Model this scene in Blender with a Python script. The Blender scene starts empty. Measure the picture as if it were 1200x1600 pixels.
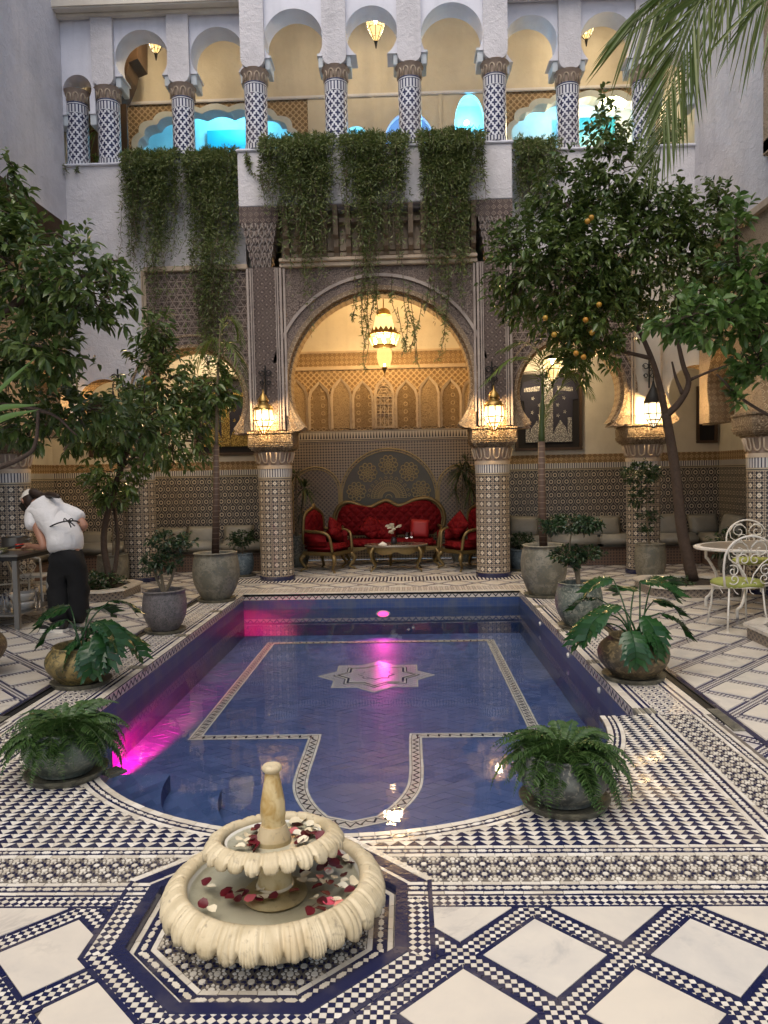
import bpy, bmesh, math, random
import numpy as np
from mathutils import Vector, Matrix, geometry
R = math.radians
random.seed(11); RNG = np.random.default_rng(11)
SC = bpy.context.scene; COL = SC.collection
pi = math.pi; sin = math.sin; cos = math.cos

# ---------------------------------------------------------------- camera
FPX, YAW, PITCH, ROLL, EYE = 1190.0, R(1.771), R(2.862), R(1.156), 1.6
def cam_axes():
    f = Vector((-sin(YAW)*cos(PITCH), cos(YAW)*cos(PITCH), -sin(PITCH)))
    r = Vector((cos(YAW), sin(YAW), 0)); u = r.cross(f)
    return cos(ROLL)*r - sin(ROLL)*u, sin(ROLL)*r + cos(ROLL)*u, f
CR, CU, CF = cam_axes()
cd = bpy.data.cameras.new('camera'); cam = bpy.data.objects.new('camera', cd); COL.objects.link(cam)
m = Matrix((CR, CU, -CF)).transposed().to_4x4(); m.translation = (0, 0, EYE); cam.matrix_world = m
cd.sensor_fit = 'VERTICAL'; cd.sensor_height = 36; cd.lens = 36*FPX/1600; cd.clip_start = .05; cd.clip_end = 500
SC.camera = cam
def ray(px, py): return CF + CR*((px-600)/FPX) - CU*((py-800)/FPX)
def W(px, py, Y):                # the point at depth Y that the photograph shows at (px, py)
    d = ray(px, py); return Vector((0, 0, EYE)) + d*(Y/d.y)
def Gd(px, py, z=0.0):
    d = ray(px, py); return Vector((0, 0, EYE)) + d*((z-EYE)/d.z)

# ---------------------------------------------------------------- dusk sky, soft low sun, exposure
wd = bpy.data.worlds.new('World'); SC.world = wd; wd.use_nodes = True
wn = wd.node_tree.nodes; bg = wn['Background']
sky = wn.new('ShaderNodeTexSky'); sky.sky_type = 'NISHITA'; sky.sun_disc = False
SUN_EL, SUN_AZ = R(62), R(196)       # azimuth clockwise from +Y
sky.sun_elevation = SUN_EL; sky.sun_rotation = SUN_AZ; sky.air_density = 1.0; sky.dust_density = 3.0; sky.ozone_density = 1.0
wd.node_tree.links.new(sky.outputs[0], bg.inputs[0]); bg.inputs[1].default_value = 0.05
sl = bpy.data.lights.new('sun', 'SUN'); sl.energy = 0.62; sl.angle = R(60); sl.color = (1, .9, .76)
so = bpy.data.objects.new('sun', sl); COL.objects.link(so)
sd = Vector((sin(SUN_AZ)*cos(SUN_EL), cos(SUN_AZ)*cos(SUN_EL), sin(SUN_EL)))
so.rotation_euler = (-sd).to_track_quat('-Z', 'Y').to_euler(); so.location = (0, -4, 12)
SC.view_settings.view_transform = 'Standard'; SC.view_settings.look = 'None'
SC.view_settings.exposure = 1.8; SC.view_settings.gamma = 1
try: SC.view_settings.use_curve_mapping = False
except Exception: pass
SC.render.engine = 'CYCLES'
SC.cycles.use_denoising = True; SC.cycles.max_bounces = 7; SC.cycles.diffuse_bounces = 4; SC.cycles.glossy_bounces = 3
SC.cycles.transmission_bounces = 4; SC.cycles.transparent_max_bounces = 10; SC.cycles.sample_clamp_indirect = 4
SC.cycles.caustics_refractive = False; SC.cycles.caustics_reflective = False

# ---------------------------------------------------------------- shader helpers
class S:
    """a scalar socket (or number) with arithmetic that adds Math nodes"""
    def __init__(s, c, v): s.c = c; s.v = v
    def _m(s, op, *a):
        n = s.c.nt.nodes.new('ShaderNodeMath'); n.operation = op
        for i, x in enumerate((s,)+a):
            x = x.v if isinstance(x, S) else x
            if isinstance(x, (int, float)): n.inputs[i].default_value = x
            else: s.c.nt.links.new(x, n.inputs[i])
        return S(s.c, n.outputs[0])
    def __add__(s, o): return s._m('ADD', o)
    __radd__ = __add__
    def __sub__(s, o): return s._m('SUBTRACT', o)
    def __rsub__(s, o): return S(s.c, float(o))._m('SUBTRACT', s)
    def __mul__(s, o): return s._m('MULTIPLY', o)
    __rmul__ = __mul__
    def __truediv__(s, o): return s._m('DIVIDE', o)
    def lt(s, o): return s._m('LESS_THAN', o)
    def gt(s, o): return s._m('GREATER_THAN', o)
    def abs(s): return s._m('ABSOLUTE')
    def fr(s): return s._m('FRACT')
    def fl(s): return s._m('FLOOR')
    def cen(s, p=1.0): return (s*(1/p) + .5).fr() - .5        # position in cell, -.5...5
    def mx(s, o): return s._m('MAXIMUM', o)
    def mn(s, o): return s._m('MINIMUM', o)
    def sq(s): return s._m('SQRT')
    def pw(s, o): return s._m('POWER', o)
    def sn(s): return s._m('SINE')
    def at2(s, o): return s._m('ARCTAN2', o)
    def cl(s): return s._m('ADD', 0.0).__clamp()
    def __clamp(s): s.v.node.use_clamp = True; return s
    def ss(s, a, b):
        n = s.c.nt.nodes.new('ShaderNodeMapRange'); n.interpolation_type = 'SMOOTHSTEP'
        s.c.nt.links.new(s.v, n.inputs[0]); n.inputs[1].default_value = a; n.inputs[2].default_value = b
        return S(s.c, n.outputs[0])
class Ctx:
    def __init__(c, nt): c.nt = nt; c._tc = None
    def tc(c):
        if not c._tc: c._tc = c.nt.nodes.new('ShaderNodeTexCoord')
        return c._tc
    def sep(c, sock):
        n = c.nt.nodes.new('ShaderNodeSeparateXYZ'); c.nt.links.new(sock, n.inputs[0])
        return tuple(S(c, o) for o in n.outputs)
    def uv(c): return c.sep(c.tc().outputs['UV'])[:2]
    def ob(c): return c.sep(c.tc().outputs['Object'])
    def wpos(c):
        n = c.nt.nodes.new('ShaderNodeNewGeometry'); return n.outputs['Position']
    def rand(c):
        n = c.nt.nodes.new('ShaderNodeObjectInfo'); return S(c, n.outputs['Random'])
    def island(c):
        n = c.nt.nodes.new('ShaderNodeNewGeometry'); return S(c, n.outputs['Random Per Island'])
    def noise(c, scale, detail=3, vec=None, rough=.5, dist=0, col=False):
        n = c.nt.nodes.new('ShaderNodeTexNoise'); n.inputs['Scale'].default_value = scale; n.inputs['Detail'].default_value = detail
        n.inputs['Roughness'].default_value = rough; n.inputs['Distortion'].default_value = dist
        c.nt.links.new(vec if vec is not None else c.wpos(), n.inputs['Vector'])
        return S(c, n.outputs[0])
    def voro(c, scale, feature='F1', vec=None):
        n = c.nt.nodes.new('ShaderNodeTexVoronoi'); n.inputs['Scale'].default_value = scale; n.feature = feature
        c.nt.links.new(vec if vec is not None else c.wpos(), n.inputs['Vector'])
        return S(c, n.outputs['Distance'])
    def vec(c, x, y, z=0.0):
        n = c.nt.nodes.new('ShaderNodeCombineXYZ')
        for i, a in enumerate((x, y, z)):
            a = a.v if isinstance(a, S) else a
            if isinstance(a, (int, float)): n.inputs[i].default_value = a
            else: c.nt.links.new(a, n.inputs[i])
        return n.outputs[0]
    def mix(c, fac, a, b):
        n = c.nt.nodes.new('ShaderNodeMix'); n.data_type = 'RGBA'
        fac = fac.v if isinstance(fac, S) else fac
        for i, x in ((0, fac), (6, a), (7, b)):
            if isinstance(x, (int, float)): n.inputs[i].default_value = x
            elif isinstance(x, (tuple, list)): n.inputs[i].default_value = (*x[:3], 1)
            else: c.nt.links.new(x, n.inputs[i])
        return n.outputs[2]
def mat(name, fn=None, color=(.5, .5, .5), rough=.6, metal=0, bump=.3, bdist=.01, spec=None, emit=None, estr=0, alpha=None, trans=0, ior=None, sub=None, coat=0):
    M = bpy.data.materials.new(name); M.use_nodes = True; nt = M.node_tree
    b = nt.nodes['Principled BSDF']; c = Ctx(nt)
    d = fn(c) if fn else {}
    def put(k, v):
        if v is None: return
        if isinstance(v, S): v = v.v
        if isinstance(v, (tuple, list)): b.inputs[k].default_value = (*v[:3], 1)
        elif isinstance(v, (int, float)): b.inputs[k].default_value = v
        else: nt.links.new(v, b.inputs[k])
    put('Base Color', d.get('color', color)); put('Roughness', d.get('rough', rough)); put('Metallic', d.get('metal', metal))
    put('Specular IOR Level', spec); put('Transmission Weight', trans); put('IOR', ior); put('Coat Weight', coat or None)
    if 'alpha' in d or alpha is not None: put('Alpha', d.get('alpha', alpha))
    if emit is not None or 'emit' in d: put('Emission Color', d.get('emit', emit)); put('Emission Strength', d.get('estr', estr))
    if 'h' in d:
        n = nt.nodes.new('ShaderNodeBump'); n.inputs['Strength'].default_value = bump; n.inputs['Distance'].default_value = bdist
        nt.links.new(d['h'].v, n.inputs['Height']); nt.links.new(n.outputs[0], b.inputs['Normal'])
    if sub: put('Subsurface Weight', sub)
    return M

# ---------------------------------------------------------------- object helpers
def tag(o, label=None, cat=None, group=None, kind=None):
    if label: o['label'] = label
    if cat: o['category'] = cat
    if group: o['group'] = group
    if kind: o['kind'] = kind
    return o
def thing(name, label, cat, loc=(0, 0, 0), rz=0, group=None, kind=None):
    o = bpy.data.objects.new(name, None); COL.objects.link(o); o.empty_display_size = .1
    o.location = loc; o.rotation_euler = (0, 0, rz)
    return tag(o, label, cat, group, kind)
def link(o, parent=None):
    COL.objects.link(o)
    if parent is not None: o.parent = parent
    return o
def inst(name, me, parent=None, loc=(0, 0, 0), rot=(0, 0, 0), sc=1):
    o = bpy.data.objects.new(name, me); link(o, parent); o.location = loc; o.rotation_euler = rot
    o.scale = (sc, sc, sc) if isinstance(sc, (int, float)) else sc
    return o
def copy_tree(o, parent=None):
    c = o.copy(); COL.objects.link(c); c.parent = parent
    for ch in list(o.children): copy_tree(ch, c)
    return c
class MB:
    """collects shapes; build() links them as one mesh object"""
    def __init__(s): s.v = []; s.f = []; s.m = []; s.uv = {}
    def add(s, vs, fs, m=0, uvs=None):
        o = len(s.v); s.v += [tuple(p) for p in vs]
        for i, f in enumerate(fs):
            if uvs is not None: s.uv[len(s.f)] = uvs[i]
            s.f.append([o+k for k in f]); s.m.append(m)
        return s
    def box(s, x0, x1, y0, y1, z0, z1, m=0, bev=0):
        if bev:
            bm = bmesh.new(); bmesh.ops.create_cube(bm, size=1)
            bmesh.ops.scale(bm, vec=(x1-x0, y1-y0, z1-z0), verts=bm.verts); bmesh.ops.translate(bm, vec=((x0+x1)/2, (y0+y1)/2, (z0+z1)/2), verts=bm.verts)
            bmesh.ops.bevel(bm, geom=bm.edges[:], offset=bev, segments=2, affect='EDGES')
            return s.bm(bm, m)
        vs = [(x, y, z) for z in (z0, z1) for y in (y0, y1) for x in (x0, x1)]
        return s.add(vs, [(0, 2, 3, 1), (4, 5, 7, 6), (0, 1, 5, 4), (2, 6, 7, 3), (0, 4, 6, 2), (1, 3, 7, 5)], m)
    def bm(s, bm, m=0):
        bm.verts.index_update()
        s.add([v.co[:] for v in bm.verts], [[v.index for v in f.verts] for f in bm.faces], m); bm.free(); return s
    def lathe(s, prof, n=24, c=(0, 0, 0), m=0, cap=True, fn=None, a0=0, a1=2*pi):
        full = abs(a1-a0-2*pi) < 1e-6; k = n if full else n+1
        vs = []; L = [0]
        for i in range(1, len(prof)): L.append(L[-1]+math.hypot(prof[i][0]-prof[i-1][0], prof[i][1]-prof[i-1][1]))
        rm = max(p[0] for p in prof)
        for (r, z) in prof:
            for j in range(k):
                a = a0+(a1-a0)*j/n; rr, zz = fn(r, z, a) if fn else (r, z)
                vs.append((c[0]+rr*cos(a), c[1]+rr*sin(a), c[2]+zz))
        fs = []; uvs = []
        for i in range(len(prof)-1):
            for j in range(n):
                j2 = (j+1) % k if full else j+1
                fs.append((i*k+j, i*k+j2, (i+1)*k+j2, (i+1)*k+j))
                u0 = (a0+(a1-a0)*j/n)*rm; u1 = (a0+(a1-a0)*(j+1)/n)*rm
                uvs.append(((u0, prof[i][1]), (u1, prof[i][1]), (u1, prof[i+1][1]), (u0, prof[i+1][1])))
        s.add(vs, fs, m, uvs)
        if cap and full:
            if prof[0][0] > 1e-4: s.add(vs[:k], [tuple(range(k))[::-1]], m)
            if prof[-1][0] > 1e-4: s.add(vs[-k:], [tuple(range(k))], m)
        return s
    def tube(s, pts, r, n=8, m=0, cap=True):
        P = [Vector(p) for p in pts]; N = len(P); rs = r if isinstance(r, (list, tuple)) else [r]*N
        T = [((P[min(i+1, N-1)]-P[max(i-1, 0)]).normalized()) for i in range(N)]
        up = Vector((0, 0, 1)) if abs(T[0].z) < .9 else Vector((1, 0, 0))
        x = T[0].cross(up).normalized(); vs = []
        for i in range(N):
            x = (x - T[i]*x.dot(T[i])).normalized(); y = T[i].cross(x)
            for j in range(n):
                a = 2*pi*j/n; vs.append(P[i]+(x*cos(a)+y*sin(a))*rs[i])
        fs = [(i*n+j, i*n+(j+1) % n, (i+1)*n+(j+1) % n, (i+1)*n+j) for i in range(N-1) for j in range(n)]
        if cap: fs += [tuple(range(n))[::-1], tuple(range((N-1)*n, N*n))]
        return s.add(vs, fs, m)
    def prism(s, poly, d0, d1, ax='y', m=0, mside=None):
        """polygon in (x,z) [ax y], (x,y) [ax z] or (y,z) [ax x], extruded from d0 to d1"""
        put = {'y': lambda p, d: (p[0], d, p[1]), 'z': lambda p, d: (p[0], p[1], d), 'x': lambda p, d: (d, p[0], p[1])}[ax]
        A = sum(poly[i][0]*poly[(i+1) % len(poly)][1]-poly[(i+1) % len(poly)][0]*poly[i][1] for i in range(len(poly)))
        if A < 0: poly = poly[::-1]
        n = len(poly); tri = geometry.tessellate_polygon([[Vector((p[0], p[1], 0)) for p in poly]])
        fv = [put(p, d0) for p in poly]; bv = [put(p, d1) for p in poly]
        s.add(fv, [t for t in tri], m); s.add(bv, [t[::-1] for t in tri], m)
        s.add(fv+bv, [(i, (i+1) % n, n+(i+1) % n, n+i) for i in range(n)], m if mside is None else mside)
        return s
    def xf(s, M, i0=0):
        for i in range(i0, len(s.v)): s.v[i] = tuple(M @ Vector(s.v[i]))
        return s
    def mesh(s, name, mats, smooth=False, uv=True, recalc=True):
        me = bpy.data.meshes.new(name); me.from_pydata(s.v, [], s.f)
        for M in (mats if isinstance(mats, (list, tuple)) else [mats]): me.materials.append(M)
        if len(me.materials) > 1: me.polygons.foreach_set('material_index', s.m)
        if uv:
            ul = me.uv_layers.new(name='UVMap'); dat = [0.0]*(2*len(me.loops))
            for p in me.polygons:
                q = s.uv.get(p.index); n = p.normal; ax = max(range(3), key=lambda k: abs(n[k]))
                for k, li in enumerate(p.loop_indices):
                    if q: a, b = q[k]
                    else:
                        co = s.v[me.loops[li].vertex_index]; a, b = ((co[1], co[2]), (co[0], co[2]), (co[0], co[1]))[ax]
                    dat[2*li] = a; dat[2*li+1] = b
            ul.data.foreach_set('uv', dat)
        if recalc:
            bm = bmesh.new(); bm.from_mesh(me); bmesh.ops.recalc_face_normals(bm, faces=bm.faces); bm.to_mesh(me); bm.free()
        if smooth: me.polygons.foreach_set('use_smooth', [True]*len(me.polygons))
        me.update(); return me
    def build(s, name, mats, parent=None, smooth=False, uv=True, loc=None, rot=None, recalc=True, ang=None):
        me = s.mesh(name, mats, smooth, uv, recalc)
        o = link(bpy.data.objects.new(name, me), parent)
        if loc is not None: o.location = loc
        if rot is not None: o.rotation_euler = rot
        if smooth and ang:
            try: me.set_sharp_from_angle(angle=R(ang))
            except Exception: pass
        return o
def np_mesh(name, V, F, M, parent=None, mi=None, smooth=False):
    """V (n,3), F (m,k) arrays -> one mesh object"""
    V = np.asarray(V, np.float32); F = np.asarray(F, np.int32); k = F.shape[1]
    me = bpy.data.meshes.new(name); me.vertices.add(len(V)); me.vertices.foreach_set('co', V.ravel())
    me.loops.add(F.size); me.loops.foreach_set('vertex_index', F.ravel()); me.polygons.add(len(F))
    me.polygons.foreach_set('loop_start', np.arange(len(F), dtype=np.int32)*k)
    for x in (M if isinstance(M, (list, tuple)) else [M]): me.materials.append(x)
    if mi is not None: me.polygons.foreach_set('material_index', np.asarray(mi, np.int32))
    if smooth: me.polygons.foreach_set('use_smooth', np.ones(len(F), bool))
    me.update(calc_edges=True); me.validate()
    return link(bpy.data.objects.new(name, me), parent)
def bez(p0, p1, p2, n=8):
    p0, p1, p2 = Vector(p0), Vector(p1), Vector(p2)
    return [p0*(1-t)**2 + p1*2*t*(1-t) + p2*t*t for t in [i/n for i in range(n+1)]]
def spline(pts, n=6):
    """Catmull-Rom through the points"""
    P = [Vector(p) for p in pts]; P = [P[0]*2-P[1]] + P + [P[-1]*2-P[-2]]; out = []
    for i in range(1, len(P)-2):
        for k in range(n):
            t = k/n; a, b, c_, d = P[i-1:i+3]
            out.append(.5*((2*b)+(c_-a)*t+(2*a-5*b+4*c_-d)*t*t+(3*b-a-3*c_+d)*t**3))
    return out+[P[-2]]
# ---------------------------------------------------------------- materials
CREAM = (.56, .48, .37); INK = (.025, .025, .035); TAN = (.36, .27, .19); NAVY = (.012, .017, .075); WHT = (.74, .69, .60)
def plaster(c0, c1, sc=1.6, b=.5):
    def fn(c):
        x, y, z = c.sep(c.wpos()); st = c.noise(1.6, 5, c.vec(x*3.2, y*3.2, z*.35)); n = c.noise(sc, 6, rough=.6); n2 = c.noise(14, 4, dist=.6); n3 = c.noise(60, 3)
        col = c.mix(n.ss(.35, .7), c0, c1); col = c.mix(n2.ss(.55, .8)*.25, col, tuple(x*.72 for x in c0)); col = c.mix(st.ss(.5, .75)*.3, col, tuple(x*.66 for x in c0))
        cr = 1.0-((c.noise(5, 4, dist=1.0)-.5).abs()*30).cl(); return dict(color=col, h=n2*.6+n3*.25+cr*.10+n*.8, rough=.85)
    return fn
M_PLAS = mat('pale_plaster', plaster((.68, .655, .67), (.56, .54, .555)), bump=.8, bdist=.025)
M_PLAS2 = mat('cream_plaster', plaster((.70, .65, .56), (.58, .53, .45), 1.1), bump=.35, bdist=.02)
M_PLASW = mat('white_plaster', plaster((.78, .78, .84), (.70, .70, .76)), bump=.3, bdist=.01)
M_CEIL = mat('niche_plaster', plaster((.62, .66, .68), (.52, .57, .6)), bump=.3, bdist=.01)

def stucco(kind):
    ground, relief = {'dark': ((.085, .058, .052), (.33, .255, .21)), 'tan': ((.24, .165, .10), (.54, .41, .275)), 'gold': ((.26, .165, .08), (.60, .44, .26))}[kind[0]]
    def fn(c):
        u, v = c.uv(); k = kind[1]
        if k == 'scroll':                       # carved vine scrollwork
            n = c.noise(26, 2, c.vec(u, v), .5, 1.6); h = ((n-.5).abs()*9).cl(); h = 1.0-h
            h2 = c.voro(34, 'DISTANCE_TO_EDGE', c.vec(u, v)).ss(.02, .12); h = h.mx(h2*.85)
        elif k == 'lattice':                    # crossing chevrons with knots
            p = (u+v*.58).cen(.115).abs(); q = (u-v*.58).cen(.115).abs(); r = v.cen(.0995).abs()
            l = p.mn(q).mn(r*.9); h = 1.0 - l.ss(.05, .11)
            h = h.mx((1.0-(p.mx(q)-.28).abs().ss(.02, .06))*.8); h = h.mx(1.0-c.noise(60, 1, c.vec(u, v), .5, 1.5).ss(.35, .55))
        elif k == 'dots':                       # dark field, pale stars on a net
            P = .088; p = (u+v).cen(P*1.414).abs(); q = (u-v).cen(P*1.414).abs()
            h = 1.0-(p.mx(q)).ss(.10, .16)
            net = 1.0-(((u+v).cen(P*1.414).abs()-.5).abs().mn(((u-v).cen(P*1.414).abs()-.5).abs())).ss(.03, .08)
            n = 1.0-((c.noise(50, 2, c.vec(u, v), .5, 1.2)-.5).abs()*8).cl()
            h = h.mx(net*.4).mx(n*.45)
        elif k == 'rings':                      # column of eyelets
            p = u.cen(.22); q = v.cen(.145); d = (p*p*2.3+q*q).sq()
            h = 1.0-(d-.22).abs().ss(.035, .08); n = 1.0-((c.noise(40, 2, c.vec(u, v), .5, 1.2)-.5).abs()*8).cl(); h = h.mx(n*.55)
        elif k == 'frieze':
            p = u.cen(.09).abs(); q = v.cen(.09).abs(); h = 1.0-(p+q-.36).abs().ss(.05, .12); h = h.mx(1.0-(p.mx(q)).ss(.06, .13))
        else:                                   # fine diaper
            p = (u+v).cen(.11).abs(); q = (u-v).cen(.11).abs(); h = 1.0-p.mn(q).ss(.06, .16); h = h.mx((1.0-p.mx(q).ss(.3, .4))*.6-.2)
        w = c.noise(3, 4); col = c.mix(h, ground, relief); col = c.mix(w.ss(.45, .75)*.35, col, tuple(x*.62 for x in relief))
        return dict(color=col, h=h, rough=.8)
    return fn
M_ST = {}
for a in ('dark', 'tan', 'gold'):
    for b in ('scroll', 'lattice', 'dots', 'rings', 'frieze', 'diaper'):
        if (a, b) in (('dark', 'scroll'), ('dark', 'lattice'), ('dark', 'dots'), ('dark', 'frieze'), ('tan', 'scroll'), ('tan', 'frieze'), ('gold', 'scroll'), ('gold', 'diaper'), ('gold', 'rings'), ('gold', 'frieze'), ('tan', 'diaper'), ('tan', 'lattice')):
            M_ST[a, b] = mat('stucco_%s_%s' % (a, b), stucco((a, b)), bump=.9, bdist=.02)
M_STP = mat('stucco_plain', plaster((.56, .45, .33), (.44, .34, .25), 5), bump=.5, bdist=.01)
M_STPD = mat('stucco_plain_aged', plaster((.44, .37, .32), (.33, .27, .24), 5), bump=.5, bdist=.01)

def zellige(kind):
    def fn(c):
        u, v = c.uv()
        if kind == 'star':        # columns: black dots on a net, pale stars at every second node
            P = .124; p = u.cen(P); q = v.cen(P); pa, qa = p.abs(), q.abs(); d = pa.mx(qa).mn((pa+qa)*.7071)
            a = u.cen(P/2).abs(); b = v.cen(P/2).abs(); p2 = (u+P/4).cen(P/2).abs(); q2 = (v+P/4).cen(P/2).abs()
            dark = (p2+q2).lt(.36).mx((d-.235).abs().lt(.035)).mx((a.mn(b)).lt(.05)*(d.gt(.25))).mx(d.lt(.045))
            col = c.mix(d.lt(.2), (.40, .325, .24), (.66, .58, .46)); col = c.mix(dark, col, INK); h = 1.0-dark
        elif kind == 'hex':       # side dados: dark stars in interlaced rings
            P = .135; row = (v*(1/(P*.866))+.5).fl(); off = (row*.5).fr()*P
            p = (u+off).cen(P); q = v.cen(P*.866); r = (p*p+q*q*.75).sq()
            dark = r.lt(.15).mx((r-.36).abs().lt(.07)).mx(r.gt(.52))
            col = c.mix(dark, (.56, .48, .37), INK); col = c.mix(r.gt(.44)*r.lt(.52), col, (.33, .29, .24)); h = 1.0-dark
        elif kind == 'grid':      # iwan field
            P = .052; p = u.cen(P).abs(); q = v.cen(P).abs(); dark = (p+q).lt(.34).mx(p.mn(q).lt(.06)*.7)
            col = c.mix(dark, (.36, .30, .23), INK); h = 1.0-dark
        elif kind == 'gridd':
            P = .08; p = (u+v).cen(P).abs(); q = (u-v).cen(P).abs(); dark = p.mx(q).lt(.22).mx((p.mx(q)-.36).abs().lt(.05))
            col = c.mix(dark, (.36, .29, .22), INK); h = 1.0-dark
        elif kind == 'medal':
            P = .075; p = u.cen(P).abs(); q = v.cen(P).abs(); d = (p*p+q*q).sq(); dark = (d-.34).abs().lt(.085).mx(d.lt(.13)).mx(p.mx(q).gt(.455))
            col = c.mix(dark, (.80, .76, .72), (.05, .05, .10)); h = 1.0-dark
        elif kind == 'zig':       # stepped merlon border
            p = u.cen(.055).abs(); q = v.cen(.13)+.5; dark = (p*1.6+q*.55).lt(.55); col = c.mix(dark, (.62, .56, .46), INK); h = 1.0-dark
        elif kind == 'bars':
            p = u.cen(.04).abs(); dark = p.lt(.19); col = c.mix(dark, (.62, .60, .58), (.03, .035, .07)); h = 1.0-dark
        elif kind == 'band':
            q = v.cen(.03).abs(); dark = q.lt(.2); col = c.mix(dark, (.5, .42, .3), INK); h = 1.0-dark
        elif kind == 'quat':      # gallery columns: navy quatrefoils in a white lattice
            P = .122; p = (u*1.0+v*.82).cen(P*.9); q = (u*1.0-v*.82).cen(P*.9); pa = p.abs(); qa = q.abs()
            pp = (pa-.13); qq = (qa-.13); lob = (((pa-.235)*(pa-.235)+(qa-.235)*(qa-.235)).sq()).lt(.165).mx(pa.mx(qa).lt(.27))
            col = c.mix(lob, (.70, .70, .74), (.012, .016, .07)); h = 1.0-lob
        elif kind == 'comb':
            p = u.cen(.05).abs(); q = (v.cen(.17)+.5); dark = (p.lt(.2)*q.gt(.25)).mx(q.lt(.2)*q.gt(.08)).mx(q.gt(.93))
            col = c.mix(dark, (.66, .66, .68), (.015, .02, .08)); h = 1.0-dark
        g = c.noise(2.2, 3); col = c.mix(g.ss(.4, .75)*.3, col, (.2, .16, .12)); n = c.noise(40, 2)
        return dict(color=col, h=h*.6+n*.4, rough=.28)
    return fn
M_Z = {k: mat('zellige_'+k, zellige(k), bump=.35, bdist=.004) for k in ('star', 'hex', 'grid', 'gridd', 'zig', 'bars', 'band', 'quat', 'comb', 'medal')}

def tile(c0, c1, r0=.12):
    def fn(c):
        r = c.island(); n = c.noise(55, 3); n2 = c.noise(5, 4)
        col = c.mix(r, c0, c1); col = c.mix(n.ss(.55, .8)*.3, col, tuple(x*.6 for x in c0)); col = c.mix(n2.ss(.5, .75)*.22, col, (.30, .25, .18))
        return dict(color=col, h=n, rough=n2.ss(.3, .8)*.22+r0)
    return fn
M_TW = mat('white_tile', tile((.77, .72, .62), (.56, .50, .40)), bump=.25, bdist=.003)
M_TN = mat('navy_tile', tile((.010, .013, .055), (.022, .024, .06)), bump=.25, bdist=.003)
M_GR = mat('grout', lambda c: dict(color=c.mix(c.noise(9, 4), (.09, .075, .06), (.17, .145, .12)), h=c.noise(80, 2)), rough=.9)
def marble(c):
    o = c.ob(); r = c.rand(); v = c.vec(o[0]+r*37.0, o[1]+r*91.0, o[2])
    n = c.noise(2.6, 6, v, .62, .5); n2 = c.noise(3.4, 7, v, .66, .7); vein = 1.0-((n2-.5).abs()*22).cl()
    g = c.noise(2.0, 3, v)
    col = c.mix(n.ss(.35, .75), (.67, .62, .53), (.54, .51, .46)); col = c.mix(vein*g.ss(.48, .7)*.55, col, (.30, .29, .28)); col = c.mix(c.noise(4.5, 5, v, .65, .4).ss(.54, .74)*.6, col, (.38, .375, .36)); col = c.mix(r*.35, col, (.62, .52, .38))
    return dict(color=col, rough=c.noise(6, 3).ss(.3, .7)*.14+.10, h=c.noise(3, 2))
M_MARB = mat('marble', marble, bump=.05, bdist=.01)
LX, LY, LP, LS = .427, 2.456, .55, .0198       # diamond lattice: centre, diagonal pitch, small tile side
def far_floor(c):
    x, y, z = c.sep(c.wpos()); u = x-LX; v = y-LY; q = LP/1.41421
    a = ((u+v)*.70711).cen(q).abs(); b = ((u-v)*.70711).cen(q).abs(); d = a.mx(b)
    ck = (((x*(1/LS)).fl()+(y*(1/LS)).fl())*.5).fr().gt(.2)
    col = c.mix(ck, (.62, .57, .48), NAVY); col = c.mix(d.lt(.425), col, NAVY); col = c.mix(d.lt(.372), col, c.mix(c.noise(3, 5).ss(.4, .7), (.65, .60, .52), (.52, .49, .45)))
    return dict(color=c.mix(c.noise(3, 3).ss(.4, .8)*.25, col, (.2, .17, .13)), rough=.25, h=c.noise(30, 2))
M_FARF = mat('checker_tile_floor', far_floor, bump=.12, bdist=.004)
def coping(c):                   # u = metres from the pool edge outward, v = along
    u, v = c.uv(); P = .08
    st = (u.gt(.06)*u.lt(.085)).mx(u.gt(.105)*u.lt(.125)).mx(u.gt(.355)*u.lt(.375)).mx(u.gt(.40)*u.lt(.42))
    p = (u-.24).cen(P).abs(); q = v.cen(P).abs(); d = (p*p+q*q).sq(); p2 = (u-.24+P/2).cen(P).abs(); q2 = (v+P/2).cen(P).abs(); d2 = (p2*p2+q2*q2).sq()
    star = (d2.lt(.34)*d2.gt(.17)).mx((d-.2).abs().lt(.03)); inb = u.gt(.135)*u.lt(.345)
    dark = st.mx(star*inb); col = c.mix(dark, (.68, .62, .52), NAVY)
    n = c.noise(4, 4); return dict(color=c.mix(n.ss(.45, .75)*.35, col, (.28, .23, .17)), rough=n.ss(.3, .7)*.2+.14, h=c.noise(35, 2)*.6+(1.0-dark)*.4)
M_COP = mat('coping_mosaic', coping, bump=.2, bdist=.004)
def terrace(c):
    u, v = c.uv(); P = .075; p = u.cen(P).abs(); q = v.cen(P).abs(); d = (p*p+q*q).sq(); dark = (d.lt(.36)*d.gt(.2)).mx((p-.5).abs().mx((q-.5).abs()).lt(.12))
    return dict(color=c.mix(dark, (.64, .58, .48), NAVY), rough=.25)
M_TERR = mat('terrace_mosaic', terrace)
M_STRIPE = mat('striped_tile_band', lambda c: dict(color=c.mix((c.uv()[0].cen(.055)+c.uv()[1]*0).abs().lt(.24), (.6, .55, .47), (.03, .03, .06)), rough=.25))
def zigzag(c):                   # v measured from the top of the band, period .09
    u, v = c.uv(); t = u.cen(.09).abs(); a = v*(1/.08)
    z = (a-(t*1.2+.2)).abs().lt(.13); edge = a.lt(.06).mx(a.gt(.94)); return dict(color=c.mix(z.mx(edge), (.56, .50, .42), INK), rough=.25, h=1.0-z)
M_ZIG = mat('zigzag_tile', zigzag, bump=.3, bdist=.004)
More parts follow.
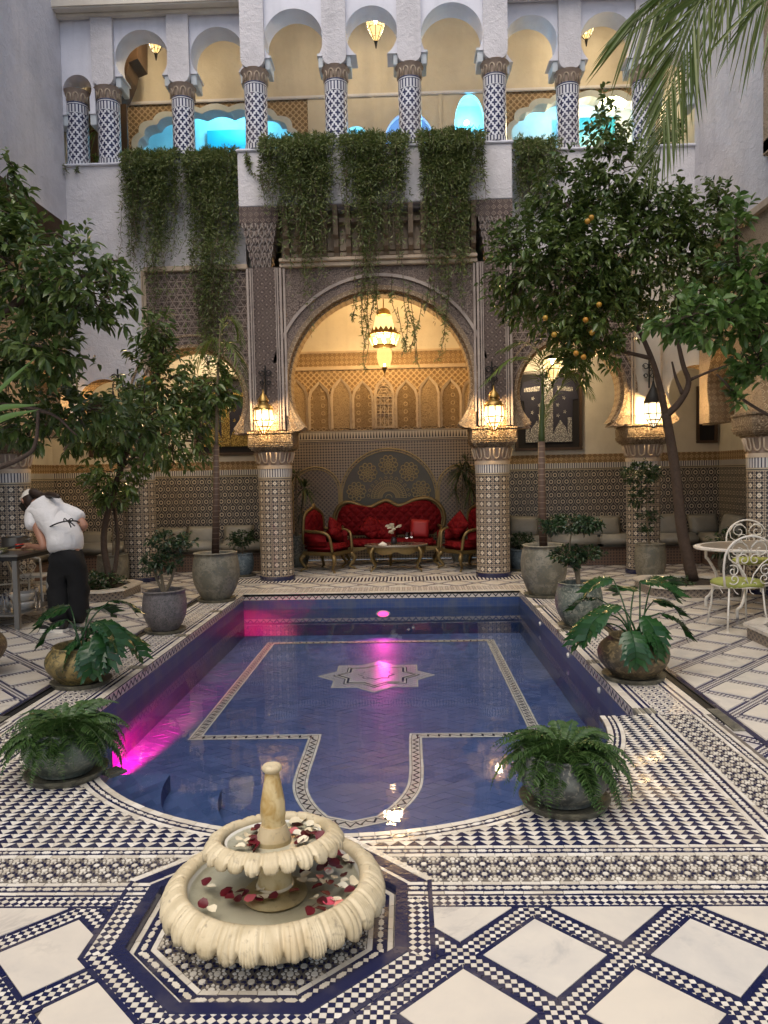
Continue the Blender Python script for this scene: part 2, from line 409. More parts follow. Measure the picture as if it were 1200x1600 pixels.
def pooltile(c):
    x, y, z = c.sep(c.wpos()); P = .11
    a = ((x+y*.7+z)*(1/P)).fl(); b = ((x-y*.7-z)*(1/P)).fl(); r = ((a*12.9898+b*78.233).sn()*43758.5).fr()
    n = c.noise(1.2, 3); col = c.mix(r, (.036, .072, .19), (.085, .13, .29)); col = c.mix(n.ss(.4, .7)*.5, col, (.03, .065, .17))
    return dict(color=col, rough=.6, h=c.noise(20, 2))
M_POOL = mat('blue_pool_tile', pooltile, bump=.1, bdist=.004)
M_POOLT = mat('blue_rhomb_tile', lambda c: dict(color=c.mix(c.island(), c.mix(c.noise(1.2, 3).ss(.4, .7), (.055, .090, .215), (.040, .072, .18)), (.082, .118, .262)), rough=.5, h=c.noise(25, 2)), bump=.2, bdist=.003)
def wall_blue(c):
    n = c.noise(6, 5); x, y, z = c.sep(c.wpos()); g = (z*(1/.055)).cen().abs().gt(.46).mx(((x+y)*(1/.055)).cen().abs().gt(.46))
    col = c.mix(n.ss(.35, .7), (.03, .06, .17), (.07, .09, .15)); return dict(color=c.mix(g*.4, col, (.12, .12, .14)), rough=.3, h=1.0-g)
M_WALLB = mat('blue_pool_wall', wall_blue, bump=.2, bdist=.003)
def water():
    M = bpy.data.materials.new('pool_water'); M.use_nodes = True; nt = M.node_tree; nt.nodes.clear(); c = Ctx(nt)
    out = nt.nodes.new('ShaderNodeOutputMaterial'); t = nt.nodes.new('ShaderNodeBsdfTransparent'); g = nt.nodes.new('ShaderNodeBsdfGlossy'); mx = nt.nodes.new('ShaderNodeMixShader')
    fr = nt.nodes.new('ShaderNodeFresnel'); fr.inputs['IOR'].default_value = 1.33; g.inputs['Roughness'].default_value = .012; t.inputs['Color'].default_value = (.90, .95, .99, 1)
    b = nt.nodes.new('ShaderNodeBump'); b.inputs['Strength'].default_value = .05; b.inputs['Distance'].default_value = .02
    h = c.noise(3.5, 2)*.6+c.noise(10, 2)*.3+c.noise(26, 2)*.1; nt.links.new(h.v, b.inputs['Height'])
    for s_ in (g, fr): nt.links.new(b.outputs[0], s_.inputs['Normal'])
    nt.links.new(fr.outputs[0], mx.inputs[0]); nt.links.new(t.outputs[0], mx.inputs[1]); nt.links.new(g.outputs[0], mx.inputs[2]); nt.links.new(mx.outputs[0], out.inputs[0]); return M
M_WATER = water()
def glass(name, tint=(1, 1, 1), rough=.02):
    M = bpy.data.materials.new(name); M.use_nodes = True; nt = M.node_tree; nt.nodes.clear()
    out = nt.nodes.new('ShaderNodeOutputMaterial'); t = nt.nodes.new('ShaderNodeBsdfTransparent'); g = nt.nodes.new('ShaderNodeBsdfGlossy'); mx = nt.nodes.new('ShaderNodeMixShader')
    lw = nt.nodes.new('ShaderNodeLayerWeight'); lw.inputs[0].default_value = .35; g.inputs['Roughness'].default_value = rough; t.inputs['Color'].default_value = (*tint, 1)
    nt.links.new(lw.outputs['Fresnel'], mx.inputs[0]); nt.links.new(t.outputs[0], mx.inputs[1]); nt.links.new(g.outputs[0], mx.inputs[2]); nt.links.new(mx.outputs[0], out.inputs[0]); return M
M_GLASS = glass('clear_glass')
M_LAMPG = mat('lit_lantern_glass', color=(.9, .85, .75), rough=.3, emit=(1, .80, .52), estr=9)
M_LAMPY = mat('amber_lantern_glass', color=(.9, .7, .35), rough=.3, emit=(1, .62, .22), estr=2.6)
M_BULB = mat('lamp_bulb', color=(1, 1, 1), emit=(1, .88, .66), estr=20)
M_BRASS = mat('aged_brass', lambda c: dict(color=c.mix(c.noise(20, 4), (.42, .27, .08), (.22, .14, .05)), rough=.38, metal=.9))
M_IRON = mat('black_iron', color=(.012, .011, .01), rough=.55, metal=.1)
M_WIRON = mat('white_painted_iron', lambda c: dict(color=c.mix(c.noise(40, 3).ss(.55, .75), (.72, .68, .60), (.5, .42, .33)), rough=.4))
M_GILT = mat('gilded_wood', lambda c: dict(color=c.mix(c.noise(30, 3), (.24, .165, .06), (.12, .08, .03)), rough=.42, metal=.55, h=c.noise(70, 3, dist=1)), bump=.6, bdist=.006)
def velvet(c):
    x, y, z = c.ob(); a = (x+y*.3+z).cen(.17).abs(); b = (x+y*.3-z).cen(.17).abs(); n = c.noise(9, 4); return dict(color=c.mix(n, (.17, .003, .005), (.095, .0015, .003)), rough=.75, h=1.0-a.mx(b).ss(.15, .5))
M_VELV = mat('red_velvet', velvet, bump=.55, bdist=.03, spec=.15)
M_VELV2 = mat('bright_red_cushion', lambda c: dict(color=c.mix(c.noise(12, 4), (.34, .010, .009), (.26, .007, .008)), rough=.6, h=c.noise(160, 2)), bump=.15, bdist=.002)
M_GREYF = mat('grey_satin', lambda c: dict(color=c.mix(c.noise(7, 5, dist=.8), (.33, .305, .25), (.22, .205, .17)), rough=.42, h=c.noise(9, 4, dist=1.2)), bump=.4, bdist=.02)
M_WOOD = mat('dark_wood', lambda c: dict(color=c.mix(c.noise(18, 5, dist=2), (.035, .02, .012), (.08, .045, .025)), rough=.45, h=c.noise(40, 3)), bump=.2, bdist=.004)
def potmat(a, b, d, sc=8):
    def fn(c):
        o = c.tc().outputs['Object']; n = c.noise(sc, 6, o, .62, 1.2); n2 = c.noise(sc*3.2, 5, o, .6, 1.5); n3 = c.noise(90, 2, o)
        col = c.mix(n.ss(.40, .60), a, b); col = c.mix(n2.ss(.50, .62)*.85, col, d); col = c.mix(c.noise(3.0, 4, o, .6, .8).ss(.5, .7)*.5, col, tuple(q*1.5 for q in b)); col = c.mix(n3.ss(.6, .75)*.4, col, tuple(q*.5 for q in a))
        return dict(color=col, h=n2*.6+n3*.4, rough=.55)
    return fn
M_P = dict(green=mat('green_grey_clay', potmat((.055, .07, .055), (.13, .15, .12), (.25, .25, .19)), bump=.5, bdist=.008),
           gold=mat('gilded_clay', potmat((.10, .075, .028), (.30, .22, .08), (.05, .055, .035), 6), bump=.4, bdist=.006, metal=.25),
           bronze=mat('bronze_clay', potmat((.085, .065, .035), (.13, .10, .055), (.30, .22, .11), 6), bump=.4, bdist=.006, metal=.2),
           purple=mat('mottled_grey_clay', potmat((.13, .115, .11), (.19, .16, .155), (.05, .055, .045), 16), bump=.6, bdist=.008),
           stone=mat('olive_grey_clay', potmat((.13, .12, .085), (.21, .19, .14), (.10, .10, .085)), bump=.5, bdist=.008),
           blue=mat('blue_grey_clay', potmat((.08, .11, .13), (.16, .20, .22), (.05, .07, .08)), bump=.4, bdist=.006),
           slate=mat('slate_clay', potmat((.05, .055, .05), (.12, .13, .115), (.24, .23, .18)), bump=.5, bdist=.008))
M_SAUC = mat('clay_saucer', potmat((.09, .085, .06), (.17, .16, .11), (.06, .05, .035), 9), bump=.5, bdist=.006)
M_SOIL = mat('dark_soil', lambda c: dict(color=c.mix(c.noise(60, 4), (.012, .009, .006), (.05, .035, .022)), h=c.noise(70, 4), rough=.95), bump=1, bdist=.03)
def leafm(name, a, b, rough=.35, tr=.25):
    M = mat(name, lambda c: dict(color=c.mix(c.island(), a, b), rough=rough), spec=.5)
    nt = M.node_tree; b_ = nt.nodes['Principled BSDF']; out = nt.nodes['Material Output']
    t = nt.nodes.new('ShaderNodeBsdfTranslucent'); mx = nt.nodes.new('ShaderNodeMixShader'); mx.inputs[0].default_value = tr
    nt.links.new(b_.inputs['Base Color'].links[0].from_socket, t.inputs[0])
    nt.links.new(b_.outputs[0], mx.inputs[1]); nt.links.new(t.outputs[0], mx.inputs[2]); nt.links.new(mx.outputs[0], out.inputs[0]); return M
M_LEAF = leafm('orange_tree_leaf', (.044, .086, .020), (.125, .170, .042), .3)
M_LEAF2 = leafm('light_citrus_leaf', (.06, .135, .025), (.13, .21, .05))
M_LEAFD = leafm('dark_shrub_leaf', (.014, .04, .014), (.04, .075, .025))
M_CREEP = leafm('creeper_leaf', (.070, .115, .028), (.185, .21, .065), .5)
M_CREEPD = mat('dry_creeper_stem', color=(.12, .085, .055), rough=.9)
M_FERN = leafm('fern_leaf', (.028, .072, .016), (.070, .125, .030), .45)
M_PHIL = leafm('philodendron_leaf', (.012, .05, .014), (.03, .09, .025), .25)
M_PALM = leafm('palm_leaflet', (.07, .12, .02), (.15, .19, .045), .4, .35)
M_PALMD = leafm('dracaena_leaf', (.03, .055, .015), (.07, .10, .03), .4)
def bark(a, b):
    return lambda c: dict(color=c.mix(c.noise(14, 5, dist=1), a, b), h=c.noise(40, 5, dist=1.5), rough=.85)
M_BARK = mat('dark_bark', bark((.035, .022, .015), (.10, .065, .045)), bump=.7, bdist=.02)
M_BARKR = mat('reddish_palm_stem', lambda c: dict(color=c.mix((c.ob()[2]*14).fr().lt(.15), c.mix(c.noise(9, 4), (.10, .055, .035), (.06, .035, .022)), (.17, .12, .08)), h=c.noise(30, 4), rough=.7), bump=.5, bdist=.01)
M_BARKG = mat('pale_stem', bark((.14, .11, .07), (.25, .19, .12)), bump=.5, bdist=.01)
M_ORANGE = mat('ripe_orange', lambda c: dict(color=c.mix(c.rand(), (.42, .17, .012), (.36, .24, .03)), h=c.noise(120, 2), rough=.45), bump=.2, bdist=.002)
# ---------------------------------------------------------------- floor, mosaics, pool
X0 = -.385; PHW = 1.865; PN, PFAR = 4.93, 10.22; AR = 1.61; CO = 2.335
OC = (-.532, 2.684); OAP = .505
OCT = [R(22.5+45*k) for k in range(8)]
def octo(ap, c=OC): r = ap/cos(pi/8); return [(c[0]+r*cos(a), c[1]+r*sin(a)) for a in OCT]
def clip(poly, a, b, c):            # keep a*x+b*y<=c
    out = []; n = len(poly)
    for i in range(n):
        p, q = poly[i], poly[(i+1) % n]; dp = a*p[0]+b*p[1]-c; dq = a*q[0]+b*q[1]-c
        if dp <= 0: out.append(p)
        if (dp < 0 < dq) or (dq < 0 < dp):
            t = dp/(dp-dq); out.append((p[0]+(q[0]-p[0])*t, p[1]+(q[1]-p[1])*t))
    return out
def area(p): return abs(sum(p[i][0]*p[(i+1) % len(p)][1]-p[(i+1) % len(p)][0]*p[i][1] for i in range(len(p))))/2 if len(p) > 2 else 0
def half(conv):
    hs = []; n = len(conv)
    for i in range(n):
        (x0, y0), (x1, y1) = conv[i], conv[(i+1) % n]; a, b = y1-y0, x0-x1; l = math.hypot(a, b); hs.append((a/l, b/l, (a*x0+b*y0)/l))
    return hs                         # CCW polygon: inside is a*x+b*y<=c
def inter(poly, hs):
    for a, b, c in hs:
        poly = clip(poly, a, b, c)
        if len(poly) < 3: return []
    return poly
def diff(poly, hs):
    out = []; rest = poly
    for a, b, c in hs:
        o = clip(rest, -a, -b, -c)
        if area(o) > 2e-6: out.append(o)
        rest = clip(rest, a, b, c)
        if len(rest) < 3: break
    return out
def rect(x0, x1, y0, y1): return [(x0, y0), (x1, y0), (x1, y1), (x0, y1)]
floor = thing('floor', None, None, kind='structure')
TL = MB()                             # all small glazed tiles past the nearest few hundred
TOBJ = []                             # candidates for single tiles: (distance, polygon, colour, top)
def put_tile(mb, poly, col, z=0.0, gap=.0009, dep=.005, jit=.0012):
    if area(poly) < 1.2e-5: return
    cx = sum(p[0] for p in poly)/len(poly); cy = sum(p[1] for p in poly)/len(poly); n = len(poly)
    s = 1-gap/max(.004, math.sqrt(area(poly))/1.6); a, b = random.gauss(0, .012), random.gauss(0, .012); dz = random.uniform(-jit, 0)
    top = [(cx+(x-cx)*s, cy+(y-cy)*s, z+dz+a*(x-cx)+b*(y-cy)) for x, y in poly]
    low = [(cx+(x-cx)*(s*.5+.5), cy+(y-cy)*(s*.5+.5), z-dep) for x, y in poly]
    mb.add(top+low, [tuple(range(n))]+[(i, n+i, n+(i+1) % n, (i+1) % n) for i in range(n)], col)
OH = half(octo(OAP)); OHC = half(octo(OAP+.095)); OHW = half(octo(OAP+.105))
def seen(x, y, mg=40):
    d = Vector((x, y, -EYE)); z = d.dot(CF)
    if z < .1: return False
    return -mg < 600+FPX*d.dot(CR)/z < 1200+mg and 800-FPX*d.dot(CU)/z < 1600+mg
def emit_tiles(polys, hs_in=None, hs_out=None, z=0.0, single=False):
    for poly, col in polys:
        ps = [inter(poly, hs_in)] if hs_in else [poly]
        full = hs_in is None or abs(area(ps[0])-area(poly)) < 1e-7
        if hs_out: ps2 = sum([diff(p, hs_out) for p in ps if len(p) > 2], []); full = full and abs(sum(map(area, ps2))-area(poly)) < 1e-7; ps = ps2
        cx = sum(p[0] for p in poly)/len(poly); cy = sum(p[1] for p in poly)/len(poly)
        if not seen(cx, cy, 520): continue
        if single and full and seen(cx, cy, 0): TOBJ.append((math.hypot(cx-X0*.3, cy), poly, col, z)); continue
        for p in ps:
            if len(p) > 2: put_tile(TL, p, col, z)
def sq_checks(x0, x1, y0, y1, s=LS):
    for i in range(math.floor(x0/s), math.ceil(x1/s)):
        for j in range(math.floor(y0/s), math.ceil(y1/s)): yield rect(i*s, (i+1)*s, j*s, (j+1)*s), (i+j) & 1
def diag_checks(x0, x1, y0, y1, d=.0315, oy=0):
    i = 0
    for j in range(-1, int((y1-y0)/(d/2))+2):
        for i in range(int((x1-x0)/d)+2):
            cx = x0+i*d+(d/2 if j & 1 else 0); cy = y0+j*d/2+oy
            yield [(cx-d/2, cy), (cx, cy-d/2), (cx+d/2, cy), (cx, cy+d/2)], j & 1
def strip(x0, x1, y0, y1, col, L=.075, ax='x'):
    n = max(1, round(((x1-x0) if ax == 'x' else (y1-y0))/L))
    for k in range(n):
        if ax == 'x': yield rect(x0+(x1-x0)*k/n, x0+(x1-x0)*(k+1)/n, y0, y1), col
        else: yield rect(x0, x1, y0+(y1-y0)*k/n, y0+(y1-y0)*(k+1)/n), col
def seg_strip(p, q, w0, w1, col, L=.075):   # band beside segment p->q, offsets w0..w1 to its left
    p, q = Vector(p), Vector(q); t = (q-p); l = t.length; t /= l; nrm = Vector((-t.y, t.x)); n = max(1, round(l/L))
    for k in range(n):
        a, b = p+t*l*k/n, p+t*l*(k+1)/n; yield [tuple(a+nrm*w0), tuple(b+nrm*w0), tuple(b+nrm*w1), tuple(a+nrm*w1)], col
def lozenges(p, q, w):                      # white lozenges on a navy strip beside p->q
    p, q = Vector(p), Vector(q); t = (q-p); l = t.length; t /= l; nr = Vector((-t.y, t.x)); n = max(1, round(l/.072)); P = l/n; c = nr*(w/2)
    for k in range(n):
        o = p+t*P*(k+.5)+c; a, b = P*.33, w*.26
        yield [tuple(o+t*x+nr*y) for x, y in ((-a, 0), (-a*.5, -b), (-a*.2, -b*.8), (0, -b*1.1), (a*.2, -b*.8), (a*.5, -b), (a, 0), (a*.5, b), (a*.2, b*.8), (0, b*1.1), (-a*.2, b*.8), (-a*.5, b))], 0
        o = p+t*P*(k+1)+c; a = w*.3; yield [tuple(o+t*x+nr*y) for x, y in ((-a, 0), (0, -a), (a, 0), (0, a))], 0
def navy_bed(p, q, w, L=.09): return seg_strip(p, q, 0, w, 1, L)
def stars(x0, x1, y0, y1, P=.08, big=1.0):  # white rosettes and navy rosettes on a centred square net
    nx, ny = round((x1-x0)/P), (y1-y0)/P
    for i in range(nx+1):
        for j in range(int(ny*2)+2):
            b = j & 1; cx = x0+(i+(.5 if b else 0))*P; cy = y0+j*P/2; s = P/.08
            yield [(cx+.0125*s*cos(R(22.5+45*k)), cy+.0125*s*sin(R(22.5+45*k))) for k in range(8)], 0
            for k in range(8):
                a = R(45*k); r0, r1, rm = (.0155*s, .031*s, .024*s) if not b else (.0145*s, .028*s if k & 1 else .036*s, .021*s); wd = R(17)
                yield [(cx+r0*cos(a), cy+r0*sin(a)), (cx+rm*cos(a-wd), cy+rm*sin(a-wd)), (cx+r1*cos(a), cy+r1*sin(a)), (cx+rm*cos(a+wd), cy+rm*sin(a+wd))], b
# front bands (they run across the courtyard) and side bands (along the pool)
XA, XB = -3.2, 3.2; FR = rect(XA, XB, 0, 9)
emit_tiles(strip(XA, XB, 2.736, 2.750, 1), None, OHC, .0008)
emit_tiles(diag_checks(XA, XB, 2.750, 2.813), half(rect(XA, XB, 2.750, 2.813)), OH)
emit_tiles(strip(XA, XB, 2.813, 2.826, 1), None, OH)
emit_tiles(strip(XA, XB, 2.826, 2.845, 0), None, OH)
emit_tiles(navy_bed((XA, 2.846), (XB, 2.846), .046), None, OH, -.001); emit_tiles(lozenges((XA, 2.848), (XB, 2.848), .042), None, OH, .0012)
emit_tiles(strip(XA, XB, 2.893, 2.913, 0), None, OH)
emit_tiles(stars(XA, XB, 2.933, 3.113), half(rect(XA, XB, 2.914, 3.112)), OHW)
emit_tiles(strip(XA, XB, 3.113, 3.136, 0), None, OHW)
emit_tiles(navy_bed((XA, 3.137), (XB, 3.137), .043), None, OHW, -.001); emit_tiles(lozenges((XA, 3.138), (XB, 3.138), .040), None, OHW, .0012)
emit_tiles(strip(XA, XB, 3.181, 3.202, 0), None, OHW)
for sg in (-1, 1):
    def bx(a, b): return (X0+sg*a, X0+sg*b) if sg > 0 else (X0+sg*b, X0+sg*a)
    Y1 = PN+.02
    for a, b, col in ((1.90, 1.925, 0), (1.985, 2.005, 0), (2.205, 2.228, 0), (2.275, 2.30, 0)): emit_tiles(strip(*bx(a, b), 3.203, Y1, col, ax='y'))
    for a in (1.926, 2.229):
        p, q = ((X0+sg*a, 3.203), (X0+sg*a, Y1)); p, q = (q, p) if sg > 0 else (p, q)
        emit_tiles(navy_bed(p, q, .056 if a < 2 else .044), None, None, -.001); emit_tiles(lozenges(p, q, .052 if a < 2 else .042), None, None, .0012)
    x0, x1 = bx(2.006, 2.204); emit_tiles(stars(x0, x1, 3.21, Y1), half(rect(x0, x1, 3.203, Y1)))
# apse border rings and the triangle field
arc = lambda r, k, n=72: (X0+r*cos(pi+pi*k/n), PN+r*sin(pi+pi*k/n))
def ring_tiles(r0, r1, col, n=72): return [([arc(r0, k, n), arc(r1, k, n), arc(r1, k+1, n), arc(r0, k+1, n)][::-1], col) for k in range(n)]
emit_tiles(ring_tiles(AR+.002, AR+.035, 0)); emit_tiles(ring_tiles(AR+.036, AR+.077, 1), None, None, -.001); emit_tiles(ring_tiles(AR+.078, AR+.102, 0))
def ring_loz():
    for k in range(72):
        for w, l in ((.010, .42), (.009, .12)):
            o = .5 if l > .2 else 0.; yield [(X0+(AR+.056+dr)*cos(a), PN+(AR+.056+dr)*sin(a)) for dr, a in [(dr, pi+pi*(k+o+dk)/72) for dk, dr in ((-l, 0), (-l*.3, w), (l*.3, w), (l, 0), (l*.3, -w), (-l*.3, -w))]], 0
emit_tiles(ring_loz(), None, None, .0012)
AH = half([arc(AR+.104, k, 40) for k in range(41)])
def triangles():
    bw, bh = .0705, .0425
    for j in range(int((PN-3.203)/bh)+1):
        y = 3.204+j*bh
        for i in range(-30, 31):
            x = X0+i*bw+(j % 2)*0; yield [(x, y), (x+bw, y), (x+bw/2, y+bh)], 1
            yield [(x+bw, y), (x+bw*1.5, y+bh), (x+bw/2, y+bh)], 0
emit_tiles(triangles(), half(rect(X0-1.899, X0+1.899, 3.203, PN-.001)), AH)
# octagon: dark curb, sunken star field, checker collar
ov = octo(OAP)
for k in range(8):
    p, q = ov[k], ov[(k+1) % 8]; up = (p[1]+q[1])/2 > OC[1]+.25 and k in (0, 1, 2, 3)
    def o2(ap): v = octo(ap); return v[k], v[(k+1) % 8]
    def rng(a0, a1, col, L=.075, z=0.):
        (p0, q0), (p1, q1) = o2(a0), o2(a1); n = max(1, round(math.dist(p0, q0)/L)); f = lambda A, B, t: (A[0]+(B[0]-A[0])*t, A[1]+(B[1]-A[1])*t)
        emit_tiles([([f(p0, q0, i/n), f(p1, q1, i/n), f(p1, q1, (i+1)/n), f(p0, q0, (i+1)/n)], col) for i in range(n)], None, None, z)
    if up and k in (0, 1, 2):
        rng(OAP+.001, OAP+.022, 0); rng(OAP+.023, OAP+.075, 1, .09, -.001); a, b = o2(OAP+.049); 
        emit_tiles(lozenges(b, a, .001) if 0 else [([(x+0, y) for x, y in pl], c_) for pl, c_ in lozenges(*o2(OAP+.049+.021)[::-1], .042)], None, None, .0012); rng(OAP+.076, OAP+.105, 0)
    else:
        rng(OAP+.077, OAP+.095, 1, .07, .0012)
cutY = half(rect(-4, 4, 0, 2.75))
quad = [half([octo(OAP)[k], octo(OAP+.077)[k], octo(OAP+.077)[(k+1) % 8], octo(OAP)[(k+1) % 8]]) for k in range(8)]
for k in (3, 4, 5, 6, 7):
    ax = k in (3, 5, 7); hs = quad[k]; hs2 = hs if k in (4, 5, 6) else hs+half(rect(-4, 4, 0, 2.813))
    # each collar side has its checks turned 45 degrees to the side
    g = diag_checks(-1.3, .3, 1.9, 3.0) if k % 2 else sq_checks(-1.3, .3, 1.9, 3.0, .0223)
    emit_tiles(g, hs2, None, 0, single=True)
# marble lattice with navy borders and checks
hm, hn = .1445, .1635
def dia(cx, cy, h): d = h*1.41421; return [(cx-d, cy), (cx, cy-d), (cx+d, cy), (cx, cy+d)]
slab_full = MB().prism(dia(0, 0, hm-.001), -.006, 0, 'z')
bmx = bmesh.new(); me_ = slab_full.mesh('slab', [M_MARB]); bmx.from_mesh(me_); bmesh.ops.dissolve_limit(bmx, angle_limit=.01, verts=bmx.verts, edges=bmx.edges); bmesh.ops.bevel(bmx, geom=[e for e in bmx.edges if all(v.co.z > -.001 for v in e.verts)], offset=.0015, segments=1, affect='EDGES'); bmx.to_mesh(me_); bmx.free(); SLAB = me_
FRONT = half(rect(-4, 4, -1, 2.735)); PLANT = []
def lattice(x0, x1, y0, y1):
    for i in range(math.floor((x0-LX)/(LP/2))-1, math.ceil((x1-LX)/(LP/2))+2):
        for j in range(math.floor((y0-LY)/(LP/2))-1, math.ceil((y1-LY)/(LP/2))+2):
            if (i+j) & 1 == 0: yield LX+i*LP/2, LY+j*LP/2
nslab = 0
def slab(cx, cy, hs_in, hs_out=None, border=True, z=.002):
    global nslab
    if not (seen(cx, cy, 230)): return
    p0 = dia(cx, cy, hm-.001); p = inter(p0, hs_in); ps = diff(p, hs_out) if (hs_out and len(p) > 2) else [p]
    ps = [q for q in ps if area(q) > 8e-4]
    if not ps: return
    if abs(sum(map(area, ps))-area(p0)) < 1e-6: inst('marble_slab', SLAB, floor, (cx, cy, z), (0, 0, 0))
    else:
        mb = MB()
        for q in ps: mb.prism([(x-cx, y-cy) for x, y in q], -.006, 0, 'z')
        mb.build('marble_slab', [M_MARB], floor, loc=(cx, cy, z))
    nslab += 1
for cx, cy in lattice(-2.6, 2.6, 1.5, 3.0):
    slab(cx, cy, FRONT, OHC)
    for k in range(4):
        A, B = dia(cx, cy, hn), dia(cx, cy, hm); emit_tiles([([(A[k][0]+(A[(k+1) % 4][0]-A[k][0])*t, A[k][1]+(A[(k+1) % 4][1]-A[k][1])*t) for t in (i/4, (i+1)/4)]+[(B[k][0]+(B[(k+1) % 4][0]-B[k][0])*t, B[k][1]+(B[(k+1) % 4][1]-B[k][1])*t) for t in ((i+1)/4, i/4)], 1) for i in range(4)], FRONT, OHC, .0012)
def in_navy(x, y):
    u, v = x-LX, y-LY; q = LP/1.41421; a = abs(((u+v)*.70711/q+.5) % 1-.5); b = abs(((u-v)*.70711/q+.5) % 1-.5); return max(a, b)*q < hn-.006
emit_tiles([(p, c_) for p, c_ in sq_checks(-2.4, 2.4, 1.75, 2.74) if not in_navy(p[0][0]+LS/2, p[0][1]+LS/2)], half(rect(-4, 4, 0, 2.736)), OHC, 0, single=True)
for sx, xa, xb, ya, yb in ((1, X0+2.46, 6.2, 3.2, 11.6), (-1, -6.2, X0-2.46, 3.2, 11.6), (0, X0-2.46, X0+2.46, 10.75, 11.28), (0, -2.0, 1.3, 11.75, 13.2)):
    for cx, cy in lattice(xa, xb, ya, yb): slab(cx, cy, half(rect(xa, xb, ya, yb)))
# the nearest full tiles are objects, the rest one mass
TOBJ.sort(key=lambda t: t[0]); meshes = {}
for k, (d, poly, col, z) in enumerate(TOBJ):
    if k >= 300: put_tile(TL, poly, col, z); continue
    cx = sum(p[0] for p in poly)/4; cy = sum(p[1] for p in poly)/4; key = (col, round(poly[0][0]-cx, 4), round(poly[0][1]-cy, 4))
    if key not in meshes:
        mb = MB(); put_tile(mb, [(x-cx, y-cy) for x, y in poly], 0, 0, jit=0); meshes[key] = mb.mesh('tile', [(M_TW, M_TN)[col]], uv=False)
    inst('tile', meshes[key], floor, (cx, cy, z), (random.gauss(0, .012), random.gauss(0, .012), 0))
o = TL.build('small_tiles', [M_TW, M_TN], floor, uv=False, recalc=False); o['kind'] = 'stuff'
# beds under the tiles
mb = MB(); out = [(X0-2.62, -6), (X0+2.62, -6), (X0+2.62, PN), (X0+AR, PN)]+[arc(AR, k, 48) for k in range(47, 0, -1)]+[(X0-AR, PN), (X0-2.62, PN)]
op = octo(OAP-.04)
left_out = [p for p in out]
mb.prism([(X0-2.33, 1.2), (X0+2.33, 1.2), (X0+2.33, PN), (X0+AR, PN)]+[arc(AR, k, 48) for k in range(47, 0, -1)]+[(X0-AR, PN), (X0-2.33, PN)], -.03, -.0045, 'z')
bed = mb.build('grout_bed', [M_GR], floor)
cut = MB().prism(octo(OAP-.045), -.2, .2, 'z').build('cut', [M_GR]); md = bed.modifiers.new('b', 'BOOLEAN'); md.object = cut; md.solver = 'EXACT'
dg = bpy.context.evaluated_depsgraph_get(); nm = bpy.data.meshes.new_from_object(bed.evaluated_get(dg)); bed.modifiers.clear(); bed.data = nm; bpy.data.objects.remove(cut)
mb = MB()
for (xa, xb, ya, yb) in ((X0-12, X0-2.33, -6, 18), (X0+2.33, X0+12, -6, 18), (X0-2.33, X0+2.33, -6, 1.2), (X0-2.33, X0+2.33, 11.75, 18)): mb.add([(xa, ya, -.0045), (xb, ya, -.0045), (xb, yb, -.0045), (xa, yb, -.0045)], [(0, 1, 2, 3)])
mb.build('checker_field', [M_FARF], floor)
# octagon basin: curb, sunken field
mb = MB(); A, B, Cc = octo(OAP), octo(OAP-.045), octo(OAP-.05)
n = 8; mb.add([(x, y, .004) for x, y in A]+[(x, y, .004) for x, y in B]+[(x, y, -.03) for x, y in Cc], [(k, (k+1) % 8, 8+(k+1) % 8, 8+k) for k in range(8)]+[(8+k, 8+(k+1) % 8, 16+(k+1) % 8, 16+k) for k in range(8)])
mb.add([(x, y, .004) for x, y in A]+[(x, y, -.01) for x, y in octo(OAP+.002)], [(k, 8+k, 8+(k+1) % 8, (k+1) % 8) for k in range(8)])
mb.build('octagon_curb', [M_TN], floor, recalc=False)
MB().prism(octo(OAP-.05), -.06, -.0305, 'z').build('sunken_bed', [M_GR], floor)
TL2 = MB(); sv = TL; TL = TL2; zf = -.026
for k in range(8):
    def rng2(a0, a1, col, L=.07, z=zf):
        (p0, q0), (p1, q1) = (octo(a0)[k], octo(a0)[(k+1) % 8]), (octo(a1)[k], octo(a1)[(k+1) % 8]); n = max(1, round(math.dist(p1, q1)/L)); f = lambda A, B, t: (A[0]+(B[0]-A[0])*t, A[1]+(B[1]-A[1])*t)
        emit_tiles([([f(p0, q0, i/n), f(p1, q1, i/n), f(p1, q1, (i+1)/n), f(p0, q0, (i+1)/n)], col) for i in range(n)], None, None, z)
    rng2(OAP-.07, OAP-.051, 0); rng2(OAP-.121, OAP-.071, 1); rng2(OAP-.141, OAP-.122, 0)
    emit_tiles(lozenges(octo(OAP-.076)[(k+1) % 8], octo(OAP-.076)[k], .04) if 0 else lozenges(octo(OAP-.116)[k][:2], octo(OAP-.116)[(k+1) % 8], .04) if 0 else lozenges(octo(OAP-.076)[k], octo(OAP-.076)[(k+1) % 8], .04), None, None, zf+.002)
emit_tiles(stars(OC[0]-.36, OC[0]+.36, OC[1]-.36, OC[1]+.36, .08), half(octo(OAP-.143)), None, zf)
o = TL2.build('sunken_tiles', [M_TW, M_TN], floor, uv=False, recalc=False); o['kind'] = 'stuff'; TL = sv
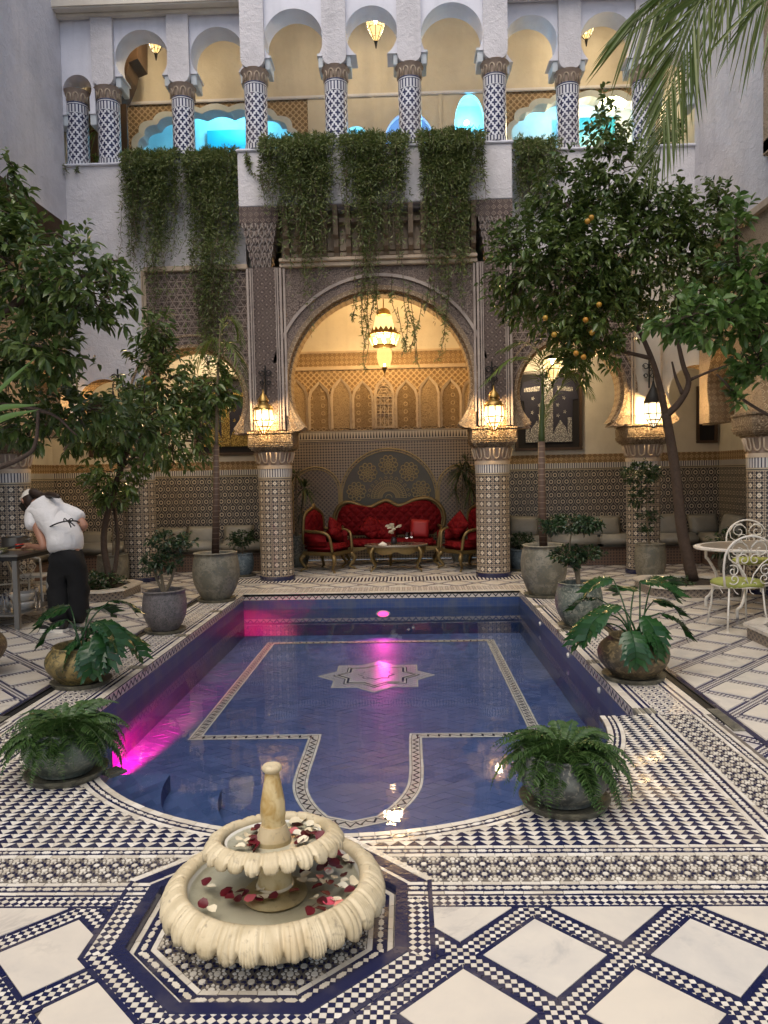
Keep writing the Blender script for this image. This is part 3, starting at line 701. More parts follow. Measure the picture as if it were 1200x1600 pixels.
# pool-side copings
for sg in (-1, 1):
    mb = MB(); xa, xb = X0+sg*PHW, X0+sg*CO
    mb.add([(xa, PN, 0), (xb, PN, 0), (xb, PFAR+.0, 0), (xa, PFAR, 0)], [(0, 1, 2, 3)], 0, [((0, PN), (CO-PHW, PN), (CO-PHW, PFAR), (0, PFAR))])
    mb.add([(xb, PN, 0), (xb, PFAR, 0), (xb, PFAR, -.02), (xb, PN, -.02)], [(0, 1, 2, 3)], 0, [((.42, 0),)*4])
    ob = mb.build('coping_paving', [M_COP], floor, recalc=False)
    if ob.data.polygons[0].normal.z < 0: ob.data.flip_normals()
    for yy in (8.96, 7.6, 6.33, PN+.08):          # ribbed bronze cross joints
        j = MB(); xl, xh = sorted((X0+sg*(PHW-.006), X0+sg*(PHW+.135)))
        for q in range(4): j.box(xl+(xh-xl)*q/4+.004, xl+(xh-xl)*(q+1)/4-.004, yy-.055, yy+.055, -.03, .006, 0, .003)
        j.build('coping_joint', [M_BRASS if 0 else M_P['stone']], floor)
    mb = MB(); xl, xh = sorted((X0+sg*(CO+.002), X0+sg*(CO+.075)))
    mb.add([(xl, 4.9, -.004), (xh, 4.9, -.004), (xh, 10.3, -.004), (xl, 10.3, -.004)], [(0, 1, 2, 3)]); 
    mb.box(xl, xl+.012, 4.75, 10.3, -.004, .006); mb.box(xh-.012, xh, 4.75, 10.3, -.004, .006); mb.build('drain_channel', [M_IRON], floor)
    g = MB()
    for q in range(6): g.box(xl+.002+q*.0118, xl+.009+q*.0118, 4.62, 5.02, -.002, .010)
    for yy in (4.62, 5.01): g.box(xl, xh, yy-.008, yy+.008, -.002, .008)
    g.build('drain_grate', [M_P['stone']], floor)
    mb = MB(); mb.box(*sorted((X0+sg*(CO+.077), X0+sg*(CO+.115))), 3.2, 10.7, -.004, .001); mb.build('border_strip', [M_TN], floor)
g = MB(); gx, gy, _ = Gd(178, 1206)
for q in range(4): g.box(-.05+q*.026, -.03+q*.026, -.05, .05, -.01, .008, 0, .002)
g.build('coping_joint', [M_P['stone']], floor, loc=(gx, gy, 0), rot=(0, 0, R(-35)))
# back terrace
mb = MB(); xa, xb = X0-CO, X0+CO; mb.box(xa, xb, PFAR, PFAR+.11, -.03, .002); mb.build('terrace_edge', [M_MARB], floor)
mb = MB(); mb.add([(xa, PFAR+.11, 0), (xb, PFAR+.11, 0), (xb, 10.72, 0), (xa, 10.72, 0)], [(0, 1, 2, 3)]); mb.build('terrace_mosaic', [M_TERR], floor)
mb = MB(); mb.add([(xa, 10.72, -.004), (xb, 10.72, -.004), (xb, 11.32, -.004), (xa, 11.32, -.004)], [(0, 1, 2, 3)]); mb.build('terrace_checker', [M_FARF], floor)
mb = MB(); mb.add([(xa, 11.32, 0), (xb, 11.32, 0), (xb, 11.75, 0), (xa, 11.75, 0)], [(0, 1, 2, 3)]); mb.build('terrace_stripes', [M_STRIPE], floor)

# ---------------------------------------------------------------- pool
pool = thing('swimming_pool', 'long blue tiled pool with a rounded near end in the courtyard floor', 'pool', (0, 0, 0))
ZW, ZB = -.21, -.57
outl = [(X0-PHW, PFAR), (X0-PHW, PN), (X0-AR, PN)]+[arc(AR, k, 64) for k in range(1, 64)]+[(X0+AR, PN), (X0+PHW, PN), (X0+PHW, PFAR)]
outl = outl[::1]
mb = MB()
for i in range(len(outl)):
    p, q = outl[i], outl[(i+1) % len(outl)]; l = math.dist(p, q); st = abs(p[0]-q[0]) < 1e-6 or (p[1] > 10 and q[1] > 10)
    d = (1 if abs(p[0]-q[0]) < 1e-6 else 0); z1 = -.004 if not (p[1] > 10 and q[1] > 10) else -.004
    if st: mb.add([(*p, z1), (*q, z1), (*q, -.085), (*p, -.085)], [(0, 1, 2, 3)], 1, [((0, 0), (l, 0), (l, .08), (0, .08))])
    za = -.085 if st else z1
    mb.add([(*p, za), (*q, za), (*q, ZB), (*p, ZB)], [(0, 1, 2, 3)], 0)
mb.build('pool_wall', [M_WALLB, M_ZIG], pool, recalc=False)
MB().prism(outl, ZB-.05, ZB-.003, 'z').build('pool_floor', [M_POOL], pool)
TL3 = MB(); sv2 = TL; TL = TL3; hr = half(rect(X0-PHW, X0+PHW, PN, PFAR)); ha = half([arc(AR, k, 40) for k in range(41)])
def rhombs():
    for j in range(-24, 74):
        for i in range(-26, 27):
            cx, cy = X0+(i+(.5 if j & 1 else 0))*.15, PN+j*.0525; yield [(cx-.075, cy), (cx, cy-.0525), (cx+.075, cy), (cx, cy+.0525)], 0
emit_tiles(rhombs(), hr, None, ZB+.001); emit_tiles(rhombs(), ha, None, ZB+.001)
o = TL3.build('pool_tiles', [M_POOLT], pool, uv=False, recalc=False); o['kind'] = 'stuff'; TL = sv2
# band on the floor: two white lines with a zigzag between
def band(pts, closed=False, w=.105, z=ZB+.004):
    P = [Vector((*p, 0)) for p in pts]; N = len(P); m_ = MB(); L = 0; off = []
    for i in range(N):
        a = P[i-1] if (i or closed) else P[0]; b = P[(i+1) % N] if (i < N-1 or closed) else P[-1]
        t1 = (P[i]-a).normalized() if (P[i]-a).length > 1e-6 else (b-P[i]).normalized(); t2 = (b-P[i]).normalized() if (b-P[i]).length > 1e-6 else t1
        n1 = Vector((-t1.y, t1.x, 0)); n2 = Vector((-t2.y, t2.x, 0)); bis = (n1+n2).normalized(); off.append(bis/max(.3, bis.dot(n1)))
    for i in range(N if closed else N-1):
        j = (i+1) % N; l = (P[j]-P[i]).length
        for a, b, mi in ((0, .018, 0), (.018, w-.018, 1), (w-.018, w, 0)):
            zz = z+(.001 if mi == 0 else 0); q = [P[i]+off[i]*a, P[j]+off[j]*a, P[j]+off[j]*b, P[i]+off[i]*b]
            m_.add([(v.x, v.y, zz) for v in q], [(0, 1, 2, 3)], mi, [((L, 0), (L+l, 0), (L+l, .08), (L, .08))])
        L += l
    m_.build('floor_border', [M_TW, M_ZIG], pool, recalc=False)
FX, FN, FF, SW = 1.47, 6.15, 9.8, .51
leg = [(Gd(a, b, ZB).x-X0, Gd(a, b, ZB).y) for a, b in ((659, 1146), (660.5, 1180), (662, 1205), (660, 1228), (650, 1247), (632, 1266), (606, 1285))]
leg = [tuple(p)[:2] for p in spline([(a, b, 0) for a, b in leg], 4)]; yb = leg[-1][1]-.10
bp = [(X0-FX, FN), (X0-FX, FF), (X0+FX, FF), (X0+FX, FN)]+[(X0+a, b if k else FN) for k, (a, b) in enumerate(leg)]+[(X0, yb)]+[(X0-a, b if k else FN) for k, (a, b) in list(enumerate(leg))[::-1]]
band(bp[::-1], True)
mc = Gd(588, 1056, ZB)
def star8(r, z, M_, nm):
    v = []
    for k in range(16): rr = r if k % 2 == 0 else r*.765; v.append((mc.x+rr*cos(pi*k/8), mc.y+rr*sin(pi*k/8)))
    MB().prism(v, z-.004, z, 'z').build(nm, [M_], pool)
for i, (r, M_) in enumerate(((.63, M_TW), (.605, M_Z['medal']), (.47, M_TN), (.45, M_TW), (.425, M_TN), (.39, M_TW), (.37, M_Z['medal']), (.2, M_TN), (.185, M_Z['medal']))): star8(r, ZB+.004+.0015*i, M_, 'floor_medallion' if i == 0 else 'star_ring')
# steps in the rounded end
for r0, r1, a0, a1, zz in ((1.22, AR, 180, 262, -.36), (.88, 1.22, 180, 250, -.47)):
    n = 24; v = [(X0+r1*cos(R(a0+(a1-a0)*k/n)), PN-.02+r1*sin(R(a0+(a1-a0)*k/n))) for k in range(n+1)]+[(X0+r0*cos(R(a0+(a1-a0)*k/n)), PN-.02+r0*sin(R(a0+(a1-a0)*k/n))) for k in range(n, -1, -1)]
    MB().prism(v, ZB, zz, 'z').build('pool_step', [M_POOL], pool)
mb = MB(); mb.add([(x, y, ZW) for x, y in outl], [tuple(range(len(outl)))]); wt = mb.build('pool_water', [M_WATER], None, uv=False); wt['kind'] = 'structure'
if wt.data.polygons[0].normal.z < 0: wt.data.flip_normals()
for yy in (8.6, 7.1, 5.95):
    MB().lathe([(0, .012), (.02, .01), (.026, 0), (.026, -.01)], 14).build('wall_nozzle', [M_WIRON], pool, smooth=True, loc=(X0+PHW-.004, yy, -.13), rot=(0, R(-90), 0))
# coloured underwater lamps
M_PINKE = mat('pink_lamp_lens', color=(1, .1, .4), emit=(1, .05, .22), estr=1.3)
M_TEALE = mat('teal_lamp_lens', color=(.1, .6, .7), emit=(.05, .5, .6), estr=2)
def uwlamp(loc, rot, aim, col, en, M_, size=R(60), nm='pool_lamp'):
    o = MB().lathe([(0, .014), (.06, .010), (.075, .004)], 20, m=0).lathe([(.075, .004), (.09, .012), (.098, 0)], 20, m=1).build(nm, [M_, M_WIRON], pool, smooth=True, loc=loc, rot=rot)
    o.scale = (1, .5, 1) if nm == 'pool_lamp' and size > R(90) else (1, 1, 1)
    l = bpy.data.lights.new('pool_lamp_light', 'SPOT'); l.energy = en; l.color = col; l.spot_size = size; l.spot_blend = .6; l.shadow_soft_size = .05; l.specular_factor = 0
    q = link(bpy.data.objects.new('pool_lamp_light', l)); q.location = Vector(loc)+Vector(aim).normalized()*.03; q.rotation_euler = (Vector(aim)).to_track_quat('-Z', 'Y').to_euler(); return o
uwlamp((X0+.03, PFAR-.004, -.29), (R(90), 0, 0), (0, -1, -.12), (1, .05, .45), 10, M_PINKE, R(120))
uwlamp((X0-PHW+.10, PN+.006, -.40), (R(-90), 0, 0), (-.045, 1, -.15), (1, .0, .13), 1150, M_PINKE, R(25))
# ---------------------------------------------------------------- buildings round the court
fac = thing('courtyard_palace', 'plastered riad palace front with carved stucco arches and open upper gallery', 'building', (X0, 11.8, 0))
def P_(o):                        # children keep world coordinates
    o.matrix_parent_inverse = fac.matrix_world.inverted() if False else Matrix.Translation(-Vector(fac.location)); return o
def part(mb, name, mats, smooth=False, parent=None, **k):
    o = mb.build(name, mats, parent or fac, smooth, **k)
    if parent is None: P_(o)
    return o
YF, YS = 11.50, 11.62             # portal front, side-bay front
def arch_pts(cx, cz, r, zb, n=40):
    if zb <= cz-r*.97:                  # straight legs under a pinched foot
        a0 = -R(32); P = [(cx+r*cos(a0+(pi-2*a0)*k/n), cz+r*sin(a0+(pi-2*a0)*k/n)) for k in range(n+1)]
        return [(P[0][0], zb)]+P+[(P[-1][0], zb)]
    a0 = math.asin((zb-cz)/r)
    return [(cx+r*cos(a0+(pi-2*a0)*k/n), cz+r*sin(a0+(pi-2*a0)*k/n)) for k in range(n+1)]       # right foot -> apex -> left foot
def arch_panel(mb, x0, x1, z0, z1, cx, cz, r, y0, y1, m=0, ms=1):
    a = arch_pts(cx, cz, r, z0); poly = [(x1, z0)]+[(x1, z1), (x0, z1), (x0, z0)]+[p for p in a[::-1]]
    i0 = len(mb.f); mb.prism(poly, y0, y1, 'y', m, ms); return mb
def arch_ring(mb, cx, cz, r0, r1, zb, y0, y1, m=0, n=40):
    A, B = arch_pts(cx, cz, r0, zb, n), arch_pts(cx, cz, r1, zb, n); L = 0
    for k in range(n):
        l = math.dist(B[k], B[k+1]); w = r1-r0; q = [(A[k][0], y0, A[k][1]), (B[k][0], y0, B[k][1]), (B[k+1][0], y0, B[k+1][1]), (A[k+1][0], y0, A[k+1][1])]
        mb.add(q, [(0, 1, 2, 3)], m, [((L, 0), (L, w), (L+l, w), (L+l, 0))])
        for P1 in (A, B): mb.add([(P1[k][0], y0, P1[k][1]), (P1[k+1][0], y0, P1[k+1][1]), (P1[k+1][0], y1, P1[k+1][1]), (P1[k][0], y1, P1[k][1])], [(0, 1, 2, 3)], m, [((L, 0), (L+l, 0), (L+l, y1-y0), (L, y1-y0))])
        L += l
    return mb
CXL, CXPL, CXPR, CXR = -4.21, -2.04, 1.31, 3.63      # lower column axes
def scroll_foot(mb, x, s, y0, y1, m=0):                # the flaring volute where an arch lands on its capital
    pts = [(x, 2.27), (x+s*.17, 2.27)]+[(x+s*(.17+.10*sin(pi*t)), 2.27+.13*t) for t in (.25, .5, .75)]+[(x+s*.19, 2.44), (x+s*.12, 2.56), (x+s*.06, 2.72), (x, 2.80)]
    mb.prism(pts, y0, y1, 'y', m)
# portal
mb = MB(); arch_panel(mb, -1.80, 1.07, 2.27, 4.70, X0+.01, 2.945, 1.40, YF+.03, YF+.42); part(mb, 'portal_arch_wall', [M_ST['dark', 'scroll'], M_ST['gold', 'frieze']])
mb = MB(); arch_ring(mb, X0+.01, 2.945, 1.405, 1.47, 2.30, YF+.005, YF+.03, 0); part(mb, 'arch_moulding', [M_ST['tan', 'frieze']])
mb = MB(); arch_ring(mb, X0+.01, 2.945, 1.60, 1.645, 3.30, YF+.0, YF+.03, 0); part(mb, 'arch_moulding', [M_STPD])
mb = MB(); arch_ring(mb, X0+.01, 2.945, 1.36, 1.40, 2.32, YF+.10, YF+.40, 0); part(mb, 'arch_soffit', [M_ST['gold', 'frieze']])
for x_, s_ in ((-1.80, 1), (1.06, -1)): mb = MB(); scroll_foot(mb, x_, s_, YF+.012, YF+.40); part(mb, 'arch_volute', [M_ST['tan', 'scroll']])
for (a, b) in ((-2.345, -1.815), (1.085, 1.605)):
    mb = MB(); mb.box(a, b, YF, YF+.45, 2.27, 4.72); part(mb, 'pier_panel', [M_ST['dark', 'dots']])
    mb = MB()
    for c0, w in ((a, .035), (a+.052, .022), (a+.085, .016), (b-.035, .035), (b-.074, .022), (b-.101, .016)): mb.box(c0, c0+w, YF-.035, YF+.002, 2.29, 4.70, 0, .006)
    mb.box(a+.10, b-.10, YF-.012, YF+.002, 2.29, 2.52, 1); part(mb, 'pier_moulding', [M_STPD, M_ST['gold', 'scroll']])
for s, x in ((-1, -1.80), (1, 1.07)):
    mb = MB(); mb.box(*sorted((x-s*.0, x-s*.035)), YF-.01, YF+.03, 2.5, 4.70, 0, .005); part(mb, 'pier_moulding', [M_STPD])
# cornice, corbel gallery
mb = MB(); mb.box(-1.84, 1.10, YF-.03, YF+.3, 4.705, 4.77, 0, .01); mb.box(-1.84, 1.10, YF-.07, YF+.3, 4.775, 4.83, 0, .01); part(mb, 'portal_cornice', [M_STP])
mb = MB(); mb.box(-1.85, 1.10, 11.80, 11.9, 4.83, 5.60); part(mb, 'corbel_backing', [M_STP])
M_CORB = mat('brown_corbel_plaster', lambda c: dict(color=c.mix(c.noise(12, 5, dist=1), (.19, .135, .092), (.32, .24, .165)), h=c.noise(40, 4)), rough=.8, bump=.5)
for k in range(16):
    x = -1.745+k*.187; mb = MB()
    prof = [(11.80, 5.60), (11.46, 5.60), (11.46, 5.52), (11.50, 5.44), (11.53, 5.18), (11.60, 5.13), (11.60, 5.02), (11.68, 4.95), (11.70, 4.835), (11.80, 4.835)]
    mb.prism(prof, x-.036, x+.036, 'x'); part(mb, 'corbel', [M_CORB])
for k in range(15):
    x = -1.745+.0935+k*.187; mb = MB()
    mb.prism([(x-.045, 5.0), (x+.045, 5.0), (x+.045, 5.22), (x+.025, 5.30), (x, 5.34), (x-.025, 5.30), (x-.045, 5.22)], 11.74, 11.80, 'y'); mb.box(x-.05, x+.05, 11.72, 11.80, 4.92, 4.97); mb.box(x-.05, x+.05, 11.66, 11.80, 5.40, 5.47); part(mb, 'corbel_niche', [M_STP])
# muqarnas brackets under the balcony ends
for a, b in ((-2.42, -1.84), (1.09, 1.625)):
    mb = MB(); mb.box(a, b, 11.46, 11.9, 5.36, 5.60, 1); tiers = 6; random.seed(5)
    for t in range(tiers):
        z1 = 5.36-t*.105; z0 = z1-.105; y = 11.46+.016*t; n = 7-(t % 2); sh = .03+.022*t; w = (b-a-2*sh)/n
        mb.box(a+sh+.02, b-sh-.02, y+.05, 11.9, z0, z1, 0)
        for k in range(n):
            cx = a+sh+(k+.5)*w; h = w*.46; dz = (0 if k % 2 else .02)
            mb.prism([(cx-h, z1), (cx-h, z0+.035+dz), (cx-h*.5, z0+.012+dz), (cx, z0-.014+dz), (cx+h*.5, z0+.012+dz), (cx+h, z0+.035+dz), (cx+h, z1)], y+.012*(k % 2), y+.06, 'y')
            mb.prism([(cx-h*.55, z1-.02), (cx-h*.5, z0+.06), (cx, z0+.03), (cx+h*.5, z0+.06), (cx+h*.55, z1-.02), (cx, z1+.005)], y-.016, y+.03, 'y', 1)
    part(mb, 'muqarnas_bracket', [M_STPD, M_ST['dark', 'frieze']])
# balcony parapet
mb = MB(); mb.box(-2.42, 1.625, 11.45, 11.62, 5.60, 6.40, 0, .012); part(mb, 'balcony_parapet', [M_PLAS])
mb = MB(); mb.box(-2.44, 1.65, 11.42, 11.75, 6.395, 6.435, 0, .012); part(mb, 'parapet_coping', [M_PLASW])
mb = MB(); mb.box(-2.42, 1.625, 11.62, 11.95, 5.57, 5.62); part(mb, 'balcony_floor', [M_PLAS])
# side bays: arches on the lower columns
for (xa, xb, cx, r, mk) in ((-3.93, -2.345, -3.24, .80, 1), (1.605, 3.40, 2.485, .80, 1)):
    mb = MB(); arch_panel(mb, xa, xb, 2.25, 4.72, cx, 2.78, r, YS, YS+.38); part(mb, 'bay_arch_wall', [M_ST['dark', 'lattice'], M_ST['tan', 'frieze']])
    mb = MB(); arch_ring(mb, cx, 2.78, r-.045, r, 2.30, YS+.05, YS+.36); part(mb, 'arch_soffit', [M_ST['gold', 'frieze']])
    mb = MB(); arch_ring(mb, cx, 2.78, r+.003, r+.05, 2.30, YS-.02, YS+.01); arch_ring(mb, cx, 2.78, r+.17, r+.20, 2.75, YS-.012, YS+.01); part(mb, 'arch_moulding', [M_ST['tan', 'frieze']])
    for x_, s_ in ((xa+.02, 1), (xb-.02, -1)): mb = MB(); scroll_foot(mb, x_, s_, YS-.008, YS+.38); part(mb, 'arch_volute', [M_ST['tan', 'scroll']])
    mb = MB(); mb.box(xa-.0, xb, YS-.05, YS+.1, 4.72, 4.80, 0, .01); part(mb, 'bay_cornice', [M_STP])
for x0, x1 in ((-4.21, -3.93), (3.40, 3.86)):
    mb = MB(); mb.box(x0, x1, YS+.02, YS+.40, 2.25, 4.80); part(mb, 'bay_pier', [M_PLAS2 if x0 > 0 else M_PLAS])
    mb = MB(); 
    for c0 in ((x1-.05, x1-.02, x1) if x0 < 0 else (x0-.01, x0+.03, x1-.03)): mb.box(c0, c0+.022, YS-.02, YS+.03, 2.27, 4.76, 0, .004)
    part(mb, 'pier_moulding', [M_STP])
for (xa, xb, cx) in ((-5.25, -4.21, -4.85), (3.86, 4.60, 4.38)):
    mb = MB(); arch_panel(mb, xa, xb, 2.25, 4.80, cx+(.22 if cx < 0 else 0), 2.72, .42, YS+.03, YS+.40); part(mb, 'corner_arch_wall', [M_PLAS if cx < 0 else M_PLAS2, M_ST['gold', 'frieze']])
mb = MB(); scroll_foot(mb, 3.84, 1, YS-.008, YS+.38); part(mb, 'arch_volute', [M_ST['tan', 'scroll']])
# upper wall beside the balcony
for x0, x1 in ((-5.25, -2.40), (1.60, 4.55)):
    mb = MB(); mb.box(x0, x1, 11.80, 12.05, 4.80, 6.41); part(mb, 'gallery_parapet', [M_PLAS])
    mb = MB(); mb.box(x0, x1, 11.76, 12.10, 6.405, 6.44, 0, .01); part(mb, 'parapet_coping', [M_PLASW])
# upper gallery: plaster piers, arched screens
def screen(x0, x1, z0, z1, cx, cz, r, y):
    mb = MB(); arch_panel(mb, x0, x1, z0, z1, cx, cz, r, y, y+.38, 0, 1); part(mb, 'gallery_arch_screen', [M_PLASW, M_PLASW])
    for s in (-1, 1):          # stepped impost blocks at the springing
        xx = cx+s*(r*.86); b = MB(); xo = x0 if s < 0 else x1
        b.box(*sorted((xo, xx-s*.015)), y+.02, y+.38, z0-.16, z0+.005, 0, .008); b.box(*sorted((xo, xx-s*.035)), y+.01, y+.39, z0+.004, z0+.045, 0, .008); part(b, 'arch_impost', [M_CEIL])
def block(x0, x1, y, zb, zt):
    mb = MB(); w = x1-x0; pts = [(x0, zt), (x0, zb+.14)]+[(x0+.11*(1-cos(pi/2*k/5)), zb+.14-.14*sin(pi/2*k/5)) for k in range(1, 6)]+[(x1-.11*(1-cos(pi/2*k/5)), zb+.14-.14*sin(pi/2*k/5)) for k in range(5, 0, -1)]+[(x1, zb+.14), (x1, zt)]
    mb.prism(pts, y-.06, y+.30, 'y'); part(mb, 'gallery_pier_block', [M_PLAS])
GC = [(-2.145, 11.45), (-.945, 11.45), (.148, 11.45), (1.40, 11.45)]
GS = [(-4.50, 11.80), (-3.34, 11.80), (2.545, 11.80), (3.685, 11.80)]
for x, y in GC: block(x-.175, x+.175, y, 7.58, 9.6)
for x, y in GS: block(x-.165, x+.165, y, 7.58, 8.62)
for (a, b), cz, y in (((GC[0], GC[1]), 8.02, 11.46), ((GC[1], GC[2]), 8.02, 11.46), ((GC[2], GC[3]), 8.02, 11.46)):
    r = (b[0]-a[0]-.33)/2; r = min(r, .45); screen(a[0]+.17, b[0]-.17, 7.74, 9.6, (a[0]+b[0])/2, 8.43-r, r, y)
for a, b in ((-4.50, -3.34), (-3.34, -2.33), (1.575, 2.545), (2.545, 3.685)):
    xa, xb = a+(.16 if a not in (-4.5,) or True else 0), b-.16
    if a == 1.575: xa = a
    if b == -2.33: xb = b
    r = min((xb-xa)/2*.97, .42); screen(xa, xb, 7.74, 8.7, (xa+xb)/2+(.0), 8.42-r, r, 11.82)
screen(-5.25, -4.66, 7.20, 8.7, -4.93, 7.57, .22, 11.82); screen(3.85, 4.46, 7.20, 8.7, 4.13, 7.57, .24, 11.82)
for x0, x1 in ((-5.3, -2.32), (1.57, 4.6)):
    mb = MB(); mb.box(x0, x1, 11.55, 12.2, 8.63, 9.9, 0, .02); mb.box(x0, x1, 11.70, 11.80, 8.585, 8.63, 0, .008); part(mb, 'roof_parapet', [M_PLAS2 if x0 < 0 else M_PLAS])
mb = MB(); mb.box(-2.33, 1.58, 11.46, 12.2, 9.58, 9.9); part(mb, 'roof_parapet', [M_PLAS])
# gallery interior
mb = MB(); mb.box(-5.3, 4.6, 11.95, 14.1, 5.30, 5.40); part(mb, 'gallery_floor', [M_PLAS2])
mb = MB(); mb.box(-5.3, 4.6, 11.95, 14.3, 9.9, 10.0); part(mb, 'gallery_ceiling', [M_PLAS2])
for xx in (-5.32, 4.62): mb = MB(); mb.box(xx-.04, xx+.04, 12.0, 15.2, 5.3, 10.0); part(mb, 'gallery_end_wall', [M_PLAS2])
mb = MB(); mb.box(-5.3, 4.6, 14.0, 14.2, 8.37, 9.95); mb.box(-5.3, -4.98, 13.98, 14.2, 5.4, 8.37); mb.box(-1.66, -1.10, 14.0, 14.2, 5.4, 8.37)
mb.box(1.65, 1.80, 14.0, 14.2, 5.4, 8.37); mb.box(4.45, 4.6, 14.0, 14.2, 5.4, 8.37); part(mb, 'gallery_back_wall', [M_PLAS2])
mb = MB(); mb.box(-5.3, 4.6, 13.95, 14.0, 8.35, 8.40, 0, .01); part(mb, 'wall_ledge', [M_PLASW])
def pointed(cx, zs, w, h, n=10):     # arch outline right foot -> apex -> left foot
    return [(cx+w*(1-(k/n)**1.9), zs+h*math.sin(pi/2*k/n)**.9) for k in range(n+1)]+[(cx-w*(1-(k/n)**1.9), zs+h*math.sin(pi/2*k/n)**.9) for k in range(n-1, -1, -1)]
for (xa, xb, cx, w, zs, h, sty) in ((-1.10, -.48, -.80, .23, 7.62, .42, 0), (-.48, .72, .155, .47, 7.45, .72, 1), (.72, 1.65, 1.24, .27, 7.72, .62, 2)):
    pts = pointed(cx, zs, w, h) if sty == 2 else arch_pts(cx, zs, w, 7.3, 24) if sty == 0 else [(cx+w*cos(pi*k/24), zs+.62*sin(pi*k/24)) for k in range(25)]
    pts = [(cx+w, 5.4)]+pts+[(cx-w, 5.4)]; mb = MB(); mb.prism([(xb, 5.4), (xb, 8.37), (xa, 8.37), (xa, 5.4)]+pts[::-1], 14.0, 14.12, 'y'); part(mb, 'niche_wall', [M_PLAS2])
    mb = MB(); mb.box(xa, xb, 14.55, 14.6, 5.4, 8.4); mb.box(xa, xa+.02, 14.12, 14.56, 5.4, 8.4); mb.box(xb-.02, xb, 14.12, 14.56, 5.4, 8.4); mb.box(xa, xb, 14.12, 14.56, 8.38, 8.42); part(mb, 'niche_recess', [M_CEIL])
for x in (-.48, .72):
    mb = MB(); mb.box(x-.03, x+.03, 13.97, 14.0, 5.4, 8.35, 0, .006); part(mb, 'wall_pilaster', [M_PLAS2])
# scalloped wide niches left and right
def scallop(x0, x1, zs, top, n):
    pts = []; w = (x1-x0)/2; cx = (x0+x1)/2
    for k in range(n):
        t0, t1 = k/n, (k+1)/n
        for j in range(7):
            t = t0+(t1-t0)*j/6; a = pi*t; base = (cx+w*cos(a), zs+(top-zs)*min(1, sin(a)**.55*1.02)); bump = .075*sin(pi*j/6)
            pts.append((base[0]+bump*cos(a), base[1]+bump*sin(a)))
    return pts
for x0, x1, sx0, sx1, sty in ((-4.98, -1.66, -4.82, -1.86, 0), (1.80, 4.45, 1.95, 4.8, 1)):
    xe = min(sx1, x1-.02)
    pts = scallop(sx0, sx1, 7.35, 8.25, 9); pts = [p for p in pts if p[0] < x1-.03]
    if sx1 > x1: pts = [(x1-.03, pts[0][1])]+pts
    poly = [(xe if sx1 > x1 else sx1, 5.4)]+pts+[(sx0, 5.4), (x0, 5.4), (x0, 8.36), (x1, 8.36), (x1, 5.4)]
    mb = MB(); mb.prism(poly, 14.02, 14.10, 'y'); part(mb, 'niche_lattice', [M_ST['tan', 'diaper']])
    A = [(p[0], p[1]) for p in pts]; mb = MB()
    for k in range(len(A)-1): mb.add([(A[k][0], 13.97, A[k][1]), (A[k+1][0], 13.97, A[k+1][1]), (A[k+1][0], 14.5, A[k+1][1]), (A[k][0], 14.5, A[k][1])], [(0, 1, 2, 3)])
    B = [((p[0]-(x0+x1)/2)*.93+(x0+x1)/2, 7.35+(p[1]-7.35)*.9) for p in A]
    for k in range(len(A)-1): mb.add([(A[k][0], 13.97, A[k][1]), (A[k+1][0], 13.97, A[k+1][1]), (B[k+1][0], 13.99, B[k+1][1]), (B[k][0], 13.99, B[k][1])], [(0, 1, 2, 3)])
    part(mb, 'scalloped_arch', [M_CEIL])
    mb = MB(); mb.box(x0, x1, 15.1, 15.15, 5.4, 8.9); mb.box(x0, x0+.03, 14.1, 15.1, 5.4, 8.8); mb.box(x1-.03, x1, 14.1, 15.1, 5.4, 8.8); mb.box(x0, x1, 14.1, 15.1, 8.75, 8.8); part(mb, 'niche_recess', [M_CEIL])
    mb = MB(); mb.box(*( (-3.75, -2.75) if sty == 0 else (3.0, 4.1)), 15.02, 15.09, 7.3, 8.32, 0); part(mb, 'teal_panel', [mat('teal_painted_panel', lambda c: dict(color=c.mix(c.noise(2.5, 4), (.02, .34, .36), (.03, .22, .42))), rough=.4)])
# lower rooms: back walls with tiled dado
YB, ZD = 13.42, 1.60
def dado(mb, pts, m0=0):         # a run of wall in plan, in bands with their own material
    L = 0
    for (xa, ya), (xb, yb) in zip(pts, pts[1:]):
        l = math.hypot(xb-xa, yb-ya)
        for z0, z1, mi, v0 in ((0, ZD, 0, 0), (ZD, ZD+.035, 2, 0), (ZD+.035, ZD+.125, 1, 0), (ZD+.125, ZD+.275, 3, 0), (ZD+.275, 4.72, 4, 0)):
            mb.add([(xa, ya, z0), (xb, yb, z0), (xb, yb, z1), (xa, ya, z1)], [(0, 1, 2, 3)], mi, [((L, z0), (L+l, z0), (L+l, z1), (L, z1))] if mi != 1 else [((L, .0), (L+l, .0), (L+l, .04), (L, .04))])
        L += l
    return mb
DM = [M_Z['hex'], M_Z['bars'], M_Z['band'], M_ST['gold', 'frieze'], M_PLAS2]
part(dado(MB(), [(-6.3, 4.0), (-6.3, YB), (-2.30, YB), (-2.30, 11.95)]), 'tiled_back_wall', DM, recalc=False)
part(dado(MB(), [(1.56, 11.95), (1.56, YB), (5.42, YB), (5.42, 4.0)]), 'tiled_back_wall', DM, recalc=False)
for b_ in ((-6.3, -2.3, 11.9, YB), (1.56, 5.5, 11.9, YB), (-6.3, -5.2, 3.5, 11.9), (4.7, 5.5, 3.5, 11.9)): mb = MB(); mb.box(*b_, 4.62, 4.7); part(mb, 'arcade_ceiling', [M_PLAS2])
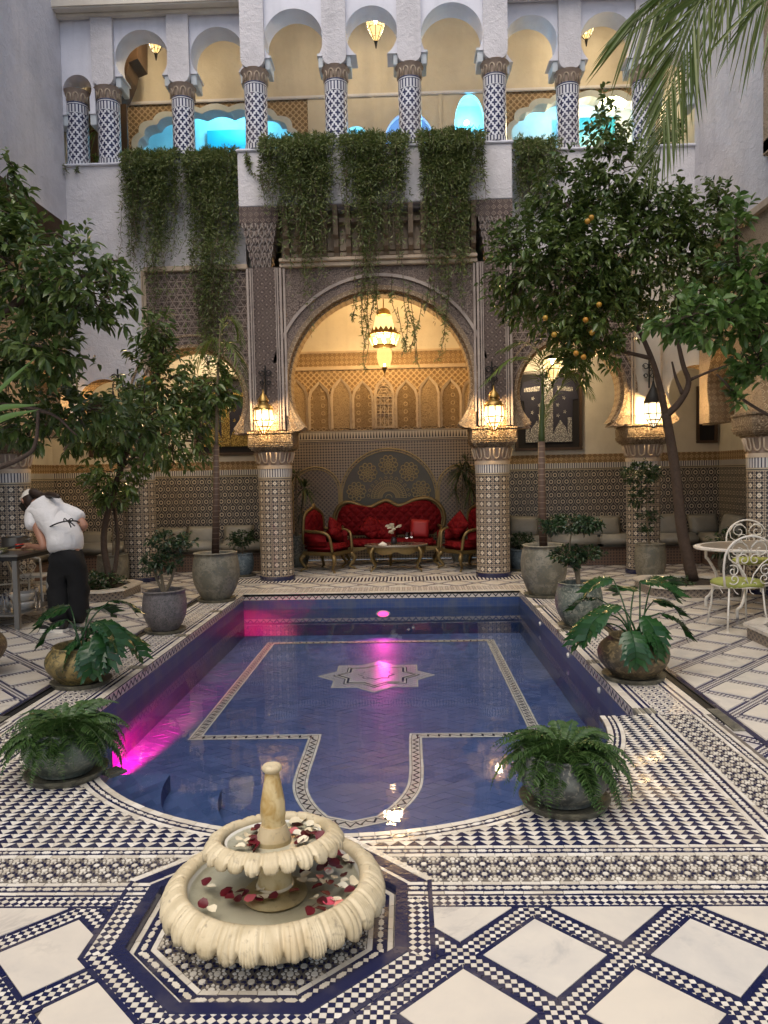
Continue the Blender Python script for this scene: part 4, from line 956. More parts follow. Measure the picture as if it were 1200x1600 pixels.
# the alcove behind the portal
YI = 14.30; mb = MB(); xl, xr = -2.30, 1.56
mb.add([(xl, YI, 0), (xr, YI, 0), (xr, YI, 2.22), (xl, YI, 2.22)], [(0, 1, 2, 3)]); mb.add([(xl, 11.95, 0), (xl, YI, 0), (xl, YI, 2.22), (xl, 11.95, 2.22)], [(0, 1, 2, 3)]); mb.add([(xr, YI, 0), (xr, 11.95, 0), (xr, 11.95, 2.22), (xr, YI, 2.22)], [(0, 1, 2, 3)])
part(mb, 'alcove_tile_wall', [M_Z['grid']], recalc=False)
mb = MB(); mb.box(xl, xr, YI-.012, YI-.002, 2.22, 2.26, 1); mb.box(xl, xr, YI-.016, YI-.004, 2.26, 2.40, 0); mb.box(xl, xr, YI-.02, YI, 2.40, 2.43, 1); part(mb, 'tile_border', [M_Z['zig'], M_Z['band']])
mb = MB()
for z0, z1 in ((2.42, 3.72), (3.72, 3.76), (3.80, 3.84)): pass
mb.box(xl, xr, YI, YI+.05, 2.42, 3.55); part(mb, 'alcove_stucco_wall', [M_ST['gold', 'diaper']])
mb = MB(); mb.box(xl, xr, YI-.02, YI+.05, 3.62, 3.86, 0); mb.box(xl, xr, YI-.05, YI+.05, 3.55, 3.62, 1, .01); mb.box(xl, xr, YI-.05, YI+.05, 3.86, 3.90, 1, .01); part(mb, 'stucco_frieze', [M_ST['gold', 'frieze'], M_STP])
mb = MB(); mb.box(xl, xr, YI-.01, YI+.05, 3.9, 6.0); mb.box(xl-.05, xl, 11.95, YI, 2.22, 6.0); mb.box(xr, xr+.05, 11.95, YI, 2.22, 6.0)
ns = 14
for k in range(ns):
    a, b = pi*k/ns, pi*(k+1)/ns; mb.add([((xl+xr)/2+(xr-xl)/2*cos(t), y, 4.35+.75*sin(t)) for t, y in ((a, 11.9), (b, 11.9), (b, YI), (a, YI))], [(0, 1, 2, 3)])
part(mb, 'alcove_vault', [M_PLAS2])
edges = [-2.24, -1.82, -1.40, -1.0, -.59, -.20, .24, .64, 1.05, 1.5]; 
for k in range(9):
    a, b = edges[k], edges[k+1]; cx = (a+b)/2; w = (b-a)/2; mid = k == 4
    oz = 3.30 if k % 2 == 0 else 3.24
    mb = MB(); out_ = [(a+.005, 2.43), (b-.005, 2.43), (b-.005, 3.5), (a+.005, 3.5)]; iw = w-.045
    inn = [(cx+iw, 2.47), (cx+iw, oz-.22), (cx+iw*.8, oz-.10), (cx+iw*.35, oz-.01), (cx, oz+.06), (cx-iw*.35, oz-.01), (cx-iw*.8, oz-.10), (cx-iw, oz-.22), (cx-iw, 2.47)]
    mb.prism([(a+.005, 2.43), (b-.005, 2.43), (b-.005, oz-.16)]+[(cx+(p[0]-cx)*(w-.005)/iw, p[1]+.05) for p in inn[2:7]]+[(a+.005, oz-.16)]+[], YI-.035, YI, 'y') if 0 else None
    outp = [(cx+w-.004, 2.43), (cx+w-.004, oz-.20)]+[(cx+(p[0]-cx)*(w-.004)/iw, p[1]+.05) for p in inn[2:7]]+[(cx-w+.004, oz-.20), (cx-w+.004, 2.43)]
    for i in range(len(outp)-1):
        mb.add([(outp[i][0], YI-.05, outp[i][1]), (outp[i+1][0], YI-.05, outp[i+1][1]), (inn[i][0], YI-.03, inn[i][1]), (inn[i+1][0], YI-.03, inn[i+1][1])], [(0, 1, 3, 2)])
        mb.add([(outp[i][0], YI-.05, outp[i][1]), (outp[i+1][0], YI-.05, outp[i+1][1]), (outp[i][0], YI, outp[i][1]), (outp[i+1][0], YI, outp[i+1][1])], [(0, 1, 3, 2)])
        mb.add([(inn[i][0], YI-.03, inn[i][1]), (inn[i+1][0], YI-.03, inn[i+1][1]), (inn[i][0], YI, inn[i][1]), (inn[i+1][0], YI, inn[i+1][1])], [(0, 1, 3, 2)])
    fr_ = part(mb, 'panel_frame', [M_STP])
    mb = MB(); mb.prism(inn[::-1], YI-.012, YI-.004, 'y'); part(mb, 'stucco_panel', [M_ST['gold', 'rings' if k % 2 == 1 else 'scroll'] if not mid else M_ST['tan', 'lattice']])
mb = MB(); cx = -.395                                   # grille in the middle panel
for x in (-.15, -.075, 0, .075, .15): mb.box(cx+x-.008, cx+x+.008, YI-.05, YI-.025, 2.45, 3.05)
for z in (2.47, 2.72, 2.90, 3.04): mb.box(cx-.16, cx+.16, YI-.052, YI-.027, z-.008, z+.008)
mb.tube([(cx+.155*cos(pi*k/12), YI-.04, 3.04+.2*sin(pi*k/12)) for k in range(13)], .01, 6); mb.tube([(cx+.07*cos(2*pi*k/14), YI-.04, 3.06+.07*sin(2*pi*k/14)) for k in range(15)], .008, 6); mb.tube([(cx+.035*cos(2*pi*k/14), YI-.04, 2.81+.05*sin(2*pi*k/14)) for k in range(15)], .007, 6); part(mb, 'panel_grille', [M_STP])
# blind arches and the big rosette medallion of the tiled back wall
M_OCH = mat('ochre_tile_line', color=(.42, .33, .17), rough=.3); M_DKT = mat('dark_green_tile', lambda c: dict(color=c.mix(c.noise(120, 1), (.04, .045, .035), (.14, .12, .09))), rough=.3)
def wall_arch(cx, zc, r, nm, back):
    mb = MB(); v = [(cx+r*cos(pi*k/32), zc+r*sin(pi*k/32)) for k in range(33)]+[(cx-r, .55), (cx+r, .55)]; mb.prism(v, YI-.006, YI-.002, 'y'); part(mb, nm, [back])
    for dr, w in ((0, .02), (.045, .028)):
        mb = MB(); p0 = [(cx+(r+dr), YI-.008, .5)]+[(cx+(r+dr)*cos(pi*k/32), YI-.008, zc+(r+dr)*sin(pi*k/32)) for k in range(33)]+[(cx-(r+dr), YI-.008, .5)]; mb.tube(p0, w/2, 4); part(mb, 'tile_arch_line', [M_OCH])
mx_, mz = -.345, 1.15
wall_arch(mx_, mz, .88, 'tile_medallion', M_DKT); wall_arch(-1.72, 1.28, .43, 'blind_arch_field', M_Z['gridd']); wall_arch(1.03, 1.28, .43, 'blind_arch_field', M_Z['gridd'])
def rosette(cx, cz, r, n=10, big=False):
    mb = MB()
    for k in range(n):
        a = 2*pi*k/n; mb.tube([(cx+r*.72*cos(a)+r*.20*cos(t), YI-.010, cz+r*.72*sin(a)+r*.20*sin(t)) for t in [2*pi*j/10 for j in range(11)]], .009, 4); mb.tube([(cx+r*.12*cos(a), YI-.010, cz+r*.12*sin(a)), (cx+r*.52*cos(a), YI-.010, cz+r*.52*sin(a))], .008, 4)
    for rr in (.1, .36): mb.tube([(cx+r*rr*cos(t), YI-.010, cz+r*rr*sin(t)) for t in [2*pi*j/24 for j in range(25)]], .008, 4)
    part(mb, 'tile_rosette', [M_OCH])
for a in (12, 51, 90, 129, 168): rosette(mx_+.62*cos(R(a)), mz+.62*sin(R(a)), .195)
mb = MB()
for rr in (.06, .13, .20, .27, .33): mb.tube([(mx_+rr*cos(pi*j/30*1.0), YI-.010, mz+rr*sin(pi*j/30)) for j in range(31)], .007, 4)
for k in range(25): a = pi*k/24; mb.tube([(mx_+.13*cos(a), YI-.010, mz+.13*sin(a)), (mx_+.33*cos(a), YI-.010, mz+.33*sin(a))], .006, 4)
for k in range(12): a = pi*(k+.5)/12; q = (mx_+.385*cos(a), mz+.385*sin(a)); mb.tube([(q[0]+.03*cos(t), YI-.010, q[1]+.03*sin(t)) for t in [pi/2*j for j in range(5)]], .007, 4)
part(mb, 'tile_rosette', [M_OCH])
# side walls of the court
for s, X, nm in ((-1, -5.16, 'l'), (1, 4.40, 'r')):
    mb = MB(); xa, xb = sorted((X, X+s*.3)); mb.box(xa, xb, 1.0, 11.81, 4.72, 10.2)
    cx0 = X+s*.0
    mb.box(xa, xb, 1.0, 7.2, 4.3, 4.72); part(mb, 'side_wall', [M_PLAS])
    mb = MB(); mb.box(*sorted((X-s*.06, X+s*.1)), 1.0, 11.6, 4.70, 4.80, 0, .01); part(mb, 'string_course', [M_STP])
    # arches of the side arcade
    for ya, yb in ((7.65, 9.95), (9.95, 11.62)):
        r = (yb-ya)/2-.30; cy = (ya+yb)/2; a = arch_pts(cy, 2.78 if r < .9 else 2.95, r, 2.25); poly = [(yb, 2.25), (yb, 4.72), (ya, 4.72), (ya, 2.25)]+a[::-1]
        m2 = MB(); m2.prism(poly, *sorted((X, X+s*.36)), 'x', 0, 1); part(m2, 'side_arch_wall', [M_ST['tan', 'scroll'], M_ST['gold', 'frieze']])
    # carved window surround with shutters
    y0, y1 = (7.6, 9.62) if s < 0 else (7.3, 9.48); z0 = 6.62 if s < 0 else 5.33; z1 = 9.2 if s < 0 else 8.35
    m3 = MB(); xo, xi = X-s*.06, X+s*.02
    for b in ((y0, y0+.16, z0, z1), (y1-.16, y1, z0, z1), (y0, y1, z0-.02, z0+.16), (y0, y1, z1, z1+.16)): m3.box(*sorted((xo, xi)), *b, 0, .01)
    w_ = part(m3, 'window', [M_ST['tan', 'scroll']])
    m3 = MB(); m3.box(*sorted((X-s*.01, X+s*.02)), y0+.16, y1-.16, z0+.16, z1, 0)
    for q in range(1, 4): yy = y0+.16+(y1-y0-.32)*q/4; m3.box(*sorted((X-s*.03, X)), yy-.03, yy+.03, z0+.16, z1)
    m3.build('window_shutter', [M_WOOD], w_)
    if s < 0:        # dark wooden canopy
        m4 = MB(); p = W(106, 345, 10.25); pz = p.z
        m4.prism([(-5.16, pz+.28), (-4.55, pz), (-4.55, pz-.16), (-4.62, pz-.30), (-5.16, pz-.30)], 6.0, 10.25, 'y', 0)
        for q in range(14): m4.box(-5.1, -4.60, 6.1+q*.3, 6.17+q*.3, pz-.38, pz-.29)
        part(m4, 'wooden_canopy', [M_WOOD])
# lower columns
def abac(c):
    u, v = c.uv(); n = c.noise(13, 2, c.vec(u, v), .5, 1.8); h = 1.0-((n-.5).abs()*10).cl(); n2 = c.noise(30, 2, c.vec(u, v), .5, 1.2); h = h.mx((1.0-((n2-.5).abs()*12).cl())*.6)
    return dict(color=c.mix(h, (.20, .125, .07), (.60, .46, .30)), h=h, rough=.8)
M_ABAC = mat('carved_capital_stucco', abac, bump=1, bdist=.03)
M_CAPD = mat('umber_stucco_ground', lambda c: dict(color=c.mix(c.noise(20, 4), (.33, .245, .19), (.42, .33, .26)), h=c.noise(50, 3)), rough=.85, bump=.4)
def make_column(x, y, rad, label, block_h=True):
    t = thing('tiled_column', label, 'column', (x, y, 0), group='tiled columns of the lower arcade')
    MB().lathe([(rad+.02, 0), (rad+.02, .05), (rad+.004, .06)], 32).build('base_ring', [M_TN], t, smooth=True, ang=40)
    MB().lathe([(rad, .055), (rad, 1.545)], 40, cap=False).build('shaft', [M_Z['star']], t, smooth=True)
    mb = MB(); mb.lathe([(rad+.004, 1.545), (rad+.004, 1.585)], 40, m=1); mb.lathe([(rad+.006, 1.585), (rad+.006, 1.71)], 40, m=0); mb.lathe([(rad+.012, 1.71), (rad+.012, 1.765)], 40, m=2)
    mb.build('tile_collar', [M_Z['bars'], M_Z['band'], M_STP], t, smooth=True, ang=40)
    c = MB(); c.lathe([(rad-.01, 1.765), (rad-.005, 1.8), (rad+.01, 1.9), (rad+.045, 1.965)], 40, m=1)
    n = 13
    for k in range(n):        # looping palmette fluting round the bell
        a = 2*pi*k/n; w = pi/n*.62; P = []
        for da, z in ((-w, 1.955), (-w, 1.84), (-w*.7, 1.81), (0, 1.797), (w*.7, 1.81), (w, 1.84), (w, 1.955)):
            rr = rad+.012+(z-1.8)*.26; P.append((rr*cos(a+da), rr*sin(a+da), z))
        c.tube(P, .0125, 5)
    cap = c.build('capital', [M_STP, M_CAPD], t, smooth=True)
    b = MB(); h = rad+.085
    for k in range(5):
        f = k/4; r0 = h-.075*(1-f)**2; b.box(-r0, r0, -r0, r0, 1.965+.026*k, 1.965+.026*(k+1)+.0005, 0)
    b.box(-h, h, -h, h, 2.095, 2.235, 1, .012); b.box(-h-.012, h+.012, -h-.012, h+.012, 2.235, 2.27, 0, .008)
    b.build('abacus', [M_ABAC, M_ABAC], cap)
    return t
YC = 11.76
make_column(CXPL, YC-.02, .255, 'tall tiled column left of the red sofa alcove, under a lit lantern')
make_column(CXPR, YC-.02, .255, 'tall tiled column right of the red sofa alcove, under a lit lantern')
make_column(CXL, YC+.08, .25, 'tiled column behind the trees, between the person and the mottled grey pot')
make_column(CXR, YC+.08, .25, 'tiled column behind the small potted tree on the right, under a lantern')
make_column(4.52, 9.75, .22, 'tiled column at the right edge behind the white garden chairs')
make_column(-5.40, 10.25, .24, 'tiled column at the left edge behind the bending person')
# gallery columns
def make_gcol(x, y, label, rad=.168, loc_z=6.44):
    t = thing('gallery_column', label, 'column', (x, y, loc_z), group='quatrefoil tiled columns of the upper gallery')
    MB().lathe([(rad+.01, 0), (rad+.01, .07), (rad, .075)], 32).build('base_ring', [M_Z['comb']], t, smooth=True, ang=40)
    MB().lathe([(rad, .07), (rad, .80)], 36, cap=False).build('shaft', [M_Z['quat']], t, smooth=True)
    MB().lathe([(rad+.004, .80), (rad+.004, .97)], 36).build('tile_collar', [M_Z['comb']], t, smooth=True, ang=40)
    c = MB(); c.lathe([(rad-.008, .965), (rad-.004, 1.02), (rad+.012, 1.10), (rad+.05, 1.15)], 32, m=1); n = 10
    for k in range(n):
        a = 2*pi*k/n; w = pi/n*.6
        c.tube([((rad+.012)*cos(a+da), (rad+.012)*sin(a+da), z) for da, z in ((-w, .985), (-w, 1.06), (-w*.6, 1.085), (0, 1.095), (w*.6, 1.085), (w, 1.06), (w, .985))], .012, 5)
    c.build('capital', [M_STP, M_CAPD], t, smooth=True); return t
nm = ['second from the left, under the brass pendant bay', 'third from the left, left of the blue niche', 'left end of the balcony, above the white parapet corner', 'between the two left balcony creepers', 'in the middle, between the second and third balcony creepers', 'right end of the balcony, beside the pointed blue niche', 'just right of the balcony, above the orange tree', 'half hidden by the hanging palm frond']
for (x, y), L in zip([GS[0], GS[1]]+GC+[GS[2], GS[3]], nm): make_gcol(x, y+.14, 'navy and white tiled gallery column, '+L)
make_gcol(-5.02, 12.0, 'half hidden navy and white tiled gallery column in the left corner')
# dark things inside the left end of the gallery
t = thing('wooden_stair', 'dark underside of a wooden stair in the upper left gallery arch', 'stair', W(200, 105, 13.2)); b0 = Vector(t.location)
q = [W(a, b, 13.2)-b0 for a, b in ((150, 215), (176, 120), (192, 85), (223, 52), (223, 104), (209, 110), (206, 126), (196, 150), (186, 165))]
MB().prism([(v.x, v.z) for v in q], -.25, .25, 'y').build('stair_side', [M_WOOD], t)
for k in range(4): v = q[1].lerp(q[3], k/3.0); MB().box(v.x-.08, v.x+.10, -.27, .27, v.z-.02, v.z+.02).build('stair_tread', [M_WOOD], t)
t = thing('glass_screen', 'dark wooden screen with red and blue panes in the left gallery corner', 'screen', (-5.0, 13.0, 6.4))
MB().box(-.34, .40, 0, .05, -1, 1.5).build('screen_panel', [M_WOOD], t)
for k, (cx, cz, cl) in enumerate(((-.02, .18, (.5, .02, .02)), (-.02, .34, (.45, .02, .02)), (.10, .10, (.02, .04, .5)), (.10, .24, (.02, .05, .55)), (-.02, .02, (.4, .25, .02)), (.10, .40, (.45, .02, .02)))): MB().box(cx-.045, cx+.045, -.012, 0, cz-.06, cz+.06, 0, .004).build('coloured_pane', [mat('coloured_glass', color=cl, rough=.15)], t)
# ---------------------------------------------------------------- lamps
def lampglass(name, col, estr, tr=.75):
    M = bpy.data.materials.new(name); M.use_nodes = True; nt = M.node_tree; nt.nodes.clear()
    out = nt.nodes.new('ShaderNodeOutputMaterial'); t = nt.nodes.new('ShaderNodeBsdfTransparent'); e = nt.nodes.new('ShaderNodeEmission'); a = nt.nodes.new('ShaderNodeAddShader')
    t.inputs[0].default_value = (tr, tr*.95, tr*.85, 1); e.inputs[0].default_value = (*col, 1); e.inputs[1].default_value = estr
    nt.links.new(t.outputs[0], a.inputs[0]); nt.links.new(e.outputs[0], a.inputs[1]); nt.links.new(a.outputs[0], out.inputs[0]); return M
M_LG = lampglass('lantern_glass', (1, .84, .60), .32); M_LGY = lampglass('amber_glass', (1, .62, .22), .35, .7); M_LGC = lampglass('chandelier_glass', (1, .66, .24), .28, .75)
WARM = (1, .70, .36)
def point(loc, en, col=WARM, r=.04, parent=None, name='lamp_light'):
    l = bpy.data.lights.new(name, 'POINT'); l.energy = en; l.color = col; l.shadow_soft_size = r
    o = link(bpy.data.objects.new(name, l), parent); o.location = loc; return o
def make_lantern(loc, label, en, dome=M_BRASS, bracket=True, dark=False, group='wall lanterns under the arches', sc=1.0, wallY=None):
    t = thing('wall_lantern', label, 'lantern', loc, group=group); t.scale = (sc,)*3
    n = 8; f = MB(); R1 = .135
    for k in range(n):
        a, b = 2*pi*k/n, 2*pi*(k+1)/n
        f.tube([(R1*cos(a), R1*sin(a), .10), (R1*1.06*cos(a), R1*1.06*sin(a), -.06), (R1*.74*cos(a), R1*.74*sin(a), -.15), (.012*cos(a), .012*sin(a), -.27)], .008, 5)
        for rr, z in ((R1, .10), (R1*1.06, -.06), (R1*.74, -.15), (R1*.40, -.205)): f.tube([(rr*cos(a), rr*sin(a), z), (rr*cos(b), rr*sin(b), z)], .009, 5)
    f.build('lantern_frame', [M_IRON if dark else M_BRASS], t)
    g = MB().lathe([(R1*.985, .095), (R1*1.045, -.06), (R1*.73, -.147), (.01, -.262)], n, cap=False).build('lantern_glass', [M_LG], t)
    d = MB()
    if dark: d.lathe([(R1*1.05, .10), (R1*1.02, .13), (.105, .20), (.06, .28), (.035, .33), (.02, .38), (.012, .42)], 16)
    else: d.lathe([(R1*1.12, .10), (R1*1.1, .12), (R1*.8, .17), (.075, .185), (.07, .215), (.085, .225), (.08, .25), (.05, .30), (.016, .345), (.01, .40)], 16)
    d.build('lantern_dome', [dome], t, smooth=True, ang=40)
    MB().lathe([(0, .05), (.022, .03), (.028, 0), (.016, -.03), (0, -.04)], 12).build('bulb', [M_BULB], t, smooth=True, loc=(0, 0, .0))
    if bracket:
        wy = wallY-loc[1]; b = MB()
        b.tube([(0, 0, .40), (0, 0, .52), (0, wy*.4, .60), (0, wy, .58)], .008, 6)
        b.tube([(0, wy-.02, .34), (.0, wy-.03, .5), (0, wy-.02, .78)], .012, 6)
        for s in (-1, 1):
            for c_, rr in ((.66, .05), (.52, .035)): b.tube([(s*(.05+rr*0)+s*rr*cos(q)*(1-.05*k_), wy-.025, c_+rr*sin(q)*(1-.05*k_)) for k_, q in enumerate([pi*.25*j for j in range(10)])], .008, 5)
        b.build('wall_bracket', [M_IRON], t)
    point((0, 0, -.02), en, WARM, .045, t); return t
L = W(412, 651, 11.26); make_lantern(L, 'lit brass wall lantern left of the alcove arch', 27, wallY=11.50)
L = W(772, 645, 11.26); make_lantern(L, 'lit brass wall lantern right of the alcove arch, on the column by the black robe', 27, wallY=11.50)
L = W(1021, 640, 11.42); make_lantern(L, 'lit lantern with a dark pointed dome behind the forked orange tree trunk', 40, M_IRON, dark=True, wallY=11.64)
L = W(178, 655, 11.42); make_lantern(L, 'lit lantern half hidden behind leaves on the far left column', 40, M_IRON, dark=True, wallY=11.66)
# chandelier in the alcove
L = W(600, 530, 13.0); t = thing('chandelier', 'large brass and glass chandelier hanging in the alcove arch', 'chandelier', L); t.scale = (.86, .86, .95)
MB().tube([(0, 0, .52), (0, 0, 1.15)], .012, 6).build('chain', [M_BRASS], t)
MB().lathe([(.015, .55), (.06, .54), (.12, .50), (.15, .42)], 24, cap=False).build('top_dome', [M_BRASS], t, smooth=True)
MB().lathe([(.15, .42), (.19, .26), (.235, .14)], 24, cap=False).build('upper_glass', [M_LGC], t, smooth=True)
mb = MB()
for k in range(16):
    a, b = 2*pi*k/16, 2*pi*(k+1)/16; m_ = (a+b)/2; rr = .26
    mb.add([(rr*cos(a), rr*sin(a), .08), (rr*cos(b), rr*sin(b), .08), (rr*cos(b), rr*sin(b), .13), (rr*1.02*cos(m_), rr*1.02*sin(m_), .20), (rr*cos(a), rr*sin(a), .13)], [(0, 1, 2, 3, 4)])
mb.build('crown_fringe', [M_BRASS], t, recalc=False)
mb = MB(); mb.tube([(.31*cos(2*pi*k/32), .31*sin(2*pi*k/32), .08) for k in range(33)], .014, 6); mb.tube([(.22*cos(2*pi*k/32), .22*sin(2*pi*k/32), -.12) for k in range(33)], .012, 6)
for k in range(12): a = 2*pi*k/12; mb.tube([(.31*cos(a), .31*sin(a), .08), (.27*cos(a), .27*sin(a), -.03), (.22*cos(a), .22*sin(a), -.12)], .006, 5)
mb.build('basket_frame', [M_BRASS], t)
MB().lathe([(.22, -.12), (.12, -.14), (.03, -.14)], 24, cap=False).build('basket_tray', [M_BRASS], t, smooth=True)
MB().lathe([(.305, .075), (.265, -.03), (.218, -.115)], 24, cap=False).build('basket_glass', [M_LGC], t, smooth=True)
MB().lathe([(.10, -.15), (.145, -.22), (.15, -.32), (.12, -.44), (.06, -.50), (.02, -.52)], 24, cap=False).build('globe', [lampglass('beaded_globe', (1, .56, .18), .32, .5)], t, smooth=True)
mb = MB(); mb.lathe([(.06, -.49), (.055, -.52), (.03, -.56), (.012, -.60), (.004, -.66)], 14); mb.build('finial', [M_BRASS], t, smooth=True)
for k in range(6):
    a = 2*pi*k/6+.5; MB().lathe([(0, .05), (.02, .03), (.026, 0), (.016, -.03), (0, -.04)], 10).build('bulb', [M_BULB], t, smooth=True, loc=(.2*cos(a), .2*sin(a), -.03))
MB().lathe([(0, .03), (.02, .015), (.02, -.01), (0, -.025)], 10).build('bulb', [M_BULB], t, smooth=True, loc=(0, 0, -.46))
point((0, 0, .06), 70, (1, .66, .30), .12, t); point((0, 0, -.47), 2.0, WARM, .04, t)
# gallery pendants
def pendant(loc, label, en, h=.6, mat_=M_LGY, rod=True):
    t = thing('pendant_lantern', label, 'lantern', loc, group='small glass pendants'); n = 8; f = MB()
    for k in range(n):
        a, b = 2*pi*k/n, 2*pi*(k+1)/n; pr = ((.16, .16), (.13, .0), (.07, -.14), (.012, -.22))
        f.tube([(r*cos(a), r*sin(a), z) for r, z in pr], .006, 4)
        for r, z in pr[:3]: f.tube([(r*cos(a), r*sin(a), z), (r*cos(b), r*sin(b), z)], .006, 4)
    f.lathe([(.03, -.2), (.02, -.25), (.008, -.31)], 8); f.build('lantern_frame', [M_IRON], t)
    MB().lathe([(.158, .155), (.128, 0), (.068, -.138), (.012, -.215)], n, cap=False).build('lantern_glass', [mat_], t)
    MB().lathe([(0, .05), (.02, .03), (.026, 0), (.016, -.03), (0, -.04)], 10).build('bulb', [M_BULB], t, smooth=True, loc=(0, 0, .12))
    MB().tube([(0, 0, .16), (0, 0, .16+h)], .006, 5).lathe([(.16, .16), (.10, .21), (.02, .24)], n).build('lantern_cap', [M_IRON], t)
    point((0, 0, .11), en, (1, .80, .52), .04, t); return t
pendant(W(587, 45, 12.7), 'small lit glass pendant in the middle gallery arch', 34)
pendant(W(243, 64, 12.7), 'small lit glass pendant in the upper left gallery arch', 34)
pendant(W(916, 42, 12.9), 'small lit pendant in the gallery arch beside the palm frond', 38)
pendant(W(863, 577, 12.7), 'lit brass pendant in front of the black robe with silver trim', 42, .9)
pendant(W(325, 545, 12.7), 'lit glass pendant in the arch of the gold robe', 42, .75, M_LG)
pendant(W(217, 690, 12.3), 'small yellow glass pendant among the leaves on the left', 9, .8)
# niche lights of the gallery
def niche(loc, label, en, col, r=.06):
    t = thing('niche_lamp', label, 'lamp', loc)
    MB().lathe([(0, .05), (.035, .035), (.05, 0), (.035, -.035), (0, -.05)], 14).build('lamp_globe', [mat('niche_globe', color=(1, 1, 1), emit=col, estr=18)], t, smooth=True)
    point((0, -.08, 0), en, col, r, t)
niche((1.22, 14.40, 8.02), 'cyan lamp inside the pointed gallery niche', 9, (.10, .62, 1))
niche((.15, 14.42, 7.6), 'blue lamp inside the round gallery niche', 5, (.16, .42, 1))
niche((-.78, 14.42, 7.5), 'blue green lamp inside the small gallery niche', 4, (.12, .62, 1))
niche((-3.2, 14.6, 8.62), 'cyan lamp above the teal panel in the left gallery niche', 22, (.14, .68, 1))
niche((2.9, 14.6, 8.62), 'cyan lamp above the teal panel in the right gallery niche', 9, (.14, .68, 1))
niche((3.85, 14.35, 8.15), 'bright warm lamp in the right gallery niche behind the leaves', 26, (1, .80, .45))
# ---------------------------------------------------------------- fountain
def marble_old(c):
    n = c.noise(9, 5, dist=.6); n2 = c.noise(3.2, 4); n3 = c.noise(45, 4)
    col = c.mix(n.ss(.4, .7), (.62, .52, .335), (.49, .40, .24)); col = c.mix(n2.ss(.52, .7)*.5, col, (.38, .26, .11)); col = c.mix(n3.ss(.58, .78)*.6, col, (.16, .13, .09)); col = c.mix(c.noise(22, 5, dist=1.2).ss(.6, .72)*.45, col, (.30, .25, .17))
    return dict(color=col, h=n3*.5+n*.5, rough=.5)
M_OLDM = mat('weathered_cream_marble', marble_old, bump=.45, bdist=.006, sub=None)
def amber(c):
    x, y, z = c.ob(); n = c.noise(16, 4, dist=1); col = c.mix(n.ss(.35, .7), (.60, .47, .24), (.40, .25, .07)); col = c.mix(c.noise(50, 3).ss(.6, .8)*.6, col, (.12, .08, .04)); return dict(color=col, h=n, rough=.4)
M_AMB = mat('amber_stained_marble', amber, bump=.3, bdist=.004)
M_BASIN = mat('wet_basin_marble', lambda c: dict(color=c.mix(c.noise(6, 5, dist=.8).ss(.4, .7), (.72, .70, .62), (.58, .55, .45)), h=c.noise(30, 3)), rough=.5, bump=.2)
FCX, FCY = -.497, 2.635
fn = thing('fountain', 'two tier cream marble fountain with leaf carved basins before the pool', 'fountain', (FCX, FCY, 0))
def leafrim(Rin, Rout, n, ztop, ztip, seed, sub=26):
    """broad brim of overlapping acanthus leaves with carved ribs; returns MB"""
    rnd = random.Random(seed); N = n*sub; vs = []
    wr = Rout-Rin; H = ztop-ztip
    prof = [(Rin+.004, ztop-.040), (Rin, ztop-.018), (Rin+.10*wr, ztop-.004), (Rin+.26*wr, ztop+.002), (Rin+.42*wr, ztop), (Rin+.58*wr, ztop-.10*H), (Rin+.73*wr, ztop-.22*H), (Rin+.86*wr, ztop-.38*H), (Rin+.95*wr, ztop-.55*H), (Rin+.99*wr, ztop-.70*H), (Rin+.985*wr, ztop-.84*H), (Rin+.96*wr, ztip), (Rin+.88*wr, ztip-.004), (Rin+.72*wr, ztip+.012), (Rin+.5*wr, ztip+.03)]
    big = [rnd.uniform(.85, 1.2) for _ in range(n)]; sk = [rnd.uniform(-.2, .2) for _ in range(n)]; tipj = [rnd.uniform(.7, 1.25) for _ in range(n)]
    nz = [(rnd.uniform(0, 6.3), k) for k in (3, 5, 8, 13)]
    for j in range(N):
        a = 2*pi*j/N; k = j//sub; f = 2*((j % sub)+.5)/sub-1; kind = k % 3                  # broad leaf, ribbed leaf, narrow bud
        wob = sum(sin(a*q+ph) for ph, q in nz)*.25
        for i, (r, z) in enumerate(prof):
            t = min(1, i/11); tt = max(0, (t-.18)/.82); u = f-sk[k]*tt*.5
            edge = 1/(1+math.exp((abs(u)-.80)/.05))                                            # 1 on the leaf, 0 in the deep groove
            dome = (1-u*u)
            ribs = sum(math.exp(-((abs(u)-c_*(.5+.5*tt))/.055)**2) for c_ in ((.30, .58) if kind == 0 else (.22, .45, .68) if kind == 1 else (.38,)))
            mid = math.exp(-(u/.07)**2)*(1 if kind != 2 else -.6)
            h = (.0065*dome*(.5+.6*big[k]) - .0085*ribs - .006*mid - .0125*(1-edge))*(tt**.55)+.002*wob
            if kind == 2: h -= .004*tt
            dz = 0
            if i >= 8:
                q = (i-7)/4 if i <= 11 else max(0, 1-(i-11)/3); tip = (1-abs(u)**2.4)*tipj[k]*(1.0 if kind != 2 else 1.25)-(.35 if abs(u) > .8 else 0)
                dz = -(.020*tip-.012)*q; 
            up = 1-min(1, t*1.15); rr = r+h*(1-up*.9)+.003*wob*(1 if i < 4 else .5); zz = z+h*up+dz+.002*wob
            vs.append((rr*cos(a), rr*sin(a), zz))
    m_ = len(prof); fs = [(j*m_+i, ((j+1) % N)*m_+i, ((j+1) % N)*m_+i+1, j*m_+i+1) for j in range(N) for i in range(m_-1)]
    mb = MB(); mb.add(vs, fs); return mb
lb = leafrim(.303, .392, 33, .190, .105, 3)
lb.lathe([(.345, .14), (.335, .10), (.29, .04), (.20, -.02), (.10, -.03)], 48, cap=False)
